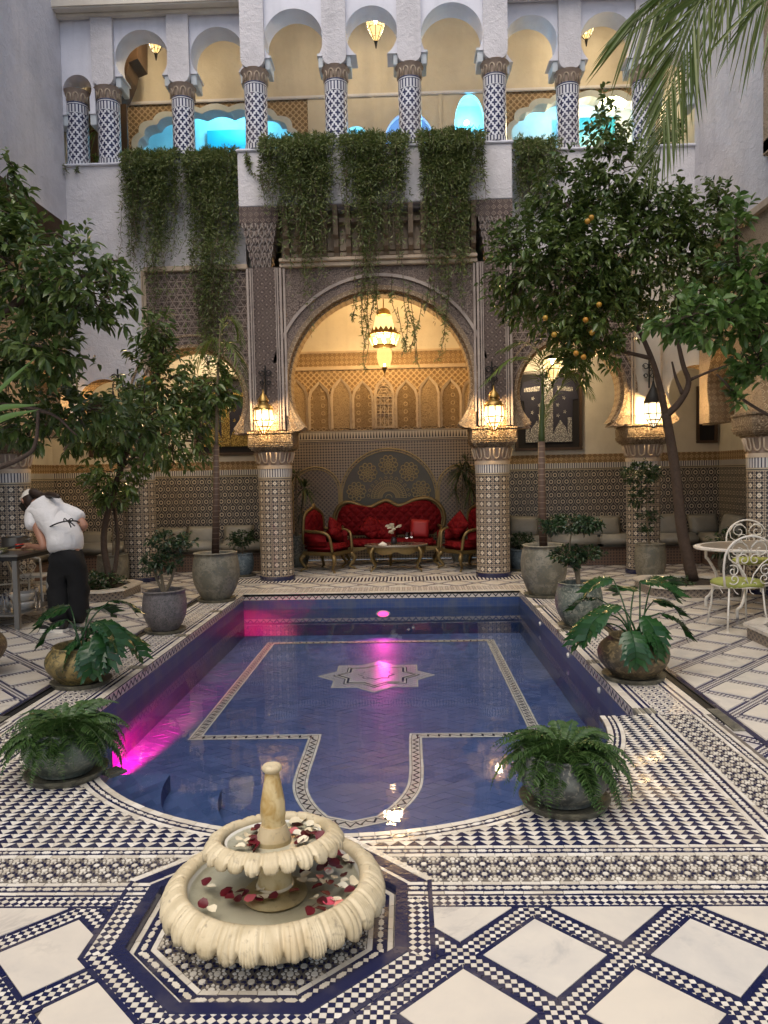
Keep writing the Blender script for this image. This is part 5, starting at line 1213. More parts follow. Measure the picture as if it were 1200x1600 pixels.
lb.lathe([(.306, .165), (.295, .135), (.25, .112), (.15, .102), (.05, .10)], 48, cap=False, m=1); ob = lb.build('lower_basin', [M_OLDM, M_BASIN], fn, smooth=True, uv=False)
MB().lathe([(.17, .0-.03), (.18, .0), (.15, .02), (.15, .06)], 32).build('foot', [M_OLDM], fn, smooth=True)
def bwater():
    M = bpy.data.materials.new('basin_water'); M.use_nodes = True; nt = M.node_tree; nt.nodes.clear(); c = Ctx(nt)
    out = nt.nodes.new('ShaderNodeOutputMaterial'); t = nt.nodes.new('ShaderNodeBsdfTransparent'); g = nt.nodes.new('ShaderNodeBsdfGlossy'); mx = nt.nodes.new('ShaderNodeMixShader'); fr = nt.nodes.new('ShaderNodeFresnel')
    fr.inputs[0].default_value = 1.33; g.inputs['Roughness'].default_value = .02; t.inputs[0].default_value = (.93, .93, .86, 1); b = nt.nodes.new('ShaderNodeBump'); b.inputs['Strength'].default_value = .1; b.inputs['Distance'].default_value = .01; nt.links.new(c.noise(14, 2).v, b.inputs['Height'])
    for s_ in (g, fr): nt.links.new(b.outputs[0], s_.inputs['Normal'])
    nt.links.new(fr.outputs[0], mx.inputs[0]); nt.links.new(t.outputs[0], mx.inputs[1]); nt.links.new(g.outputs[0], mx.inputs[2]); nt.links.new(mx.outputs[0], out.inputs[0]); return M
M_BWATER = bwater()
MB().lathe([(0, .148), (.300, .148)], 48, cap=False).build('basin_water', [M_BWATER], fn, uv=False)
mb = MB(); mb.lathe([(.115, .112), (.11, .125), (.075, .14), (.062, .155)], 32, m=0); mb.lathe([(.062, .15), (.055, .20), (.058, .225)], 32, m=1); mb.lathe([(.066, .225), (.068, .232), (.066, .238)], 32, m=1); mb.lathe([(.058, .238), (.075, .262), (.11, .285)], 32, m=0); mb.build('pedestal', [M_OLDM, M_AMB], fn, smooth=True, ang=50)
ub = leafrim(.180, .245, 24, .337, .288, 8, 16)
ub.lathe([(.215, .305), (.19, .285), (.13, .275), (.05, .27)], 40, cap=False); ub.lathe([(.172, .318), (.15, .303), (.08, .298), (.03, .297)], 40, cap=False, m=1)
TILT = R(-6); ubo = ub.build('upper_basin', [M_OLDM, M_BASIN], fn, smooth=True, uv=False)
Mt = Matrix.Translation((0, 0, .31)) @ Matrix.Rotation(TILT, 4, 'X') @ Matrix.Rotation(R(-2), 4, 'Y') @ Matrix.Translation((0, 0, -.31)); ubo.data.transform(Mt)
uw = MB().lathe([(0, .312), (.178, .312)], 40, cap=False).build('basin_water', [M_BWATER], fn, uv=False); uw.data.transform(Mt)
mb = MB(); mb.lathe([(.062, .30), (.060, .325), (.046, .362), (.045, .366)], 28, m=0)
mb.lathe([(.040, .366), (.041, .39), (.044, .405), (.043, .44), (.036, .485), (.028, .53), (.025, .555)], 32, m=1, fn=lambda r, z, a: (r*(1+.05*sin(a*9+z*22)*max(0, 1-(z-.37)/.2)), z)); mb.lathe([(.027, .555), (.034, .562), (.036, .572), (.030, .580), (.020, .583), (.0, .578)], 24, m=0); mb.build('spout_finial', [M_OLDM, M_AMB], fn, smooth=True, ang=60)
# rose petals: each is a thing of its own
M_PET = dict(dark=mat('dark_red_petal', lambda c: dict(color=c.mix(c.rand(), (.055, .001, .004), (.14, .003, .012))), rough=.5), white=mat('white_petal', lambda c: dict(color=c.mix(c.rand(), (.78, .72, .55), (.70, .60, .40))), rough=.55), pink=mat('pink_petal', lambda c: dict(color=c.mix(c.rand(), (.70, .25, .20), (.62, .07, .13))), rough=.5))
def petal_mesh(seed):
    rnd = random.Random(seed); n = 9; vs = [(0, 0, 0)]; c0 = rnd.uniform(.15, .45)
    for k in range(n): a = 2*pi*k/n; r = .017*(1+.18*cos(a)+rnd.uniform(-.12, .12)); vs.append((r*cos(a)*1.15, r*sin(a), c0*r*abs(sin(a))+rnd.uniform(0, .004)))
    return vs, [(0, 1+k, 1+(k+1) % n) for k in range(n)]
PM = {}
for k in ('dark', 'white', 'pink'):
    for s in range(4): v, f = petal_mesh(hash(k) % 7+s*3 if 0 else s*5+len(k)); mb = MB(); mb.add(v, f); PM[k, s] = mb.mesh('petal', [M_PET[k]], smooth=True, uv=False, recalc=False)
rnd = random.Random(21)
def petal(kind, x, y, z, where):
    o = inst('rose_petal', PM[kind, rnd.randrange(4)], None, (x, y, z), (rnd.gauss(0, .25), rnd.gauss(0, .25), rnd.uniform(0, 6.3)), rnd.uniform(.8, 1.25))
    tag(o, '%s rose petal floating %s of the fountain' % ({'dark': 'dark red', 'white': 'creamy white', 'pink': 'pink'}[kind], where), 'petal', '%s petals %s' % (kind, where))
LOW = [('dark', 323, 1380), ('white', 328, 1388), ('dark', 316, 1413), ('white', 332, 1423), ('dark', 352, 1397), ('dark', 360, 1402), ('dark', 357, 1392), ('dark', 372, 1405), ('dark', 385, 1398), ('pink', 392, 1404), ('dark', 378, 1394), ('white', 412, 1404), ('dark', 403, 1405), ('white', 404, 1393), ('dark', 426, 1401), ('dark', 461, 1393), ('dark', 403, 1366),
       ('white', 473, 1377), ('white', 480, 1369), ('dark', 500, 1359), ('dark', 508, 1352), ('white', 515, 1363), ('dark', 513, 1344), ('dark', 530, 1358), ('pink', 500, 1372), ('pink', 512, 1362), ('white', 522, 1372), ('dark', 515, 1380), ('dark', 538, 1368), ('dark', 545, 1340), ('dark', 548, 1350), ('white', 556, 1337), ('dark', 535, 1333), ('white', 552, 1378), ('dark', 545, 1393), ('dark', 528, 1386), ('white', 533, 1386), ('dark', 505, 1396), ('white', 493, 1406), ('dark', 502, 1410), ('pink', 512, 1410), ('white', 527, 1408), ('dark', 488, 1417), ('dark', 484, 1427), ('dark', 502, 1423), ('pink', 530, 1416), ('white', 515, 1424), ('dark', 478, 1362), ('white', 488, 1380), ('dark', 524, 1350), ('dark', 519, 1332), ('white', 540, 1378), ('dark', 497, 1387), ('white', 506, 1380)]
for kd, px, py in LOW:
    p = Gd(px, py, .150); dx, dy = p.x-FCX, p.y-FCY; r = math.hypot(dx, dy)
    if r > .295: dx *= .29/r; dy *= .29/r
    petal(kd, FCX+dx, FCY+dy, .150+rnd.uniform(0, .004), 'at the left front of the lower basin' if px < 440 else 'at the back right of the lower basin' if py < 1384 else 'at the front right of the lower basin')
for kd, px, py in [('dark', 403, 1287), ('dark', 398, 1292), ('dark', 410, 1293), ('white', 411, 1297), ('white', 385, 1303), ('white', 374, 1310), ('dark', 402, 1307), ('dark', 400, 1316), ('dark', 408, 1312), ('white', 392, 1313), ('white', 373, 1325), ('dark', 403, 1326), ('dark', 395, 1322), ('dark', 463, 1286), ('dark', 458, 1292), ('pink', 458, 1297), ('white', 466, 1302), ('dark', 468, 1311), ('dark', 476, 1306), ('dark', 484, 1302), ('dark', 490, 1305), ('dark', 478, 1314), ('white', 480, 1297), ('white', 487, 1284), ('white', 496, 1291), ('dark', 501, 1312), ('white', 473, 1318), ('dark', 469, 1317), ('white', 476, 1276), ('white', 460, 1279), ('white', 492, 1297)]:
    p = Gd(px, py, .318); dx, dy = p.x-FCX, p.y-FCY; r = math.hypot(dx, dy)
    if r > .172: dx *= .168/r; dy *= .168/r
    if r < .07: dx *= .075/max(r, .01); dy *= .075/max(r, .01)
    z = (Mt @ Vector((dx, dy, .314))).z; petal(kd, FCX+dx, FCY+dy, z+.002, 'left of the spout in the upper basin' if px < 435 else 'right of the spout in the upper basin')

# ---------------------------------------------------------------- pots
def pot(nm, label, x, y, H, Rr, Rm, Rb, M_, saucer=True, neck=None, lug=False):
    t = thing(nm, label, 'plant pot', (x, y, 0)); z0 = .03 if saucer else 0
    P = [(Rb*.96, z0), (Rb, z0+.015)]
    for k in range(1, 13):
        f = k/12; a = f*pi; bulge = sin(a*.5+ (pi*.18)*(1-f)*f*4*.0)
        zz = z0+.015+(H-z0-.03)*f; rr = Rb+(Rm-Rb)*math.sin(min(1, f/.55)*pi/2)**.9 if f < .55 else Rr+(Rm-Rr)*(1-((f-.55)/.45)**2.2)
        P.append((rr, zz))
    lp = .016 if lug else .004
    P += [(Rr+lp, H-.012), (Rr+lp+.002, H), (Rr-.004, H+.004), (Rr-.018, H-.01), (Rr-.022, H-.06)]
    sd = random.Random(label); ph = sd.uniform(0, 6)
    MB().lathe(P, 40, cap=True, fn=lambda r, z, a: (r*(1+.012*sin(2*a+ph)+.008*sin(5*a+z*9+ph)), z+.004*sin(a+ph)*(z/H))).build('pot_body', [M_P[M_]], t, smooth=True)
    MB().lathe([(0, H-.03), (Rr-.022, H-.045)], 24, cap=False).build('soil', [M_SOIL], t)
    if saucer: MB().lathe([(Rb*.9, 0), (Rb+.045, 0), (Rb+.065, .03), (Rb+.068, .036), (Rb+.055, .036), (Rb+.03, .02), (0, .018)], 40).build('saucer', [M_SAUC], t, smooth=True, ang=50)
    return t
POTS = {}
def P2(k, px, py, rb): g = Gd(px, py); return g.x*(1+rb/g.y), g.y+rb
for k, lab, (px, py), H, Rr, Rm, Rb, M_, sc_ in (
    ('fernR', 'slate grey bowl pot of the right fern on a saucer at the pool curve', (882, 1284), .27, .205, .225, .15, 'slate', 1),
    ('fernL', 'green grey bowl pot of the left fern on a saucer by the magenta water', (105, 1234), .27, .19, .225, .15, 'green', 1),
    ('philL', 'round golden pot of the split leaf plant left of the pool', (128, 1080), .31, .20, .262, .165, 'gold', 1),
    ('mott', 'mottled purple grey pot with a small bonsai left of the pool', (259, 993), .44, .205, .225, .145, 'purple', 1),
    ('palmL', 'tall rounded olive grey pot at the far left pool corner', (339, 943), .63, .265, .30, .185, 'stone', 1),
    ('smallL', 'small blue grey pot with a round shrub left of the alcove column', (380, 902), .36, .165, .18, .14, 'blue', 1),
    ('philR', 'big round bronze pot of the split leaf plant right of the pool', (990, 1072), .33, .18, .27, .17, 'bronze', 1),
    ('cloud', 'grey green rounded pot with a cloud pruned shrub right of the pool', (905, 986), .46, .20, .235, .15, 'green', 1),
    ('palmR', 'tall olive grey pot with a wide rim at the far right pool corner', (850, 936), .66, .25, .29, .19, 'stone', 1),
    ('smallR', 'small slate blue pot behind the tall right pot', (815, 893), .34, .19, .20, .16, 'blue', 1),
    ('backR', 'olive pot before the right arcade column with a small tree', (1016, 905), .50, .205, .225, .18, 'stone', 0),
    ('backL', 'pale olive pot behind the left tree bed', (178, 916), .46, .22, .235, .19, 'stone', 0),
    ('edgeL', 'bronze pot cut by the left edge of the picture', (-62, 1072), .42, .22, .36, .2, 'bronze', 1),
    ('blueL', 'blue glazed pot behind the white iron table at the left', (12, 908), .42, .24, .27, .18, 'blue', 0),
    ('alcL', 'dark clay pot with a spiky plant left of the red chairs', (468, 893), .55, .2, .23, .17, 'slate', 0),
    ('alcR', 'dark clay pot with spiky plants behind the right red armchair', (735, 880), .5, .2, .22, .17, 'slate', 0)):
    x, y = P2(k, px, py, Rb+.05 if sc_ else Rb)
    if k == 'alcL': y = 13.3; x = W(464, 860, 13.3).x
    if k == 'alcR': y = 13.75; x = W(722, 860, 13.75).x
    POTS[k] = (pot('plant_pot', lab, x, y, H, Rr, Rm, Rb, M_, bool(sc_), lug=k in ('palmR', 'palmL', 'smallR', 'mott')), x, y, H)
# ---------------------------------------------------------------- planters
def planter(x, y, w, d, ch, h, label):
    t = thing('planter_bed', label, 'planter', (x, y, 0))
    def oc(w, d, c): return [(w, -d+c), (w, d-c), (w-c, d), (-w+c, d), (-w, d-c), (-w, -d+c), (-w+c, -d), (w-c, -d)]
    O, I = oc(w, d, ch), oc(w-.11, d-.11, ch*.85); mb = MB()
    for k in range(8):
        a, b = O[k], O[(k+1) % 8]; l = math.dist(a, b); mb.add([(*a, 0), (*b, 0), (*b, h-.03), (*a, h-.03)], [(0, 1, 2, 3)], 0, [((0, 0), (l, 0), (l, h), (0, h))])
    mb.build('tiled_side', [M_Z['gridd']], t)
    O2 = oc(w+.025, d+.025, ch)
    for k in range(8):
        m_ = MB(); k2 = (k+1) % 8; m_.prism([O2[k], O2[k2], I[k2], I[k]], h-.03, h, 'z'); m_.build('marble_rim', [M_MARB], t)
    MB().prism(I, h-.06, h-.045, 'z').build('soil', [M_SOIL], t); return t
planter(3.60, 9.95, .55, .55, .17, .14, 'low tiled planter bed with a marble rim round the forked orange tree')
planter(-4.42, 10.35, .60, .55, .22, .14, 'low tiled planter bed with a marble rim behind the bending person')
planter(3.95, 6.75, .80, .62, .22, .14, 'low tiled planter bed cut by the right edge near the garden chairs')

# ---------------------------------------------------------------- red furniture of the alcove
def inset_rings(poly, y, bulge, sgn=-1, rings=((1, 0), (.94, .55), (.82, .85), (.55, 1), (.2, 1.02))):
    cx = sum(p[0] for p in poly)/len(poly); cz = sum(p[1] for p in poly)/len(poly); n = len(poly); mb = MB()
    vs = [(cx+(p[0]-cx)*s, y+sgn*bulge*b, cz+(p[1]-cz)*s) for s, b in rings for p in poly]+[(cx, y+sgn*bulge*1.02, cz)]
    fs = [(i*n+k, i*n+(k+1) % n, (i+1)*n+(k+1) % n, (i+1)*n+k) for i in range(len(rings)-1) for k in range(n)]+[((len(rings)-1)*n+k, (len(rings)-1)*n+(k+1) % n, len(vs)-1) for k in range(n)]
    return mb.add(vs, fs)
def cab_leg(mb, x, y, h, dx, dy, r=.028):
    mb.tube(spline([(x, y, h), (x+dx*.05, y+dy*.05, h*.78), (x+dx*.035, y+dy*.035, h*.5), (x-dx*.015, y-dy*.015, h*.2), (x+dx*.04, y+dy*.04, .03), (x+dx*.055, y+dy*.055, .0)], 4), [r*1.25]*1+[r*1.35]*6+[r*.9]*6+[r*.6]*5+[r*.75]*3, 8)
Ys = 13.62
sofa = thing('sofa', 'red velvet sofa with a double humped gilded frame in the alcove', 'sofa', (-.31, Ys, 0))
bp_ = [(250, 250), (247, 205), (258, 160), (280, 122), (312, 102), (345, 98), (380, 108), (420, 126), (455, 132), (490, 124), (525, 105), (555, 92), (575, 89), (598, 96), (625, 112), (655, 122), (690, 112), (730, 92), (775, 78), (825, 73), (865, 84), (900, 108), (928, 148), (938, 195), (930, 245), (905, 285)]
op_ = []
for u, v in bp_: w_ = W(460+u/4, 760+v/4, Ys+.12); op_.append((w_.x+.31, w_.z))
lo = op_+[(op_[-1][0]-.06, .48), (op_[0][0]+.06, .48)]
inset_rings([(p[0]*.95, .72+(p[1]-.72)*.93) for p in lo], .14, .10).build('backrest', [M_VELV], sofa, smooth=True)
MB().prism([(p[0]*.97, .72+(p[1]-.72)*.96) for p in lo], .14, .20, 'y').build('back_panel', [M_GILT], sofa)
MB().tube(spline([(p[0], .11, p[1]) for p in op_], 3), .035, 8).build('back_frame', [M_GILT], sofa, smooth=True)
for i in range(9):
    for j in range(4):
        x = -.72+i*.175+(j % 2)*.087; z = .62+j*.12
        if abs(x) < .78 and z < .98+.06*cos(x*5): MB().lathe([(0, .008), (.012, .004), (.013, -.004)], 8).build('tuft_button', [M_VELV], sofa, smooth=True, loc=(x, .035+abs(x)*.05, z), rot=(R(90), 0, 0))
mb = MB(); mb.box(-.80, .80, -.42, .16, .30, .45, 0, .05); mb.build('seat', [M_VELV], sofa, smooth=True)
mb = MB(); prof = [(-.86+1.72*k/24, .30-.045*abs(sin(pi*k/6))-(.02 if k in (0, 24) else 0)) for k in range(25)]; mb.prism([(-.86, .335)]+prof+[(.86, .335)], -.45, -.40, 'y'); mb.build('front_rail', [M_GILT], sofa)
for s in (-1, 1):
    mb = MB(); mb.tube(spline([(s*.86, .1, .66), (s*.90, -.1, .64), (s*.90, -.3, .62), (s*.87, -.42, .56), (s*.84, -.43, .40), (s*.83, -.43, .30)], 4), .03, 8); mb.build('arm_frame', [M_GILT], sofa, smooth=True)
    MB().box(s*.86-.03, s*.86+.03, -.36, .12, .40, .60, 0, .025).build('arm_pad', [M_VELV], sofa, smooth=True)
    for y in (-.41, .12): mb = MB(); cab_leg(mb, s*.78, y, .29, s, -1 if y < 0 else 1); mb.build('leg', [M_GILT], sofa, smooth=True)
mb = MB(); cab_leg(mb, 0, -.41, .27, 0, -1); mb.build('leg', [M_GILT], sofa, smooth=True)
def armchair(x, y, rz, label):
    t = thing('armchair', label, 'armchair', (x, y, 0), rz)
    oc_ = [(-.27, .46), (-.30, .62), (-.295, .80), (-.26, .93), (-.17, 1.0), (-.07, 1.035), (0, 1.07), (.07, 1.035), (.17, 1.0), (.26, .93), (.295, .80), (.30, .62), (.27, .46)]
    inset_rings([(a*.9, .74+(b-.74)*.9) for a, b in oc_], .27, .06).build('backrest', [M_VELV], t, smooth=True)
    MB().prism([(a*.95, .74+(b-.74)*.94) for a, b in oc_], .27, .31, 'y').build('back_panel', [M_VELV], t)
    MB().tube(spline([(a, .27, b) for a, b in oc_], 3), .028, 8).build('back_frame', [M_GILT], t, smooth=True)
    mb = MB(); mb.lathe([(0, .03), (.045, .02), (.06, 0)], 10); mb.build('crest_carving', [M_GILT], t, smooth=True, loc=(0, .26, 1.07), rot=(R(90), 0, 0))
    for i in range(3):
        for j in range(4): MB().lathe([(0, .008), (.010, .004), (.011, -.004)], 8).build('tuft_button', [M_VELV], t, smooth=True, loc=(-.13+.13*i+(.065 if j % 2 else 0)-.03, .205, .60+.10*j), rot=(R(90), 0, 0))
    mb = MB(); mb.box(-.30, .30, -.30, .28, .33, .46, 0, .05); mb.build('seat', [M_VELV], t, smooth=True)
    mb = MB(); mb.box(-.31, .31, -.315, .30, .275, .335, 0, .012); mb.build('seat_rail', [M_GILT], t)
    for s in (-1, 1):
        mb = MB(); mb.tube(spline([(s*.29, .26, .68), (s*.33, .10, .675), (s*.345, -.12, .665), (s*.335, -.24, .62), (s*.315, -.28, .52), (s*.30, -.30, .33)], 4), .026, 8); mb.build('arm_frame', [M_GILT], t, smooth=True)
        mb = MB(); mb.box(s*.32-.022, s*.32+.022, -.2, .24, .44, .655, 0, .02); mb.build('arm_pad', [M_VELV], t, smooth=True)
        for yy in (-.29, .27): mb = MB(); cab_leg(mb, s*.27, yy, .28, s*.8, -1 if yy < 0 else 1, .027); mb.build('leg', [M_GILT], t, smooth=True)
    return t
armchair(-1.36, 12.72, R(62), 'red velvet armchair with a gilded frame left of the low table')
armchair(.96, 12.66, R(-58), 'red velvet armchair with a gilded frame right of the low table, beside the column')
tb = thing('coffee_table', 'low oval table with carved gilded legs before the red sofa', 'table', (-.20, 12.62, 0))
mb = MB(); mb.lathe([(.52, .40), (.53, .425), (.52, .435), (0, .435)], 40, m=0); 
for i in range(len(mb.v)): mb.v[i] = (mb.v[i][0], mb.v[i][1]*.62, mb.v[i][2])
mb.build('tabletop', [mat('dark_table_stone', lambda c: dict(color=c.mix(c.noise(14, 5), (.10, .075, .05), (.20, .16, .11)), rough=.15))], tb, smooth=True, ang=40)
mb = MB()
for k in range(40):
    a, b = 2*pi*k/40, 2*pi*(k+1)/40; h = lambda q: .33-.05*abs(sin(q*4)); mb.add([(.49*cos(a), .30*sin(a), .40), (.49*cos(b), .30*sin(b), .40), (.49*cos(b), .30*sin(b), h(b)), (.49*cos(a), .30*sin(a), h(a))], [(0, 1, 2, 3)])
mb.build('carved_apron', [M_GILT], tb, recalc=False)
for sx in (-1, 1):
    for sy in (-1, 1): mb = MB(); cab_leg(mb, sx*.36, sy*.20, .40, sx, sy, .022); mb.build('leg', [M_GILT], tb, smooth=True)
def cushion_mesh(w, h, d, nm, M_, n=9):
    vs = []; 
    for sgn in (1, -1):
        for i in range(n+1):
            for j in range(n+1):
                u, v = i/n*2-1, j/n*2-1; b = ((1-u**4)*(1-v**4))**.55; pin = 1-.07*(1-abs(u))*abs(v)**3-.0; pin2 = 1-.07*(1-abs(v))*abs(u)**3
                vs.append((u*w/2*pin, sgn*d/2*b, v*h/2*pin2))
    N = (n+1)**2; fs = []
    for sgn in (0, 1):
        for i in range(n):
            for j in range(n):
                q = [sgn*N+i*(n+1)+j, sgn*N+(i+1)*(n+1)+j, sgn*N+(i+1)*(n+1)+j+1, sgn*N+i*(n+1)+j+1]; fs.append(q if sgn else q[::-1])
    mb = MB(); mb.add(vs, fs); me = mb.mesh(nm, [M_], smooth=True, uv=False, recalc=False); bm = bmesh.new(); bm.from_mesh(me); bmesh.ops.remove_doubles(bm, verts=bm.verts, dist=.001); bm.to_mesh(me); bm.free(); return me
CU_R = cushion_mesh(.36, .36, .15, 'cushion', M_VELV); CU_B = cushion_mesh(.34, .34, .14, 'cushion', M_VELV2)
def cush(me, px, py, Y, rot, label, nm='cushion', group=None):
    p = W(px, py, Y); return tag(inst(nm, me, None, p, rot), label, 'cushion', group)
cush(CU_R, 581, 826, 13.48, (R(-18), R(38), R(8)), 'dark red square cushion leaning on the left of the red sofa')
cush(CU_R, 604, 828, 13.52, (R(-18), R(6), 0), 'red cushion in the middle of the sofa behind the flowers')
cush(CU_B, 656, 826, 13.45, (R(-16), R(4), R(-4)), 'bright red square cushion on the right of the red sofa')
cush(CU_R, 524, 828, 12.78, (R(-20), R(30), R(62)), 'red cushion on the left armchair beside its arm')
cush(CU_R, 716, 820, 12.60, (R(-18), R(42), R(-58)), 'red cushion standing on its corner on the right armchair')
# things on the low table
zt = .436
fl = thing('flower_vase', 'dark vase with white roses on the low table', 'flowers', (-.235, 12.60, zt))
MB().lathe([(.04, 0), (.055, .02), (.05, .08), (.035, .10), (.045, .12)], 16).build('vase', [mat('dark_glass_vase', color=(.03, .02, .02), rough=.15)], fl, smooth=True)
M_ROSE = mat('white_rose', lambda c: dict(color=c.mix(c.island(), (.78, .74, .62), (.68, .62, .46))), rough=.6)
rnd = random.Random(4)
for k in range(11):
    a = rnd.uniform(0, 6.28); r = rnd.uniform(.02, .13); z = .22+rnd.uniform(-.05, .10)-.3*r*r*10*.1; mb = MB()
    for q in range(12):
        aa = q*2.4; rr = .008+.0028*q; ti = R(80-4.5*q); mb.add([(rr*cos(aa-.7), rr*sin(aa-.7), 0), (rr*1.15*cos(aa), rr*1.15*sin(aa), .004), (rr*cos(aa+.7), rr*sin(aa+.7), 0), ((rr+.012*cos(ti))*cos(aa+.5), (rr+.012*cos(ti))*sin(aa+.5), .028*sin(ti)+.004), ((rr+.012*cos(ti))*cos(aa-.5), (rr+.012*cos(ti))*sin(aa-.5), .028*sin(ti)+.004)], [(0, 1, 4), (1, 3, 4), (1, 2, 3)])
    mb.build('rose', [M_ROSE], fl, smooth=True, uv=False, recalc=False, loc=(r*cos(a), r*sin(a), z), rot=(rnd.uniform(-.5, .5), rnd.uniform(-.5, .5), 0))
wn_ = thing('napkin', 'folded white napkin on the left of the low table', 'napkin', (-.42, 12.52, zt))
mb = MB(); mb.add([(-.07, -.05, .002), (.07, -.05, .002), (.075, .05, .002), (-.065, .055, .002), (-.03, -.02, .03), (.03, -.01, .035), (.0, .03, .05)], [(0, 1, 5, 4), (1, 2, 6, 5), (2, 3, 6), (3, 0, 4, 6), (4, 5, 6)]); mb.build('folded_cloth', [mat('white_napkin', color=(.72, .68, .6), rough=.8)], wn_, smooth=True)
def wineglass(x, y, z, label):
    t = thing('wine_glass', label, 'glass', (x, y, z), group='glasses on the low table')
    MB().lathe([(.0, .004), (.032, .003), (.033, 0)], 16, cap=False).lathe([(.004, .003), (.004, .09), (.012, .10), (.032, .125), (.036, .155), (.031, .20)], 16, cap=False).build('glass_bowl', [M_GLASS], t, smooth=True, uv=False); return t
wineglass(.06, 12.60, zt, 'tall wine glass at the right end of the low table'); wineglass(-.02, 12.48, zt, 'wine glass between the flowers and the tall wine glass')
# ---------------------------------------------------------------- grey bench seats
CG = [cushion_mesh(.52, .36, .17, 'cushion', M_GREYF), cushion_mesh(.46, .40, .16, 'cushion', M_GREYF)]
M_BENCHB = mat('brown_bench_mosaic', lambda c: dict(color=c.mix(((c.uv()[0].cen(.05)).abs()+(c.uv()[1].cen(.05)).abs()).lt(.35), (.16, .10, .07), (.05, .035, .03))), rough=.4)
def bench(x0, x1, y0, y1, label, nseg, ax='x', cushions=()):
    t = thing('built_in_bench', label, 'bench', ((x0+x1)/2, (y0+y1)/2, 0)); w, d = (x1-x0)/2, (y1-y0)/2
    MB().box(-w, w, -d, d, 0, .27).build('bench_base', [M_BENCHB], t); MB().box(-w-.01, w+.01, -d-.02, d, .27, .30, 0, .006).build('bench_ledge', [M_WOOD], t)
    for k in range(nseg):
        if ax == 'x': a, b = -w+2*w*k/nseg, -w+2*w*(k+1)/nseg; mb = MB().box(a+.006, b-.006, -d, d-.01, .30, .50, 0, .05)
        else: a, b = -d+2*d*k/nseg, -d+2*d*(k+1)/nseg; mb = MB().box(-w, w, a+.006, b-.006, .30, .50, 0, .05)
        mb.build('seat_mattress', [M_GREYF], t, smooth=True)
    return t
bench(1.60, 4.88, 12.82, 13.39, 'grey bench seat along the tiled wall behind the right pots', 4)
bench(4.90, 5.40, 9.0, 13.39, 'grey bench seat turning along the right side wall', 4, 'y')
bench(-5.75, -2.36, 12.82, 13.39, 'grey bench seat along the tiled wall behind the left pots', 4)
bench(-6.27, -5.77, 8.5, 13.39, 'grey bench seat along the far left side wall', 4, 'y')
gl = [('grey satin cushion on the left bench nearest the alcove column', 373, 836), ('grey satin cushion on the left bench behind the reddish palm stem', 316, 838), ('grey satin cushion on the left bench above the mottled pot', 268, 840), ('grey satin cushion on the left bench beside the arcade column', 236, 842), ('grey satin cushion on the left bench behind the left tree', 150, 846)]
for k, (l_, px, py) in enumerate(gl): cush(CG[0], px, py, 13.22, (R(-16), R(random.uniform(-3, 3)), R(random.uniform(-6, 6))), l_, group='grey cushions on the left bench')
gr_ = [('grey satin cushion on the right bench beside the alcove column', 818, 822), ('grey satin cushion half hidden by the cloud pruned shrub', 880, 824), ('grey satin cushion left of the right arcade column', 946, 822), ('grey satin cushion right of the arcade column behind the trunk', 1044, 820), ('grey satin cushion leaning in the right corner of the bench', 1099, 819)]
for k, (l_, px, py) in enumerate(gr_): cush(CG[k % 2], px, py, 13.20, (R(-16), R(random.uniform(-3, 3)), R(random.uniform(-6, 6))), l_, group='grey cushions on the right bench')
cush(CG[1], 1143, 822, 12.4, (R(-16), R(4), R(-70)), 'pale grey cushion on the side bench behind the white chairs')
# ---------------------------------------------------------------- framed embroidered robes
def robe_frame(x0, x1, z0, z1, label, thr, simple=False):
    cx, cz = (x0+x1)/2, (z0+z1)/2; t = thing('framed_robe', label, 'framed garment', (cx, 13.405, cz)); w, h = (x1-x0)/2, (z1-z0)/2
    mb = MB()
    for b in ((-w, w, -h, -h+.05), (-w, w, h-.05, h), (-w, -w+.05, -h+.05, h-.05), (w-.05, w, -h+.05, h-.05)): mb.box(b[0], b[1], -.05, .0, b[2], b[3], 0, .006)
    mb.build('frame', [M_WOOD], t); MB().box(-w+.05, w-.05, -.012, 0, -h+.05, h-.05).build('backing', [mat('black_velvet', color=(.012, .011, .014), rough=.9)], t)
    if simple: return t
    rb = MB(); o = [(-.12, .58), (-.44, .50), (-.52, .20), (-.42, .18), (-.40, -.54), (.40, -.54), (.42, .18), (.52, .20), (.44, .50), (.12, .58)]; s = min(w/.58, h/.68)
    rb.prism([(a*s, b*s) for a, b in o][::-1], -.030, -.014, 'y'); rb.build('robe', [mat('navy_robe_cloth' if thr else 'black_robe_cloth', lambda c: dict(color=c.mix(c.noise(30, 3), (.012, .013, .03), (.025, .024, .045))), rough=.8)], t)
    E_ = MB(); E_.box(-.075*s, .075*s, -.036, -.030, -.54*s, .56*s)
    for q in (-1, 1):
        E_.prism([(q*.42*s, .40*s), (q*.15*s, .43*s), (q*.15*s, .35*s), (q*.42*s, .33*s)][::(1 if q < 0 else -1)], -.036, -.030, 'y')
        E_.prism([(q*.08*s, -.54*s), (q*.40*s, -.54*s), (q*.40*s, -.12*s), (q*.33*s, -.12*s), (q*.33*s, -.44*s), (q*.30*s, -.30*s), (q*.2*s, -.16*s), (q*.12*s, -.30*s), (q*.08*s, -.40*s)][::(1 if q > 0 else -1)], -.035, -.030, 'y')
        for (a, b) in ((.27, .22), (.16, .10), (.28, -.02), (.16, -.08)):
            E_.prism([((q*a+.035*(1 if k % 2 == 0 else .45)*cos(pi*k/5))*s, (b+.04*(1 if k % 2 == 0 else .45)*sin(pi*k/5))*s) for k in range(10)], -.035, -.030, 'y')
    E_.build('embroidery', [thr if thr else M_EMS], t); return t
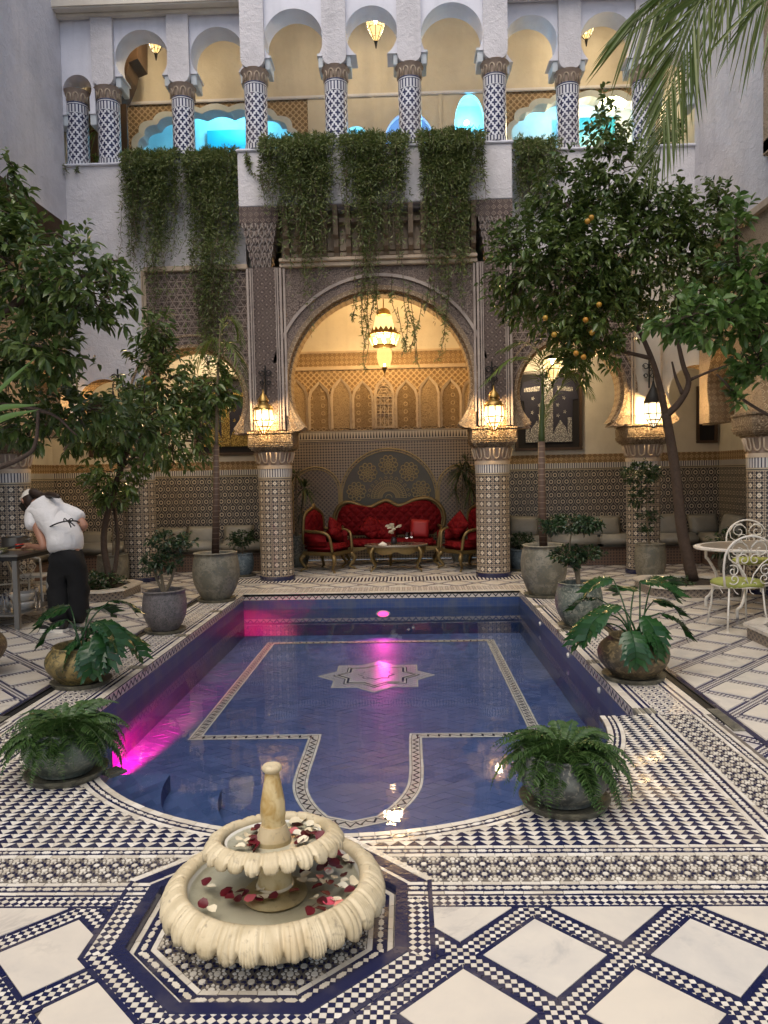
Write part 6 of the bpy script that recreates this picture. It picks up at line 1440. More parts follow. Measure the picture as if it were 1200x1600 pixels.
M_EMS = mat('silver_thread', lambda c: dict(color=c.mix(c.voro(60).gt(.4), (.62, .60, .55), (.16, .15, .15)), h=c.voro(60)), rough=.4, bump=.6, bdist=.004, metal=.3)
M_EMG = mat('gold_thread', lambda c: dict(color=c.mix(c.voro(60).gt(.4), (.62, .44, .12), (.16, .10, .02)), h=c.voro(60)), rough=.4, bump=.6, bdist=.004, metal=.3)
robe_frame(1.90, 3.06, 1.95, 3.32, 'dark framed robe with silver embroidery on the right back wall', M_EMS)
robe_frame(-3.74, -2.60, 1.98, 3.36, 'dark framed robe with gold embroidery behind the left tree', M_EMG)
robe_frame(5.02, 5.38, 2.02, 3.0, 'narrow dark picture frame in the far right corner', None, True)
robe_frame(-5.62, -5.12, 2.0, 3.05, 'narrow dark picture frame in the far left corner', None, True)
# ---------------------------------------------------------------- person bending over the prep table
def skin(name, verts, edges, radii, M_, parent=None, root=0, lev=2):
    me = bpy.data.meshes.new(name); me.from_pydata([tuple(v) for v in verts], edges, []); o = link(bpy.data.objects.new(name, me))
    o.modifiers.new('s', 'SKIN'); lay = me.skin_vertices[0].data
    for i, r in enumerate(radii): lay[i].radius = r if isinstance(r, tuple) else (r, r); lay[i].use_root = (i == root)
    sb = o.modifiers.new('u', 'SUBSURF'); sb.levels = lev; sb.render_levels = lev
    dg = bpy.context.evaluated_depsgraph_get(); nm = bpy.data.meshes.new_from_object(o.evaluated_get(dg)); nm.name = name; bpy.data.objects.remove(o)
    nm.materials.clear(); nm.materials.append(M_); nm.polygons.foreach_set('use_smooth', [True]*len(nm.polygons))
    q = link(bpy.data.objects.new(name, nm), parent); return q
M_SKIN = mat('skin', lambda c: dict(color=c.mix(c.noise(9, 3), (.42, .22, .14), (.36, .17, .11))), rough=.5)
M_SHIRT = mat('white_cotton', lambda c: dict(color=c.mix(c.noise(4, 3), (.78, .76, .74), (.72, .70, .69)), h=c.noise(7, 4, dist=1.5)), rough=.8, bump=.5, bdist=.03)
M_TROU = mat('black_cloth', lambda c: dict(color=(.0025, .0025, .003), h=c.noise(6, 3, dist=1)), rough=.85, bump=.4, bdist=.03)
M_HAIR = mat('dark_hair', lambda c: dict(color=c.mix(c.noise(60, 3), (.018, .010, .007), (.05, .028, .018)), h=c.noise(90, 3)), rough=.5, bump=.4, bdist=.005)
M_CAP = mat('white_cap_cloth', color=(.72, .68, .60), rough=.8); M_BLK = mat('black_rubber', color=(.012, .012, .012), rough=.5); M_BRN = mat('brown_apron', color=(.09, .05, .03), rough=.7)
PY = 8.0; base = Gd(98, 983); pr = thing('person', 'person in a white tee shirt, white cap and black trousers bending over a table', 'person', (base.x, PY, 0))
def B(px, py, dy=0.0): w_ = W(px, py, PY+dy); return w_-Vector((base.x, PY, 0))
pel = B(104, 857); lh, rh = B(91, 862), B(119, 860)
chest = B(84, 806, .12); up = B(74, 793, .20); neck = B(60, 788, .30); head = B(48, 783, .38)
ls, rs_ = B(50, 803, .10), B(118, 804, .16)
le, lw = B(70, 856, -.10), B(47, 853, .14)
re, rw = B(134, 823, .10), B(108, 836, .56)
mid = B(97, 828, .04)
lk, la = B(95, 920, .0), B(96, 972, .0); rk, ra = B(121, 918, .05), B(121, 968, .10)
V_ = [pel, mid, chest, up, neck, head+Vector((.02, -.02, .01)), ls, le, lw, rs_, re, rw, lh, lk, la, rh, rk, ra]
E_ = [(0, 1), (1, 2), (2, 3), (3, 4), (4, 5), (3, 6), (6, 7), (7, 8), (3, 9), (9, 10), (10, 11), (0, 12), (12, 13), (13, 14), (0, 15), (15, 16), (16, 17)]
r_ = [(.09, .08), (.11, .09), (.12, .09), (.09, .08), .05, .05, .055, .043, .028, .055, .042, .028, .06, .055, .042, .06, .055, .042]
body = skin('body', V_, E_, r_, M_SKIN, pr)
mb = MB()                                                     # head, face and hands join the body mesh
hd = Vector((-.55, .62, -.55)).normalized()                    # facing down to the table
side = hd.cross(Vector((0, 0, 1))).normalized(); topv = side.cross(hd).normalized()
def hp(a, b, c_): return head+side*a+hd*b+topv*c_
ico = bmesh.new(); bmesh.ops.create_icosphere(ico, subdivisions=3, radius=1)
for v in ico.verts:
    x, y, z = v.co; jaw = 1-.28*max(0, -z)
    f = .012*math.exp(-((x/.22)**2+((z+.15)/.3)**2))*8 if y > 0 else 0; eye = -.05*math.exp(-(((abs(x)-.38)/.18)**2+((z-.05)/.12)**2)) if y > 0 else 0; mth = -.02*math.exp(-((x/.3)**2+((z+.55)/.06)**2)) if y > 0 else 0
    v.co = hp(x*.076*jaw, y*(.098)*(1+f+eye+mth), z*.118)
mb.bm(ico)
for s in (-1, 1): mb.tube([hp(s*.074, -.005, .02), hp(s*.085, -.012, .025), hp(s*.088, -.015, 0), hp(s*.08, -.008, -.03)], [.010, .014, .013, .008], 8)
def hand(wr, d, up_, s, curl):
    d = d.normalized(); sd = d.cross(up_).normalized()*s; n = sd.cross(d).normalized()*s
    mb.tube([wr-d*.03, wr, wr+d*.04, wr+d*.085], [.026, .030, .038, .034], 10)
    for k, (o, L_) in enumerate(((-.029, .070), (-.010, .080), (.010, .074), (.028, .058))):
        p = wr+d*.08+sd*o; pts = [p-d*.02]; a = 0
        for q in (.42, .33, .25): a += curl; pts.append(pts[-1]+(d*cos(a)-up_*sin(a))*L_*q+d*(.02 if q == .42 else 0))
        mb.tube(pts, [.0095, .0095, .0085, .0065], 7)
    p = wr+d*.02-sd*.032; mb.tube([p, p+d*.03-sd*.025-up_*.01, p+d*.06-sd*.03-up_*.03], [.013, .011, .008], 7)
hand(lw, (lw-le)+Vector((-.10, .05, -.02)), Vector((0, 0, 1)), 1, .45); hand(rw, Vector((-.5, .6, -.35)), Vector((0, 0, 1)), -1, .5)
hm_ = mb.build('hands', [M_SKIN], None, smooth=True, uv=False); bm = bmesh.new(); bm.from_mesh(body.data); bm.from_mesh(hm_.data); bm.to_mesh(body.data); bm.free(); bpy.data.objects.remove(hm_)
body.data.polygons.foreach_set('use_smooth', [True]*len(body.data.polygons))
# tee shirt: torso and short sleeves, a little bigger than the body
hem = B(104, 868, .0); sv = [hem, mid, chest, B(76, 797, .18), B(66, 792, .26), ls, B(52, 829, .02), rs_, B(129, 812, .12), B(102, 842, .02)]
shirt = skin('tee_shirt', sv, [(0, 9), (9, 1), (1, 2), (2, 3), (3, 4), (3, 5), (5, 6), (3, 7), (7, 8)], [(.225, .185), (.20, .17), (.205, .165), (.165, .14), .09, (.085, .09), (.088, .092), (.085, .085), (.085, .085), (.215, .18)], M_SHIRT, pr, 2)
for v_ in shirt.data.vertices:          # soft folds pulled toward the tied string
    q_ = v_.co-B(106, 814, -.15); d_ = q_.length; a_ = math.atan2(q_.z, q_.x); v_.co += (v_.co-B(98, 828, .0)).normalized()*(.010*sin(a_*9+d_*8)*math.exp(-(d_/.28)**2)+.006*sin(v_.co.z*34+v_.co.x*21))
tr = skin('trousers', [B(104, 846), B(104, 866), B(93, 893, 0), B(92, 925, 0), B(92, 976, .0), B(119, 892, .02), B(122, 922, .04), B(122, 973, .08)], [(0, 1), (1, 2), (2, 3), (3, 4), (1, 5), (5, 6), (6, 7)], [(.175, .14), (.18, .145), (.125, .135), (.120, .125), (.125, .13), (.125, .135), (.120, .125), (.125, .13)], M_TROU, pr, 0)
for v_ in tr.data.vertices: d_ = Vector((v_.co.x-B(105, 900).x, v_.co.y, 0)); v_.co += d_.normalized()*(.010*sin(v_.co.z*30+v_.co.x*24+v_.co.y*18)+.006*sin(v_.co.z*55-v_.co.x*31))
mb = MB()                                                     # apron string and bow across the back
T0 = [B(74, 826, -.06), B(80, 822, -.135), B(92, 817, -.165), B(106, 814, -.165), B(117, 814, -.13), B(124, 816, -.03)]
mb.tube(spline(T0, 4), .008, 6)
for dx, dy in ((5, 10), (11, 8)): mb.tube(spline([B(106, 814, -.175), B(106+dx*.5, 814+dy*.4, -.185), B(106+dx, 814+dy, -.17)], 4), .007, 5)
for dx in (-5, 6): mb.tube(spline([B(106, 814, -.17), B(106+dx, 810, -.19), B(106+dx*1.2, 814, -.19), B(106, 815, -.17)], 4), .006, 5)
mb.build('apron_string', [M_BLK], pr, smooth=True)
mb = MB(); mb.add([B(70, 826, -.02), B(76, 838, -.06), B(73, 856, .06), B(60, 848, .16), B(64, 828, .14)], [(0, 1, 2, 3, 4)]); mb.build('apron', [M_BRN], pr, recalc=False)
hb = bmesh.new(); bmesh.ops.create_icosphere(hb, subdivisions=3, radius=1)
for v in list(hb.verts):
    x, y, z = v.co
    if y > .35 and z < .3: y = .35
    v.co = hp(x*.086, y*.102-.012, z*.112+.012)
mb = MB(); mb.bm(hb); mb.tube(spline([hp(0, -.09, .03), hp(.0, -.15, .02), B(68, 776, .24), B(80, 773, .10), B(92, 776, .0)], 5), [.035]*4+[.045]*6+[.04]*5+[.03]*4+[.02]*2, 10); mb.build('hair', [M_HAIR], pr, smooth=True, uv=False)
cb = bmesh.new(); bmesh.ops.create_uvsphere(cb, u_segments=28, v_segments=16, radius=1); bmesh.ops.delete(cb, geom=[v for v in cb.verts if v.co.z < -.02], context='VERTS')
for v in cb.verts: x, y, z = v.co; v.co = hp(x*.094, y*.116, z*.115+.025)
mb = MB(); mb.bm(cb); mb.build('cap', [M_CAP], pr, smooth=True, uv=False)
mb = MB(); n = 12; vs = []
for i in range(n+1):
    a = -1.15+2.3*i/n
    for rr in (.098, .17): vs.append(hp(sin(a)*.094*(rr/.098)**.35, cos(a)*rr*1.12, .022-.05*(rr-.098)/.07*abs(cos(a))))
mb.add(vs, [(2*i, 2*i+1, 2*i+3, 2*i+2) for i in range(n)]); mb.build('cap_visor', [M_BLK], pr, smooth=True, recalc=False)
def shoe(px, py, dy, label=None):
    g = Gd(px, py); o = thing('shoe', None, None); o.parent = pr; o.location = (g.x-base.x, g.y-PY+dy, 0); o.rotation_euler = (0, 0, R(172))
    def sec(x): return (.045+.008*cos(x*9)) if x < .2 else .045*math.sqrt(max(.05, 1-((x-.2)/.075)**2))
    m_ = MB(); xs = [-.04, 0, .06, .12, .18, .23, .262, .272]; n = 10; vs = []
    for x in xs:
        h = .105-.35*max(0, x-.02) if x < .22 else .04; w_ = sec(x)
        vs += [(x, w_*cos(2*pi*k/n), .028+max(.02, h)*(.5+.5*sin(2*pi*k/n))) for k in range(n)]
    m_.add(vs, [(i*n+k, i*n+(k+1) % n, (i+1)*n+(k+1) % n, (i+1)*n+k) for i in range(len(xs)-1) for k in range(n)]+[tuple(range(n))[::-1], tuple(range((len(xs)-1)*n, len(xs)*n))])
    m_.build('shoe_upper', [M_BLK], o, smooth=True, uv=False)
    s_ = MB(); pl = [(x, sec(x)+.006) for x in xs]+[(x, -sec(x)-.006) for x in xs[::-1]]; s_.prism(pl, 0, .03, 'z'); s_.build('shoe_sole', [M_CAP], o)
    for sg in (1, -1):
        c_ = MB(); top = [(.02, .050), (.06, .046), (.10, .052), (.15, .062), (.20, .075)]; bot = [(.20, .072), (.14, .052), (.09, .038), (.05, .034), (.025, .040)]
        c_.add([(x-.02, sg*(sec(x-.02)+.004), z+.014) for x, z in top+bot], [tuple(range(10))]); c_.build('shoe_mark', [M_CAP], o, recalc=False)
shoe(98, 987, 0); shoe(124, 978, .0)
# ---------------------------------------------------------------- prep table and what is on it
M_STEEL = mat('brushed_steel', lambda c: dict(color=c.mix(c.noise(5, 4), (.30, .29, .27), (.22, .21, .2)), rough=.32), metal=.9)
TX1, TY0, TY1, TZ = -4.20, 8.02, 8.95, .815
tbl = thing('prep_table', 'dark steel prep table at the left edge under cooking things', 'table', (-5.0, 8.5, 0))
MB().box(-.85, .80, -.48, .45, TZ-.07, TZ-.025, 0, .004).build('table_apron', [M_IRON], tbl); MB().box(-.87, .82, -.50, .47, TZ-.025, TZ, 0, .006).build('tabletop', [M_STEEL], tbl)
for x in (-.80, .76):
    for y in (-.44, .41): MB().box(x-.028, x+.028, y-.028, y+.028, 0, TZ-.03, 0, .004).build('leg', [M_STEEL], tbl)
MB().box(-.82, .78, -.46, .43, .14, .155).build('shelf', [M_STEEL], tbl)
def put(nm, lab, cat, x, y, z, mb, mats, smooth=True, group=None, **k): o = mb.build(nm, mats, None, smooth, loc=(x, y, z), **k); return tag(o, lab, cat, group)
t = thing('cooking_pot', 'wide steel cooking pot at the back of the prep table', 'pot', (-4.62, 8.80, TZ))
MB().lathe([(.14, 0), (.15, .01), (.15, .13), (.156, .135), (.146, .132), (.142, .02), (0, .015)], 28).build('pot_body', [M_STEEL], t, smooth=True, ang=40)
for s in (-1, 1): MB().tube(spline([(s*.148, -.04, .10), (s*.19, -.035, .105), (s*.19, .035, .105), (s*.148, .04, .10)], 4), .008, 6).build('handle', [M_STEEL], t, smooth=True)
t = thing('frying_pan', 'black frying pan on the prep table before the cooking pot', 'pan', (-4.66, 8.42, TZ))
MB().lathe([(.10, .0), (.13, .035), (.126, .035), (.097, .006), (0, .006)], 28).build('pan_body', [M_IRON], t, smooth=True, ang=40); MB().tube([(.12, .02, .03), (.2, .05, .05), (.31, .08, .06)], [.009, .011, .010], 6).build('handle', [M_BLK], t, smooth=True)
put('cutting_board', 'pale cutting board under the tomatoes on the prep table', 'board', -4.38, 8.56, TZ, MB().box(-.15, .15, -.11, .11, 0, .018, 0, .006), [mat('pale_wood', lambda c: dict(color=c.mix(c.noise(8, 4, dist=2), (.5, .36, .2), (.38, .25, .13))), rough=.6)], False)
M_TOM = mat('red_tomato', color=(.45, .025, .012), rough=.25)
for k, (x, y, w_) in enumerate(((-4.44, 8.52, 'left'), (-4.40, 8.57, 'middle'), (-4.33, 8.55, 'right'))): put('tomato', 'red tomato on the cutting board, %s of three' % ('leftmost' if k == 0 else 'middle one' if k == 1 else 'rightmost'), 'tomato', x, y, TZ+.018, MB().lathe([(0, .004), (.03, .002), (.042, .028), (.034, .052), (.012, .056), (0, .05)], 18), [M_TOM], uv=False, group='tomatoes on the board')
t = thing('glass_container', 'glass container of pale salad on the prep table', 'container', (-4.50, 8.20, TZ))
MB().box(-.10, .10, -.07, .07, 0, .07, 0, .012).build('glass_box', [M_GLASS], t); mb = MB(); rnd = random.Random(3)
for k in range(40): x, y, z = rnd.uniform(-.08, .08), rnd.uniform(-.05, .05), rnd.uniform(.008, .05); mb.box(x-.015, x+.015, y-.012, y+.012, z, z+.008)
mb.build('salad', [mat('pale_green_salad', lambda c: dict(color=c.mix(c.island(), (.40, .42, .16), (.55, .52, .28))), rough=.5)], t)
t = thing('pastry_tray', 'white tray with yellow pastries at the near edge of the prep table', 'tray', (-4.62, 8.06+.06, TZ)); MB().box(-.19, .19, -.10, .07, 0, .035, 0, .008).build('tray', [M_CAP], t)
for k in range(7): MB().lathe([(0, .03), (.022, .022), (.032, 0), (.022, -.018), (0, -.02)], 12).build('pastry', [mat('yellow_pastry', color=(.62, .46, .16), rough=.6) if k == 0 else bpy.data.materials['yellow_pastry']], t, smooth=True, loc=(-.15+.05*k, -.03+.03*(k % 2), .055), rot=(.2*k, .3, k))
M_BOWL = mat('grey_white_ceramic', color=(.50, .49, .46), rough=.3)
for k in range(2): put('bowl', ('lower' if k == 0 else 'upper')+' white bowl of the stack under the prep table', 'bowl', W(36, 975, 8.45).x, 8.45, .156+.095*k, MB().lathe([(.10, 0), (.13, .05), (.135, .09), (.128, .09), (.09, .012), (0, .012)], 28), [M_BOWL], group='bowls under the prep table')
for k in range(2): pass
for k, (px, Y_) in enumerate(((52, 8.55), (58, 8.70), (64, 8.5), (2, 8.2), (8, 8.35), (14, 8.2))):
    p = W(px, 960, Y_); put('glass_jar', (['glass jar just right of the bowls under the prep table', 'middle glass jar right of the bowls under the prep table', 'rightmost glass jar under the prep table beside the trousers'][k] if k < 3 else ['tall glass jar at the very left under the prep table', 'glass jar in the middle of the left jars under the prep table', 'rightmost of the left glass jars under the prep table'][k-3]), 'jar', min(p.x, -4.25), Y_, .156, MB().lathe([(.04, 0), (.045, .02), (.043, .13), (.025, .17), (.025, .20), (.03, .205)], 16), [M_GLASS], uv=False, group='jars beside the bowls' if k < 3 else 'jars at the left edge')
# ---------------------------------------------------------------- white iron garden furniture
def scroll(c, r, a0, turns, d=1, plane=None, n=22):
    out = []
    for k in range(n+1): t_ = k/n; a = a0+d*turns*2*pi*t_; rr = r*(1-.82*t_); out.append((c[0]+rr*cos(a), c[1], c[2]+rr*sin(a)))
    return out
def iron_table(x, y, rz, L_, Wd, h, label, mosaic=True):
    t = thing('garden_table', label, 'table', (x, y, 0), rz); mb = MB(); mb.lathe([(1.0, h-.03), (1.012, h-.02), (1.012, h-.004), (1.0, h), (.93, h+.001)], 48, m=0, cap=False); mb.lathe([(.93, h+.001), (.9, h+.002), (0, h+.002)], 48, m=1, cap=False); mb.lathe([(1.0, h-.03), (0, h-.03)], 48, m=0, cap=False)
    for i in range(len(mb.v)): a, b, c_ = mb.v[i]; mb.v[i] = (a*L_, b*Wd, c_)
    mb.build('tabletop', [M_WIRON, M_TMOS], t, smooth=True, ang=40, uv=False)
    for sx in (-1, 1):
        for sy in (-1, 1):
            lx, ly = sx*L_*.72, sy*Wd*.62; MB().tube(spline([(lx, ly, h-.03), (lx, ly, h-.16), (lx-sx*.02, ly, h-.18), (lx-sx*.10, ly-sy*.03, h-.34), (lx-sx*.10, ly-sy*.03, h-.46), (lx-sx*.04, ly, .14), (lx, ly, .10), (lx, ly, 0)], 4), .017, 8).build('leg', [M_WIRON], t, smooth=True)
    mb = MB(); mb.tube([(-L_*.62, -Wd*.5, h*.42), (L_*.62, Wd*.5, h*.42)], .011, 6); mb.tube([(-L_*.62, Wd*.5, h*.42), (L_*.62, -Wd*.5, h*.42)], .011, 6); mb.build('stretcher', [M_WIRON], t); return t
def tmos(c):
    x, y, z = c.ob(); r = (x*x/ .62+y*y/.2).sq(); a = y.at2(x); band = (r*9).fr().lt(.3); ck = ((x*26).fl()+(y*26).fl()).__mul__(.5).fr().gt(.2)
    return dict(color=c.mix(ck, (.34, .29, .22), (.14, .12, .10)), rough=.3)
M_TMOS = mat('grey_mosaic_tabletop', tmos)
M_GCUSH = mat('olive_green_cushion', lambda c: dict(color=c.mix(c.noise(6, 4), (.34, .36, .09), (.26, .29, .06)), h=c.noise(12, 3, dist=1)), rough=.75, bump=.3, bdist=.01)
M_CCUSH = mat('cream_cushion', lambda c: dict(color=c.mix(c.noise(6, 4), (.55, .48, .36), (.46, .4, .3)), h=c.noise(12, 3, dist=1)), rough=.75, bump=.3, bdist=.01)
def iron_chair(x, y, rz, label, cmat):
    """round backed wrought chair; its back is on the -y side"""
    t = thing('garden_chair', label, 'chair', (x, y, 0), rz); w = .235; yb = -.21
    bk = MB(); arch = [(-w*.93, yb+.02, .44)]+[(-w-.015, yb-.015, .60)]+[(w*1.06*cos(a), yb-.03-.02*sin(a), .70+.235*sin(a)) for a in [pi-pi*k/16 for k in range(17)]]+[(w+.015, yb-.015, .60), (w*.93, yb+.02, .44)]
    bk.tube(spline(arch, 2), .011, 6); bk.build('back_frame', [M_WIRON], t, smooth=True)
    sc = MB()
    for s in (-1, 1):
        def A(p, s_=s): return [(s_*a, yb-.02, b) for a, _, b in p]
        sc.tube(A(scroll((.105, 0, .80), .095, R(200), 1.35, -1)), .006, 5); sc.tube(A(scroll((.055, 0, .705), .06, R(20), 1.2, 1)), .006, 5); sc.tube(A(scroll((.16, 0, .60), .06, R(60), 1.25, 1)), .006, 5); sc.tube(A(scroll((.15, 0, .52), .055, R(-40), 1.2, -1)), .006, 5); sc.tube(A(scroll((.05, 0, .47), .045, R(90), 1.1, 1)), .005, 5)
        sc.tube(A([(a, 0, b) for a, b in ((.01, .45), (.04, .56), (.12, .66), (.20, .72), (.215, .80), (.16, .88), (.08, .89), (.015, .82))]), .007, 5)
    sc.build('back_scrolls', [M_WIRON], t, smooth=True)
    MB().tube([(.24*cos(2*pi*k/28), .235*sin(2*pi*k/28), .435) for k in range(29)], .010, 6).build('seat_ring', [M_WIRON], t, smooth=True)
    MB().lathe([(0, .43), (.20, .43), (.245, .445), (.25, .462), (.22, .482), (.12, .492), (0, .494)], 32, fn=lambda r, z, a: (r, z-.02*(r/.25)**2*(1 if z < .45 else 0)*abs(sin(a*2)))).build('seat_cushion', [cmat], t, smooth=True)
    for sx in (-1, 1):
        for sy in (-1, 1):
            MB().tube([(sx*.165, sy*.165, .43), (sx*.18, sy*.18, .22), (sx*.205, sy*.215, .0)], .0095, 6).lathe([(.016, 0), (.016, .012)], 8, c=(sx*.205, sy*.215, 0)).build('leg', [M_WIRON], t, smooth=True)
    for k in range(10):
        a = 2*pi*(k+.5)/10; mb = MB(); mb.tube([(.235*cos(a), .23*sin(a), .43), (.22*cos(a+.1), .215*sin(a+.1), .385), (.235*cos(a+.2), .23*sin(a+.2), .37)], .005, 4); mb.build('seat_scroll', [M_WIRON], t)
    return t
g = Gd(1168, 985); iron_table(4.10, 8.45, R(3), .94, .60, .735, 'white oval garden table with a mosaic top at the right edge')
iron_chair(3.26, 7.62, R(4), 'white scrolled iron chair with an olive cushion before the garden table', M_GCUSH)
iron_chair(4.20, 9.35, R(174), 'white scrolled iron chair behind the garden table, partly hidden by its top', M_GCUSH)
iron_table(-4.85, 9.55, 0, .62, .42, .72, 'white iron garden table behind the prep table at the left')
mb = MB()
for s in (-1, 1): mb.tube([(s*a, 0, b) for a, _, b in scroll((.055, 0, .15), .055, R(0), 1.2, 1)], .006, 5); mb.tube([(s*a, 0, b) for a, _, b in scroll((.045, 0, .02), .04, R(0), 1.2, -1)], .006, 5); mb.tube([(0, 0, -.03), (s*.06, 0, .08), (s*.11, 0, .15)], .006, 5)
t = thing('garden_chair', 'white iron chair with a heart scroll back behind the prep table', 'chair', (-4.62, 9.05, 0)); o = mb.build('back_scrolls', [M_WIRON], t, smooth=True, loc=(0, 0, .42))
for sx in (-1, 1): MB().tube(spline([(sx*.16, 0, .66), (sx*.17, -.005, .5), (sx*.17, 0, .3), (sx*.19, -.02, 0)], 4), .013, 6).build('leg', [M_WIRON], t, smooth=True); MB().tube([(sx*.16, .36, .44), (sx*.19, .38, 0)], .013, 6).build('leg', [M_WIRON], t, smooth=True)
MB().tube([(-.16, 0, .66), (0, 0, .69), (.16, 0, .66)], .013, 6).build('back_frame', [M_WIRON], t, smooth=True); MB().box(-.18, .18, .0, .38, .425, .45, 0, .01).build('seat', [M_WIRON], t)
# ---------------------------------------------------------------- plants
def leaves_np(pos, d, nrm, L, wr=.42, fold=.25, droop=.25):
    """8-vertex folded, drooping leaves; returns V, F (triangles)"""
    pos = np.asarray(pos, float); d = np.asarray(d, float); nrm = np.asarray(nrm, float); N = len(pos); L = np.broadcast_to(np.asarray(L, float), (N,))[:, None]
    d = d/np.linalg.norm(d, axis=1, keepdims=True); s = np.cross(d, nrm); s /= np.linalg.norm(s, axis=1, keepdims=True)+1e-9; n = np.cross(s, d)
    dr = np.array([0, 0, -1.]); V = np.empty((N, 8, 3)); P = lambda t: pos+d*(L*t)+dr*(L*droop*t*t)
    V[:, 0] = P(0); V[:, 1] = P(.33); V[:, 2] = P(.68); V[:, 3] = P(1.)
    for i, (t, w) in enumerate(((.33, .5), (.68, .42))):
        up = n*(L*wr*w*fold*2); V[:, 4+i] = P(t)+s*(L*wr*w)+up; V[:, 6+i] = P(t)-s*(L*wr*w)+up
    T = np.array([(0, 4, 1), (0, 1, 6), (1, 4, 5), (1, 5, 2), (1, 2, 7), (1, 7, 6), (2, 5, 3), (2, 3, 7)])
    F = (np.arange(N)[:, None, None]*8+T[None]).reshape(-1, 3); return V.reshape(-1, 3), F
def blades_np(pos, d, L, W_, droop=.3):
    """thin 4-vertex blades"""
    pos = np.asarray(pos, float); d = np.asarray(d, float); N = len(pos); L = np.broadcast_to(np.asarray(L, float), (N,))[:, None]
    d = d/np.linalg.norm(d, axis=1, keepdims=True); s = np.cross(d, RNG.normal(size=(N, 3))); s /= np.linalg.norm(s, axis=1, keepdims=True)+1e-9
    V = np.empty((N, 4, 3)); V[:, 0] = pos; V[:, 2] = pos+d*L+np.array([0, 0, -1.])*L*droop; m = pos+d*L*.5+np.array([0, 0, -1.])*L*droop*.2; V[:, 1] = m+s*W_; V[:, 3] = m-s*W_
    T = np.array([(0, 1, 2), (0, 2, 3)]); return V.reshape(-1, 3), (np.arange(N)[:, None, None]*4+T[None]).reshape(-1, 3)
def unit(v): v = np.asarray(v, float); return v/(np.linalg.norm(v, axis=-1, keepdims=True)+1e-9)
def crown_points(lobes, n, shell=.55):
    """twig tips spread through ellipsoid lobes, thicker toward the outside; returns points and outward directions"""
    vol = np.array([r[0]*r[1]*r[2] for _, r in lobes]); cnt = np.maximum(1, (n*vol**.8/np.sum(vol**.8))).astype(int); P, D = [], []
    for (c, r), k in zip(lobes, cnt):
        u = unit(RNG.normal(size=(k, 3))); rad = (shell+(1-shell)*RNG.random((k, 1))**.7)*(1+.12*RNG.normal(size=(k, 1)))
        P.append(np.array(c)+u*rad*np.array(r)); D.append(u)
    return np.vstack(P), np.vstack(D)
def sprays(P, D, per, tw, L, M_, parent, nm='crown', wr=.42, up=.35, hang=.15, fold=.25, droop=.3, scat=.5):
    """leafy twigs: `per` leaves set alternately along a short twig at each tip"""
    N = len(P); td = unit(D+np.array([0, 0, up])+scat*RNG.normal(size=(N, 3))); pos, dd, nn, LL = [], [], [], []
    for i in range(per):
        f = (i+.5)/per; side = unit(np.cross(td, RNG.normal(size=(N, 3)))); p = P+td*(tw*(f-.7))
        pos.append(p); dd.append(unit(td*(.45+.5*f)+side*.85+np.array([0, 0, -hang]))); nn.append(unit(np.array([0, 0, 1.])+.55*RNG.normal(size=(N, 3)))); LL.append(L*(.65+.55*RNG.random(N)))
    V, F = leaves_np(np.vstack(pos), np.vstack(dd), np.vstack(nn), np.concatenate(LL), wr, fold, droop)
    return np_mesh(nm, V, F, M_, parent)
def twigs(mb, P, D, lobes, step=6, r=.004):
    for i in range(0, len(P), step):
        c = min((np.array(l[0]) for l in lobes), key=lambda q: np.linalg.norm(q-P[i])); a = c+(P[i]-c)*.35; m_ = (a+P[i])/2+RNG.normal(size=3)*.03; mb.tube([a, m_, P[i]], [r*2, r*1.4, r*.6], 4)
def limb(mb, pts, r0, r1, n=8): P = spline(pts, 5); k = len(P); mb.tube(P, [r0+(r1-r0)*i/(k-1)*1.0 for i in range(k)], n)
def LB(px, py, Y, rx, ry, rz, o=(0, 0, 0)):  # lobe from a picture position
    w_ = W(px, py, Y); k = Y/FPX; return ((w_.x-o[0], w_.y-o[1], w_.z-o[2]), (rx*k, ry, rz*k))
def oranges(pts, parent, o):
    for px, py, Y in pts:
        w_ = W(px, py, Y); r = .033; m_ = MB().lathe([(0, r), (r*.5, r*.87), (r*.87, r*.5), (r, 0), (r*.87, -r*.5), (r*.5, -r*.87), (0, -r)], 14)
        q = m_.build('orange', [M_ORANGE], parent, smooth=True, uv=False, loc=(w_.x-o[0], w_.y-o[1], w_.z-o[2]))
# forked orange tree at the right
o = (3.78, 10.2, .10); t = thing('orange_tree', 'tall forked orange tree with a dense dark crown and ripe oranges on the right', 'tree', o)
def rel(px, py, Y): w_ = W(px, py, Y); return (w_.x-o[0], w_.y-o[1], w_.z-o[2])
tr_ = MB(); limb(tr_, [(0, 0, 0), rel(1066, 830, 10.18), rel(1057, 750, 10.12), rel(1048, 690, 10.08), rel(1040, 645, 10.02)], .078, .056, 10)
limb(tr_, [rel(1041, 655, 10.04), rel(1031, 605, 9.95), rel(1018, 560, 9.85), rel(990, 500, 9.75), rel(950, 440, 9.7)], .05, .018); limb(tr_, [rel(1040, 650, 10.02), rel(1062, 628, 9.98), rel(1076, 598, 9.95), rel(1066, 565, 9.9), rel(1055, 500, 9.85), rel(1060, 420, 9.8)], .048, .016)
limb(tr_, [rel(1066, 615, 9.97), rel(1056, 590, 10.0), rel(1050, 565, 10.0)], .03, .012); limb(tr_, [rel(1077, 594, 9.95), rel(1110, 580, 9.9), rel(1150, 566, 9.85)], .022, .008); limb(tr_, [rel(1018, 560, 9.85), rel(960, 545, 9.8), rel(900, 520, 9.75)], .03, .01)
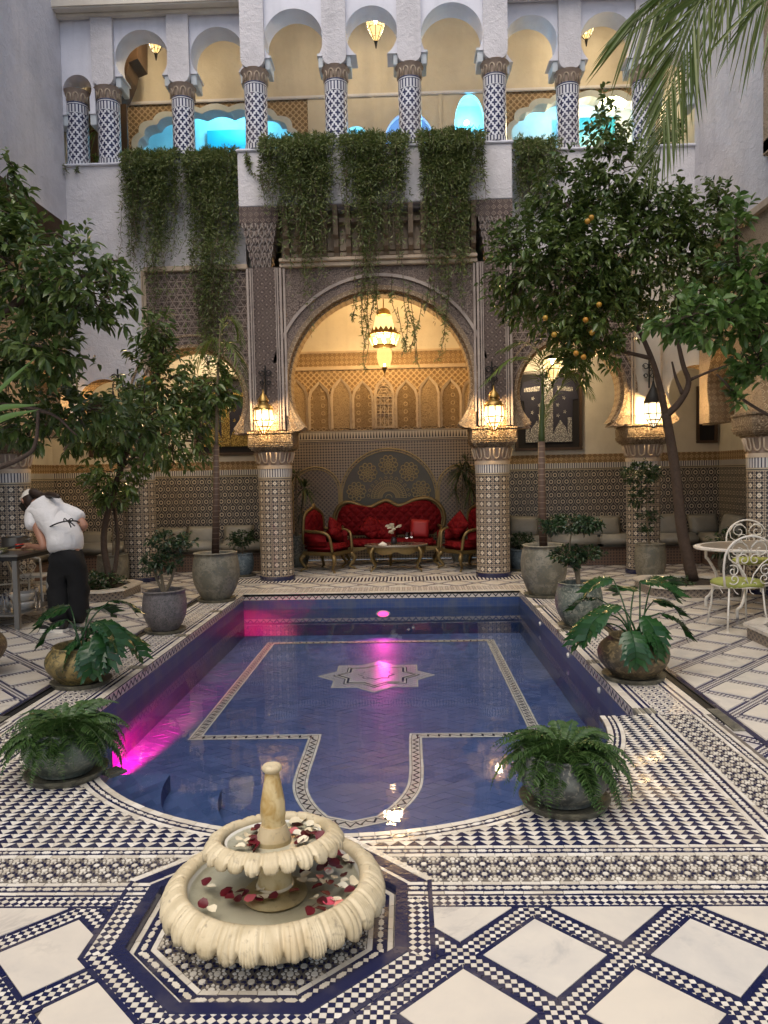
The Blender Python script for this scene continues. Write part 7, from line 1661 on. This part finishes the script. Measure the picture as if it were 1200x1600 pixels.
lob = [LB(872, 430, 9.75, 100, .75, 108, o), LB(820, 415, 9.7, 62, .5, 85, o), LB(925, 500, 9.8, 75, .6, 72, o), LB(960, 380, 9.8, 95, .7, 100, o), LB(1040, 420, 9.9, 95, .7, 95, o), LB(880, 300, 9.8, 60, .45, 62, o), LB(955, 265, 9.8, 62, .45, 66, o), LB(955, 195, 9.8, 28, .25, 50, o), LB(1090, 345, 9.9, 55, .4, 70, o), LB(1122, 330, 9.9, 20, .2, 55, o), LB(1020, 330, 9.9, 60, .45, 60, o), LB(905, 560, 9.75, 34, .3, 36, o), LB(1110, 460, 9.95, 50, .4, 60, o)]
Pp, Dd = crown_points(lob, 1900); twigs(tr_, Pp, Dd, lob, 7); tr_.build('trunk', [M_BARK], t, smooth=True, uv=False)
sprays(Pp, Dd, 8, .17, .105, M_LEAF, t); oranges([(672, 152, 9)][:0]+[(936, 476, 9.1), (915, 500, 9.1), (852, 497, 9.15), (866, 523, 9.1), (912, 558, 9.2), (924, 340, 9.15), (918, 346, 9.1), (925, 520, 9.2), (900, 552, 9.2)], t, o)
# light leaved citrus near the right edge
o = (3.95, 6.75, .10); t = thing('citrus_tree', 'nearer light green citrus tree reaching in from the right edge', 'tree', o); tr_ = MB()
limb(tr_, [(0, 0, 0), (-.02, -.1, .8), (-.05, -.25, 1.5), (-.25, -.4, 1.95)], .06, .04); limb(tr_, [(-.05, -.25, 1.5), rel(1185, 640, 6.2), rel(1120, 585, 5.9)], .02, .006); limb(tr_, [(-.25, -.4, 1.95), rel(1180, 520, 6.0), rel(1100, 490, 5.8), rel(1040, 510, 5.7)], .03, .008); limb(tr_, [(-.25, -.4, 1.95), rel(1170, 440, 6.0), rel(1150, 340, 5.9)], .03, .007)
lob = [LB(1130, 490, 5.9, 75, .32, 48, o), LB(1060, 500, 5.8, 48, .25, 32, o), LB(1175, 430, 6.0, 50, .3, 52, o), LB(1150, 345, 5.9, 18, .14, 55, o), LB(1180, 570, 6.0, 42, .28, 36, o), LB(1075, 455, 5.85, 20, .15, 22, o), LB(1200, 500, 6.1, 40, .3, 70, o), LB(1150, 620, 6.05, 16, .15, 18, o)]
Pp, Dd = crown_points(lob, 270, .3); twigs(tr_, Pp, Dd, lob, 3, .003); tr_.build('trunk', [M_BARK], t, smooth=True, uv=False); sprays(Pp, Dd, 7, .15, .095, M_LEAF2, t, wr=.5, droop=.2)
# big dark orange tree at the left edge
o = (-3.6, 5.3, 0); t = thing('orange_tree', 'big dark orange tree filling the left edge nearest the camera', 'tree', o); tr_ = MB()
limb(tr_, [(0, 0, 0), (.02, 0, 1.0), (.05, 0, 1.9), (.3, 0, 2.4)], .08, .05, 10); limb(tr_, [(.05, 0, 1.6), rel(-20, 735, 5.2), rel(40, 712, 5.1), rel(56, 690, 5.1), rel(60, 640, 5.1)], .022, .010); limb(tr_, [(.3, 0, 2.4), rel(60, 450, 5.1), rel(150, 430, 5.0)], .04, .01); limb(tr_, [(.2, 0, 2.2), rel(60, 640, 5.2), rel(120, 680, 5.2)], .02, .006)
lob = [LB(40, 420, 5.2, 110, .45, 95, o), LB(135, 460, 5.1, 78, .35, 62, o), LB(0, 330, 5.3, 48, .3, 60, o), LB(-80, 360, 5.4, 100, .5, 150, o), LB(75, 540, 5.1, 85, .4, 58, o), LB(-20, 580, 5.3, 80, .4, 70, o), LB(160, 400, 5.0, 40, .2, 26, o), LB(18, 262, 5.2, 22, .15, 26, o), LB(120, 640, 5.6, 95, .35, 52, o), LB(40, 665, 5.5, 60, .3, 40, o), LB(225, 660, 5.9, 48, .25, 50, o)]
Pp, Dd = crown_points(lob, 900, .35); twigs(tr_, Pp, Dd, lob, 5, .003); tr_.build('trunk', [M_BARK], t, smooth=True, uv=False); sprays(Pp, Dd, 8, .13, .085, M_LEAF, t)
# second tree, in the left bed
o = (-4.05, 10.2, .10); t = thing('orange_tree', 'smaller loose orange tree in the left planter bed behind the person', 'tree', o); tr_ = MB()
limb(tr_, [(0, 0, 0), rel(162, 840, 10.2), rel(180, 760, 10.1), rel(200, 700, 10.0)], .05, .035); limb(tr_, [(0, 0, 0), rel(184, 850, 10.3), rel(178, 790, 10.3), rel(170, 750, 10.3)], .035, .02); limb(tr_, [rel(200, 700, 10), rel(240, 600, 9.9), rel(262, 520, 9.9)], .03, .01); limb(tr_, [rel(190, 730, 10.05), rel(250, 680, 9.9), rel(330, 640, 9.8)], .025, .008)
lob = [LB(250, 600, 9.9, 70, .5, 80, o), LB(310, 630, 9.8, 62, .4, 55, o), LB(240, 520, 9.9, 38, .3, 48, o), LB(200, 660, 10, 80, .5, 62, o), LB(150, 690, 10, 60, .4, 40, o), LB(270, 690, 9.8, 70, .4, 45, o), LB(345, 600, 9.8, 36, .3, 44, o), LB(185, 740, 10, 60, .4, 36, o), LB(180, 775, 10.1, 40, .3, 26, o)]
Pp, Dd = crown_points(lob, 620, .3); twigs(tr_, Pp, Dd, lob, 4, .004); tr_.build('trunk', [M_BARK], t, smooth=True, uv=False); sprays(Pp, Dd, 8, .18, .115, M_LEAF, t, wr=.36, hang=.35); oranges([(228, 592, 9.4), (232, 598, 9.4)], t, o)
# low growth in the beds
def tuft(x, y, z, r, n, L, label, M_=M_LEAFD, h=.5):
    th = thing('bed_plant', label, 'plant', (x, y, z)); P = np.stack([RNG.normal(0, r*.5, n), RNG.normal(0, r*.4, n), RNG.random(n)*r*h], 1); D = unit(P+np.array([0, 0, .1])); sprays(P, D, 4, L, L, M_, th, 'foliage'); return th
tuft(3.36, 9.62, .11, .20, 70, .06, 'low leafy plant in the right planter bed at the foot of the trunk'); tuft(3.95, 9.75, .11, .14, 40, .06, 'small leafy plant at the right of the trunk in the planter bed')
tuft(-4.2, 10.15, .11, .26, 110, .07, 'dark leafy plant at the foot of the left tree', h=.9); tuft(-4.62, 10.0, .11, .12, 26, .05, 'small flowering plant at the left of the left bed', M_LEAF2)
# slender palms in the two tall pots
def frond(rach, nl, L, wd, M_, parent, nm='frond', drp=.25, vang=.9, rr=.006, hang=.0):
    """pinnate frond along a curved rachis"""
    P = spline(rach, 8); n = len(P); mb = MB(); mb.tube(P, [rr*(1-.75*i/(n-1)) for i in range(n)], 6); V, F = [], []; pos, d, nn, LL = [], [], [], []
    for k in range(nl):
        f = .12+.88*k/(nl-1); x = f*(n-1); i = min(int(x), n-2); p = P[i].lerp(P[i+1], x-i); tg = (P[i+1]-P[i]).normalized(); sd = tg.cross(Vector((0, 0, 1))); sd = sd.normalized() if sd.length > .05 else Vector((1, 0, 0))
        for s in (-1, 1):
            dd = (tg*(.55+.5*f)+sd*s*vang+Vector((0, 0, -hang))).normalized()+Vector(RNG.normal(size=3)*.07); pos.append(p); d.append(dd); nn.append(Vector((0, 0, 1))+sd*s*.4); LL.append(L*(math.sin(pi*(.18+.74*f))**.7)*(.9+.2*random.random()))
    V, F = leaves_np(np.array([tuple(q) for q in pos]), np.array([tuple(q) for q in d]), np.array([tuple(q) for q in nn]), np.array(LL), wd, .2, drp)
    st = mb.build(nm, [M_], parent, smooth=True, uv=False); lf = np_mesh('leaflets', V, F, M_, st); return st
_, x, y, H = POTS['palmR']; o = (x, y, H-.04); t = thing('palm', 'slender palm with a ringed stem in the tall right pot', 'palm tree', o)
MB().tube([(0, 0, 0), rel(847, 790, y), rel(846, 690, y)], [.052, .05, .044], 12).build('stem', [M_BARKR], t, smooth=True, uv=False); MB().tube(spline([rel(846, 695, y), rel(847, 650, y), rel(848, 615, y)], 3), [.042]*2+[.036]*3+[.02]*2, 10).build('crownshaft', [M_PALMD], t, smooth=True, uv=False)
for k, pts in enumerate(([(848, 625), (840, 570), (800, 560), (755, 600)], [(848, 625), (846, 560), (820, 535), (780, 548)], [(848, 625), (860, 575), (900, 560), (935, 590)], [(848, 630), (870, 590), (905, 590), (925, 620)], [(848, 625), (850, 560), (875, 545), (905, 550)], [(847, 690), (855, 640), (880, 600), (900, 560)])):
    frond([rel(a, b, y+[-.25, .2, -.1, .15, -.3, .05][k]*i/3) for i, (a, b) in enumerate(pts)], 26, .24, .10, M_PALM, t)
_, x, y, H = POTS['palmL']; o = (x, y, H-.04); t = thing('palm', 'slender palm with a reddish stem in the tall left pot', 'palm tree', o)
MB().tube([(0, 0, 0), rel(338, 780, y), rel(338, 695, y)], [.050, .046, .036], 12).build('stem', [M_BARKR], t, smooth=True, uv=False); MB().tube(spline([rel(338, 698, y), rel(340, 600, y), rel(343, 540, y), rel(344, 505, y)], 3), [.024]*3+[.018, .016, .014, .012, .009, .006, .003], 8).build('crownshaft', [M_BARKG], t, smooth=True, uv=False)
for k, pts in enumerate(([(342, 560), (355, 535), (372, 560), (382, 605)], [(342, 560), (335, 530), (315, 545), (300, 590)], [(343, 540), (350, 500), (368, 505), (380, 540)])): frond([rel(a, b, y+[-.2, .1, .2][k]*i/3) for i, (a, b) in enumerate(pts)], 20, .20, .12, M_PALM, t)
# hanging palm fronds at the top right
o = (4.6, 5.2, 0); t = thing('palm', 'palm with long fronds hanging into the top right corner', 'palm tree', o); MB().tube(spline([(0, 0, 0), (.05, 0, 2), (0, .05, 4.9)], 4), .11, 10).build('stem', [M_BARKG], t, smooth=True, uv=False)
def hangfrond(pts, Ys, nl, L, w, f0=0.05, side=(1, 1), lean=.15):
    P = spline([rel(a, b, Y_) for (a, b), Y_ in zip(pts, Ys)], 8); n = len(P); mb = MB(); mb.tube(P, [.011*(1-.7*i/(n-1)) for i in range(n)], 6); pos, d, nn, LL = [], [], [], []
    for k in range(nl):
        f = f0+(1-f0)*k/(nl-1); x = f*(n-1); i = min(int(x), n-2); p = P[i].lerp(P[i+1], x-i); tg = (P[i+1]-P[i]).normalized(); sd = tg.cross(CF).normalized()
        for s in (-1, 1):
            if not side[(s+1)//2]: continue
            dd = tg*(.75+.5*f)+sd*s*(.62-.3*f)+CF*random.uniform(-.25, .25)+Vector((0, 0, -lean)); pos.append(p); d.append(dd); nn.append(-CF+Vector(RNG.normal(size=3)*.5)); LL.append(L*(.55+.6*math.sin(pi*(.15+.7*f)))*(.85+.3*random.random()))
    V, F = leaves_np(np.array([tuple(q) for q in pos]), np.array([tuple(q) for q in d]), np.array([tuple(q) for q in nn]), np.array(LL), w, .18, .12)
    st = mb.build('frond', [M_PALM], t, smooth=True, uv=False); np_mesh('leaflets', V, F, M_PALM, st)
hangfrond([(1200, -160), (1145, -70), (1092, 5), (1060, 80), (1036, 165)], [5.2, 5.1, 5.0, 4.95, 4.9], 46, .52, .026, .1)
hangfrond([(1330, -180), (1230, -110), (1140, -60), (1060, -30), (1000, 10)], [5.4, 5.3, 5.2, 5.1, 5.0], 46, .66, .026, .0, (1, 1), .75)
hangfrond([(1380, -120), (1290, -70), (1210, -20), (1170, 30)], [5.2, 5.1, 5.0, 4.95], 24, .5, .026, .0, (1, 1), .6)
hangfrond([(1170, -60), (1110, 40), (1068, 140), (1036, 215), (1014, 255)], [5.5, 5.45, 5.4, 5.35, 5.3], 28, .34, .028, .3)
# long blades at the left edge
o = (-2.5, 3.6, 0); t = thing('blade_plant', 'pale green blade leaves poking in at the left edge', 'plant', o)
for a, b, c_ in ([(-120, 760), (-20, 630), (62, 553)], [(-120, 720), (-20, 645), (62, 632)], [(-120, 730), (-10, 660), (60, 640)]):
    P = spline([rel(*a, 3.6), rel(*b, 3.5), rel(*c_, 3.4)], 6); mb = MB(); n = len(P); vs = []
    for i, p in enumerate(P): w_ = .017*math.sin(pi*(.25+.75*i/(n-1)))+.001; vs += [p+Vector((0, 0, w_)), p+Vector((.004, -.004, 0)), p-Vector((0, 0, w_))]
    mb.add(vs, [(3*i+j, 3*i+3+j, 3*i+4+j, 3*i+1+j) for i in range(n-1) for j in (0, 1)]); mb.build('blade', [M_LEAF2], t, smooth=True, uv=False, recalc=False)
# hanging creepers of the balcony
def creeper(x0, x1, Y, ztop, label, prof, ns, dens=1.0, push=0):
    """prof: list of (fraction across, length); strands fall from the coping"""
    cx = (x0+x1)/2; t = thing('hanging_creeper', label, 'creeper', (cx, Y, ztop)); pos, dd, LL, dp, ddd, dl = [], [], [], [], [], []; st = MB()
    fx = [p[0] for p in prof]; fl = [p[1] for p in prof]
    clump = [random.uniform(.55, 1.15) for _ in range(9)]; cw = [random.gauss(0, .05) for _ in range(9)]
    for k in range(ns):
        f = min(1, max(0, random.gauss(.5, .27))) if random.random() < .7 else random.random(); ln = np.interp(f, fx, fl)*float(np.interp(f*8, range(9), clump))*(.42+.66*random.random())
        if random.random() < .10: ln = ln*1.25+.1
        out_ = random.random() < .07
        x = x0-cx+f*(x1-x0); yb = random.uniform(.0, .16); pts = [Vector((x+random.gauss(0, .03), .10, random.uniform(.0, .08))), Vector((x, -.02-yb*.3, .12*random.random()+.02)), Vector((x+random.gauss(0, .03), -.07-yb, -.10))]
        z = -.10; xx = x; dr_ = (-x*.10+float(np.interp(f*8, range(9), cw)))*.12; 
        if out_: dr_ = random.choice((-1, 1))*.05; ln = min(ln, .9)
        while z > -ln: z -= .14; xx += random.gauss(0, .020)+dr_; pts.append(Vector((xx, -.05-yb*random.uniform(.4, 1.1)-push*min(1, max(0, (-z-1.2)/.35)), z)))
        S_ = spline(pts, 3)
        if k % 3 == 0: st.tube(S_[::2], .0035, 4)
        n = len(S_)
        for i in range(1, n):
            fr_ = max(0, -S_[i].z)/max(.2, ln); q = 6.2*dens*(1.2-fr_*.75)*(1.25 if S_[i].z > -.7 else .85)
            for _ in range(int(q)+(random.random() < q % 1)):
                p = S_[i].lerp(S_[i-1], random.random()); v = Vector(RNG.normal(size=3)); v.y = -abs(v.y)*.8; v.z -= .25
                (pos if random.random() > fr_*.42 else dp).append(tuple(p+v.normalized()*.012)); (dd if len(pos)+0 and pos[-1] == tuple(p+v.normalized()*.012) else ddd).append(tuple(v))
    st.build('stems', [M_CREEPD], t, smooth=False, uv=False)
    m_ = min(len(pos), len(dd)); V, F = blades_np(pos[:m_], dd[:m_], .045+.055*RNG.random(m_), .0078, .15); np_mesh('foliage', V, F, M_CREEP, t)
    m_ = min(len(dp), len(ddd))
    if m_ > 3: V, F = blades_np(dp[:m_], ddd[:m_], .03+.04*RNG.random(m_), .005, .3); np_mesh('dry_foliage', V, F, M_CREEPDL, t)
    return t
M_CREEPDL = leafm('dry_creeper_leaf', (.055, .05, .025), (.12, .09, .05), .8)
XC = lambda px, py, Y: W(px, py, Y).x
for (pa, pb, Yc, lab, prof, ns, dn) in ((193, 278, 11.74, 'thick hanging creeper at the far left of the upper parapet', [(0, 2.2), (.5, 2.9), (1, 2.6)], 74, .9), (292, 374, 11.74, 'longest hanging creeper, left of the balcony, down to the arch', [(0, 3.0), (.3, 4.6), (.7, 4.8), (1, 3.9)], 70, .8),
    (412, 522, 11.38, 'hanging creeper at the left of the balcony parapet', [(0, 1.2), (.3, 2.3), (.7, 2.4), (1, 1.5)], 90, .9), (536, 634, 11.38, 'hanging creeper in the middle of the balcony parapet', [(0, 1.3), (.3, 2.8), (.6, 1.9), (1, 1.3)], 82, .9), (655, 758, 11.38, 'hanging creeper at the right of the balcony parapet', [(0, 1.2), (.4, 2.7), (.7, 2.0), (1, 1.2)], 86, .95), (803, 872, 11.74, 'dark hanging creeper right of the balcony behind the orange tree', [(0, .9), (.5, 1.3), (1, 1.1)], 46, .9)):
    creeper(XC(pa, 240, Yc), XC(pb, 240, Yc), Yc, 6.44, lab, prof, ns, dn, .24 if Yc > 11.6 else 0)
def trail(strands, label, Y=11.30):
    p0 = W(*strands[0][0], Y); t = thing('hanging_creeper', label, 'creeper', p0); st = MB(); pos, dd = [], []
    for s in strands:
        P = spline([tuple(W(a+random.uniform(-2, 2), b, Y+.05*sin(a+b))-p0) for a, b in s], 5); st.tube(P, .005, 4)
        cl = random.uniform(.2, .8)
        for i in range(1, len(P)):
            dn = 3+9*math.exp(-((i/len(P)-cl)/.22)**2)+(5 if i > len(P)*.85 else 0)
            for _ in range(int(dn*random.random()*1.6)): v = Vector(RNG.normal(size=3))+Vector((0, 0, -.35)); pos.append(tuple(P[i].lerp(P[i-1], random.random()))); dd.append(tuple(v))
    st.build('stems', [M_CREEPD], t, uv=False); V, F = blades_np(pos, dd, .04+.05*RNG.random(len(pos)), .009, .15); np_mesh('foliage', V, F, M_CREEP, t)
trail([[(566, 430), (564, 470), (572, 510), (568, 560), (574, 578)], [(575, 440), (572, 480), (578, 530), (570, 565)], [(560, 440), (556, 470), (551, 500)], [(584, 440), (582, 470), (577, 500)], [(570, 430), (566, 500), (572, 545)], [(590, 440), (588, 470), (592, 490)]], 'thin creeper strands hanging left of the chandelier')
trail([[(612, 430), (612, 470), (622, 500)], [(628, 430), (632, 470), (636, 500), (632, 540), (626, 555)], [(640, 440), (637, 480), (648, 520), (640, 545)], [(660, 460), (655, 500), (648, 520), (651, 565)], [(640, 470), (650, 530), (652, 570)], [(622, 480), (630, 520), (636, 545)]], 'thin creeper strands hanging right of the chandelier')
trail([[(668, 400), (672, 450), (664, 490)], [(690, 400), (688, 470), (694, 510), (688, 555), (680, 562)], [(678, 410), (680, 470), (690, 490)], [(700, 410), (702, 460), (697, 500)], [(672, 420), (668, 470), (662, 485)]], 'thin creeper strands hanging over the right shoulder of the portal arch')
trail([[(385, 238), (388, 255), (396, 270), (410, 280)], [(383, 236), (386, 248), (390, 258)]], 'short creeper tendril at the left corner of the balcony parapet', 11.40)
trail([[(98, 262), (99, 272)], [(120, 260), (121, 270)], [(100, 258), (102, 268)]], 'tiny creeper on the left end of the upper ledge', 11.74)
# ferns: every frond an object
def fern_frond(seed):
    rnd = random.Random(seed); L = .30; n = 24; pos, d, nn, LL = [], [], [], []; P = []
    for i in range(n+1): f = i/n; P.append(Vector((L*f*(1-.12*f), 0, L*(.62*f-.95*f*f))))
    mb = MB(); mb.tube(P[::2], [.0022*(1-.7*i/12) for i in range(13)], 4)
    for i in range(2, n+1):
        f = i/n; tg = (P[i]-P[i-1]).normalized(); l = .052*math.sin(pi*min(1, .12+.86*f))**.75*(1.05-f*.35)+.004
        for s in (-1, 1): pos.append(tuple(P[i])); d.append(tuple(tg*.35+Vector((0, s, 0))+Vector((rnd.gauss(0, .08), 0, rnd.gauss(-.05, .12))))); nn.append((-.2, rnd.gauss(0, .2), 1)); LL.append(l*rnd.uniform(.85, 1.1))
    V, F = leaves_np(pos, d, nn, LL, .36, .15, .25); i0 = len(mb.v); mb.v += [tuple(v) for v in V]; 
    for f in F: mb.f.append([i0+int(k) for k in f]); mb.m.append(0)
    return mb.mesh('frond', [M_FERN], uv=False, recalc=False)
FF_ = [fern_frond(s) for s in range(5)]
for key, lab in (('fernR', 'bushy green fern in the slate pot at the right of the pool curve'), ('fernL', 'bushy green fern in the green grey pot at the left of the pool curve')):
    _, x, y, H = POTS[key]; t = thing('fern', lab, 'fern', (x, y, H-.03)); rnd = random.Random(len(lab))
    for k in range(88):
        a = 2.399*k+rnd.uniform(-.3, .3); lay = k/88; tilt = -.95*lay+.45+rnd.uniform(-.2, .2); r = .02+.10*(1-lay)
        inst('frond', FF_[k % 5], t, (r*cos(a), r*sin(a), .02*lay), (rnd.uniform(-.35, .35), tilt, a), rnd.uniform(.75, 1.12))
# split leaf philodendrons
def phil_leaf(seed):
    rnd = random.Random(seed); mb = MB(); n = 7; vs = []; fs = []; L = .26; mid = lambda t: Vector((L*t, 0, .03*sin(pi*t)-.09*t*t)); k = 0
    for i in range(n):
        t0, t1 = i/n*.92, (i+1.0)/n*.92; tm = (t0+t1)/2; w = .135*math.sin(pi*(.14+.80*tm))**.8*rnd.uniform(.85, 1.1); sweep = .05*tm
        for s in (-1, 1):
            a, b, bb = mid(t0), mid(t1), mid(tm+.02); q = [a, b]; i0 = len(vs)
            pr = [(a, 0, .0), (b, 0, 0), (a, .50, .012), (b, .52, .016), (a, .82, .026), (b, .78, .036), (bb, 1.0, .055)]
            for p, f, fw in pr: vs.append(p+Vector((fw+sweep*f, s*w*f, .035*f-.10*f*f*.5)))
            # small teeth on the lobes
            vs.append(a+Vector((.012+sweep*.6, s*w*.72, .01))); vs.append(b+Vector((.05+sweep*.7, s*w*.72, .0)))
            F_ = [(0, 1, 3, 2), (2, 3, 5, 4), (4, 5, 6), (2, 4, 7), (3, 8, 5)]
            fs += [[i0+j for j in (f if s > 0 else f[::-1])] for f in F_]
    i0 = len(vs); tip = [mid(.90)+Vector((0, .012, 0)), mid(.90)-Vector((0, .012, 0)), mid(1.0)+Vector((.03, 0, -.02)), mid(.96)+Vector((.01, .035, -.01)), mid(.96)+Vector((.01, -.035, -.01))]; vs += tip; fs += [[i0, i0+2, i0+3], [i0+1, i0+4, i0+2], [i0, i0+1, i0+2]]
    mb.add(vs, fs); mb.tube([mid(t_/8)+Vector((0, 0, .002)) for t_ in range(9)], [.004*(1-.8*t_/8) for t_ in range(9)], 4)
    return mb.mesh('leaf', [M_PHIL], smooth=True, uv=False, recalc=False)
PL = [phil_leaf(s) for s in range(4)]
def phil(key, lab, leaves):
    _, x, y, H = POTS[key]; t = thing('split_leaf_plant', lab, 'plant', (x, y, H-.05)); rnd = random.Random(9); o_ = Vector((x, y, H-.05))
    for k, (px, py, dy, dirx, diry, sc, nod) in enumerate(leaves):
        tip = W(px, py, y+dy)-o_; b = Vector((rnd.uniform(-.05, .05), rnd.uniform(-.04, .04), 0)); m_ = b.lerp(tip, .5)+Vector((0, 0, .06)); MB().tube(spline([b, m_, tip], 5), [.008]*4+[.006]*4+[.005]*3, 6).build('petiole', [M_PHIL], t, smooth=True, uv=False)
        inst('leaf', PL[k % 4], t, tip, (rnd.uniform(-.3, .3), nod, math.atan2(diry, dirx)), sc)
phil('philR', 'split leaf plant with big lobed leaves in the bronze pot', [(958, 905, .25, -1, .1, .95, .25), (1000, 908, .1, .8, -.5, 1.15, .1), (965, 945, .0, -1, -.4, 1.1, .35), (945, 958, -.15, -.9, -.5, 1.05, .5), (1020, 940, .2, 1, .1, 1.0, .2), (1030, 958, -.05, 1, -.35, 1.0, .45), (985, 985, -.22, .1, -1, .95, .9), (1005, 962, -.1, .6, -.9, 1.0, .8), (990, 925, .25, -.2, .8, 1.0, -.1), (930, 975, -.1, -1, -.2, .9, .5), (1012, 985, -.2, .7, -.8, .8, .9), (935, 935, .3, -1, .3, .9, .2), (1020, 905, .3, .9, .5, .9, .0)])
phil('philL', 'split leaf plant with drooping lobed leaves in the golden pot', [(110, 948, .15, -.9, -.2, 1.1, .3), (105, 968, .0, -1, -.4, 1.0, .5), (150, 970, -.1, .9, -.4, 1.1, .4), (160, 985, -.15, .6, -.9, 1.1, .75), (145, 1000, -.2, .2, -1, 1.0, .9), (170, 940, .1, 1, .1, .9, .15), (185, 990, .0, 1, -.2, 1.0, .5), (128, 985, .2, -.2, .9, .9, .1), (120, 1000, -.15, -.7, -.7, .8, .8), (140, 955, .2, .3, .9, 1.0, .0)])
# shrubs in pots
def shrub(key, lab, stems, lobes, n, L, M_=M_LEAFD, wr=.5, nm='potted_shrub', per=5, bark=M_BARKG, r0=.02):
    global o
    _, x, y, H = POTS[key]; o = (x, y, H-.05); t = thing(nm, lab, 'shrub', o); mb = MB()
    for s in stems: limb(mb, [(0, 0, 0) if p == 0 else rel(*p, y) for p in s], r0, r0*.35)
    lb_ = [LB(px, py, y, rx, ry, rz, o) for px, py, rx, ry, rz in lobes]; Pp, Dd = crown_points(lb_, n, .5); twigs(mb, Pp, Dd, lb_, 5, .0025); mb.build('stem', [bark], t, smooth=True, uv=False); sprays(Pp, Dd, per, L*1.1, L, M_, t, 'foliage', wr=wr, up=.6, hang=-.1); return t
shrub('cloud', 'cloud pruned shrub with a flat top pad and lower pads', [[0, (898, 885), (890, 860), (893, 830)], [(894, 870), (915, 872), (925, 868)], [0, (905, 890), (912, 875)]], [(892, 818, 46, .28, 13), (866, 822, 22, .2, 11), (918, 820, 24, .2, 12), (886, 866, 28, .2, 13), (921, 864, 20, .16, 12), (898, 880, 16, .15, 8)], 620, .042)
shrub('mott', 'loose bonsai shrub with pinkish stems in the mottled pot', [[0, (252, 900), (246, 880), (255, 850)], [0, (268, 905), (275, 880), (280, 850)], [0, (243, 900), (238, 880)]], [(262, 842, 34, .2, 15), (290, 845, 18, .14, 12), (243, 878, 20, .16, 18), (262, 878, 24, .18, 14), (272, 862, 22, .16, 10), (230, 868, 8, .1, 14)], 210, .048, bark=M_BARKG)
shrub('smallL', 'round small shrub in the blue grey pot', [[0, (379, 850)]], [(378, 842, 20, .2, 15), (390, 840, 10, .12, 12)], 90, .06)
shrub('smallR', 'small dark shrub in the slate blue pot behind the tall right pot', [[0, (815, 850)]], [(816, 844, 18, .18, 12)], 70, .06)
shrub('backR', 'small tree with two dark leaf pads before the right arcade column', [[0, (1012, 830), (1010, 790), (1012, 750)], [(1012, 810), (1020, 805)]], [(998, 742, 28, .26, 20), (1015, 735, 16, .2, 14), (1000, 778, 20, .2, 15), (1012, 806, 20, .18, 8), (1008, 825, 14, .15, 8)], 230, .06, r0=.016)
shrub('backL', 'leafy plant in the pale olive pot behind the left bed', [[0, (183, 830), (182, 790)], [0, (176, 820), (172, 790)]], [(180, 778, 34, .25, 18)], 90, .07, r0=.014)
# dracaenas of the alcove
def dracaena(key, lab, heads):
    _, x, y, H = POTS[key]; o_ = Vector((x, y, H-.05)); t = thing('spiky_plant', lab, 'plant', o_)
    for px, py, r, nb in heads:
        c = W(px, py, y)-o_; MB().tube(spline([(0, 0, 0), (c.x*.6, .02, c.z*.5), c], 4), .014, 6).build('stem', [M_BARKG], t, smooth=True, uv=False); d = unit(RNG.normal(size=(nb, 3))+np.array([0, 0, .45])); V, F = leaves_np(np.tile(np.array(c), (nb, 1)), d, np.tile([0, 0, 1.], (nb, 1))+.1*RNG.normal(size=(nb, 3)), r*(.7+.4*RNG.random(nb)), .075, .2, .45); np_mesh('spiky_head', V, F, M_PALMD, t)
dracaena('alcL', 'spiky dracaena in the dark pot left of the red chairs', [(476, 762, .36, 46), (462, 742, .3, 30), (470, 800, .25, 24)])
dracaena('alcR', 'spiky dracaena with several heads behind the right red armchair', [(722, 735, .40, 60), (735, 760, .35, 44), (712, 770, .3, 34), (728, 720, .3, 30)])
# gallery plants
t = thing('gallery_plant', 'spiky potted plant in the upper left gallery corner', 'plant', (-4.86, 12.35, 6.42)); MB().lathe([(.09, 0), (.13, .05), (.14, .16), (.12, .17)], 18).build('pot_body', [M_P['slate']], t, smooth=True); MB().tube([(0, 0, .12), (.02, 0, .5), (0, 0, .75)], .018, 6).build('stem', [M_BARKG], t, uv=False)
d = unit(RNG.normal(size=(44, 3))+np.array([0, 0, .5])); V, F = leaves_np(np.tile([0, 0, .78], (44, 1)), d, np.tile([0, 0, 1.], (44, 1)), .34*(.6+.5*RNG.random(44)), .09, .2, .4); np_mesh('spiky_head', V, F, M_PALM, t)
P = RNG.normal(size=(40, 3))*np.array([.1, .08, .08])+np.array([-.05, -.05, .22]); sprays(P, unit(P), 4, .08, .08, M_LEAF2, t, 'foliage')
t = thing('gallery_plant', 'leafy plant in a dark pot on the right gallery ledge behind the palm frond', 'plant', (4.08, 12.2, 6.43)); MB().lathe([(.10, 0), (.15, .07), (.17, .13), (.15, .13)], 18).build('pot_body', [M_P['slate']], t, smooth=True); P = RNG.normal(size=(60, 3))*np.array([.14, .1, .14])+np.array([.05, -.05, .38]); sprays(P, unit(P), 4, .12, .11, M_LEAF, t, 'foliage')
t = thing('bench_plant', 'dark leafy plant before the side bench at the right', 'plant', (4.85, 11.6, 0)); MB().lathe([(.13, 0), (.17, .1), (.16, .3), (.17, .31), (.15, .30)], 20).build('pot_body', [M_P['slate']], t, smooth=True); P = RNG.normal(size=(80, 3))*np.array([.14, .12, .10])+np.array([0, 0, .46]); sprays(P, unit(P-np.array([0, 0, .4])), 4, .09, .08, M_LEAFD, t, 'foliage')
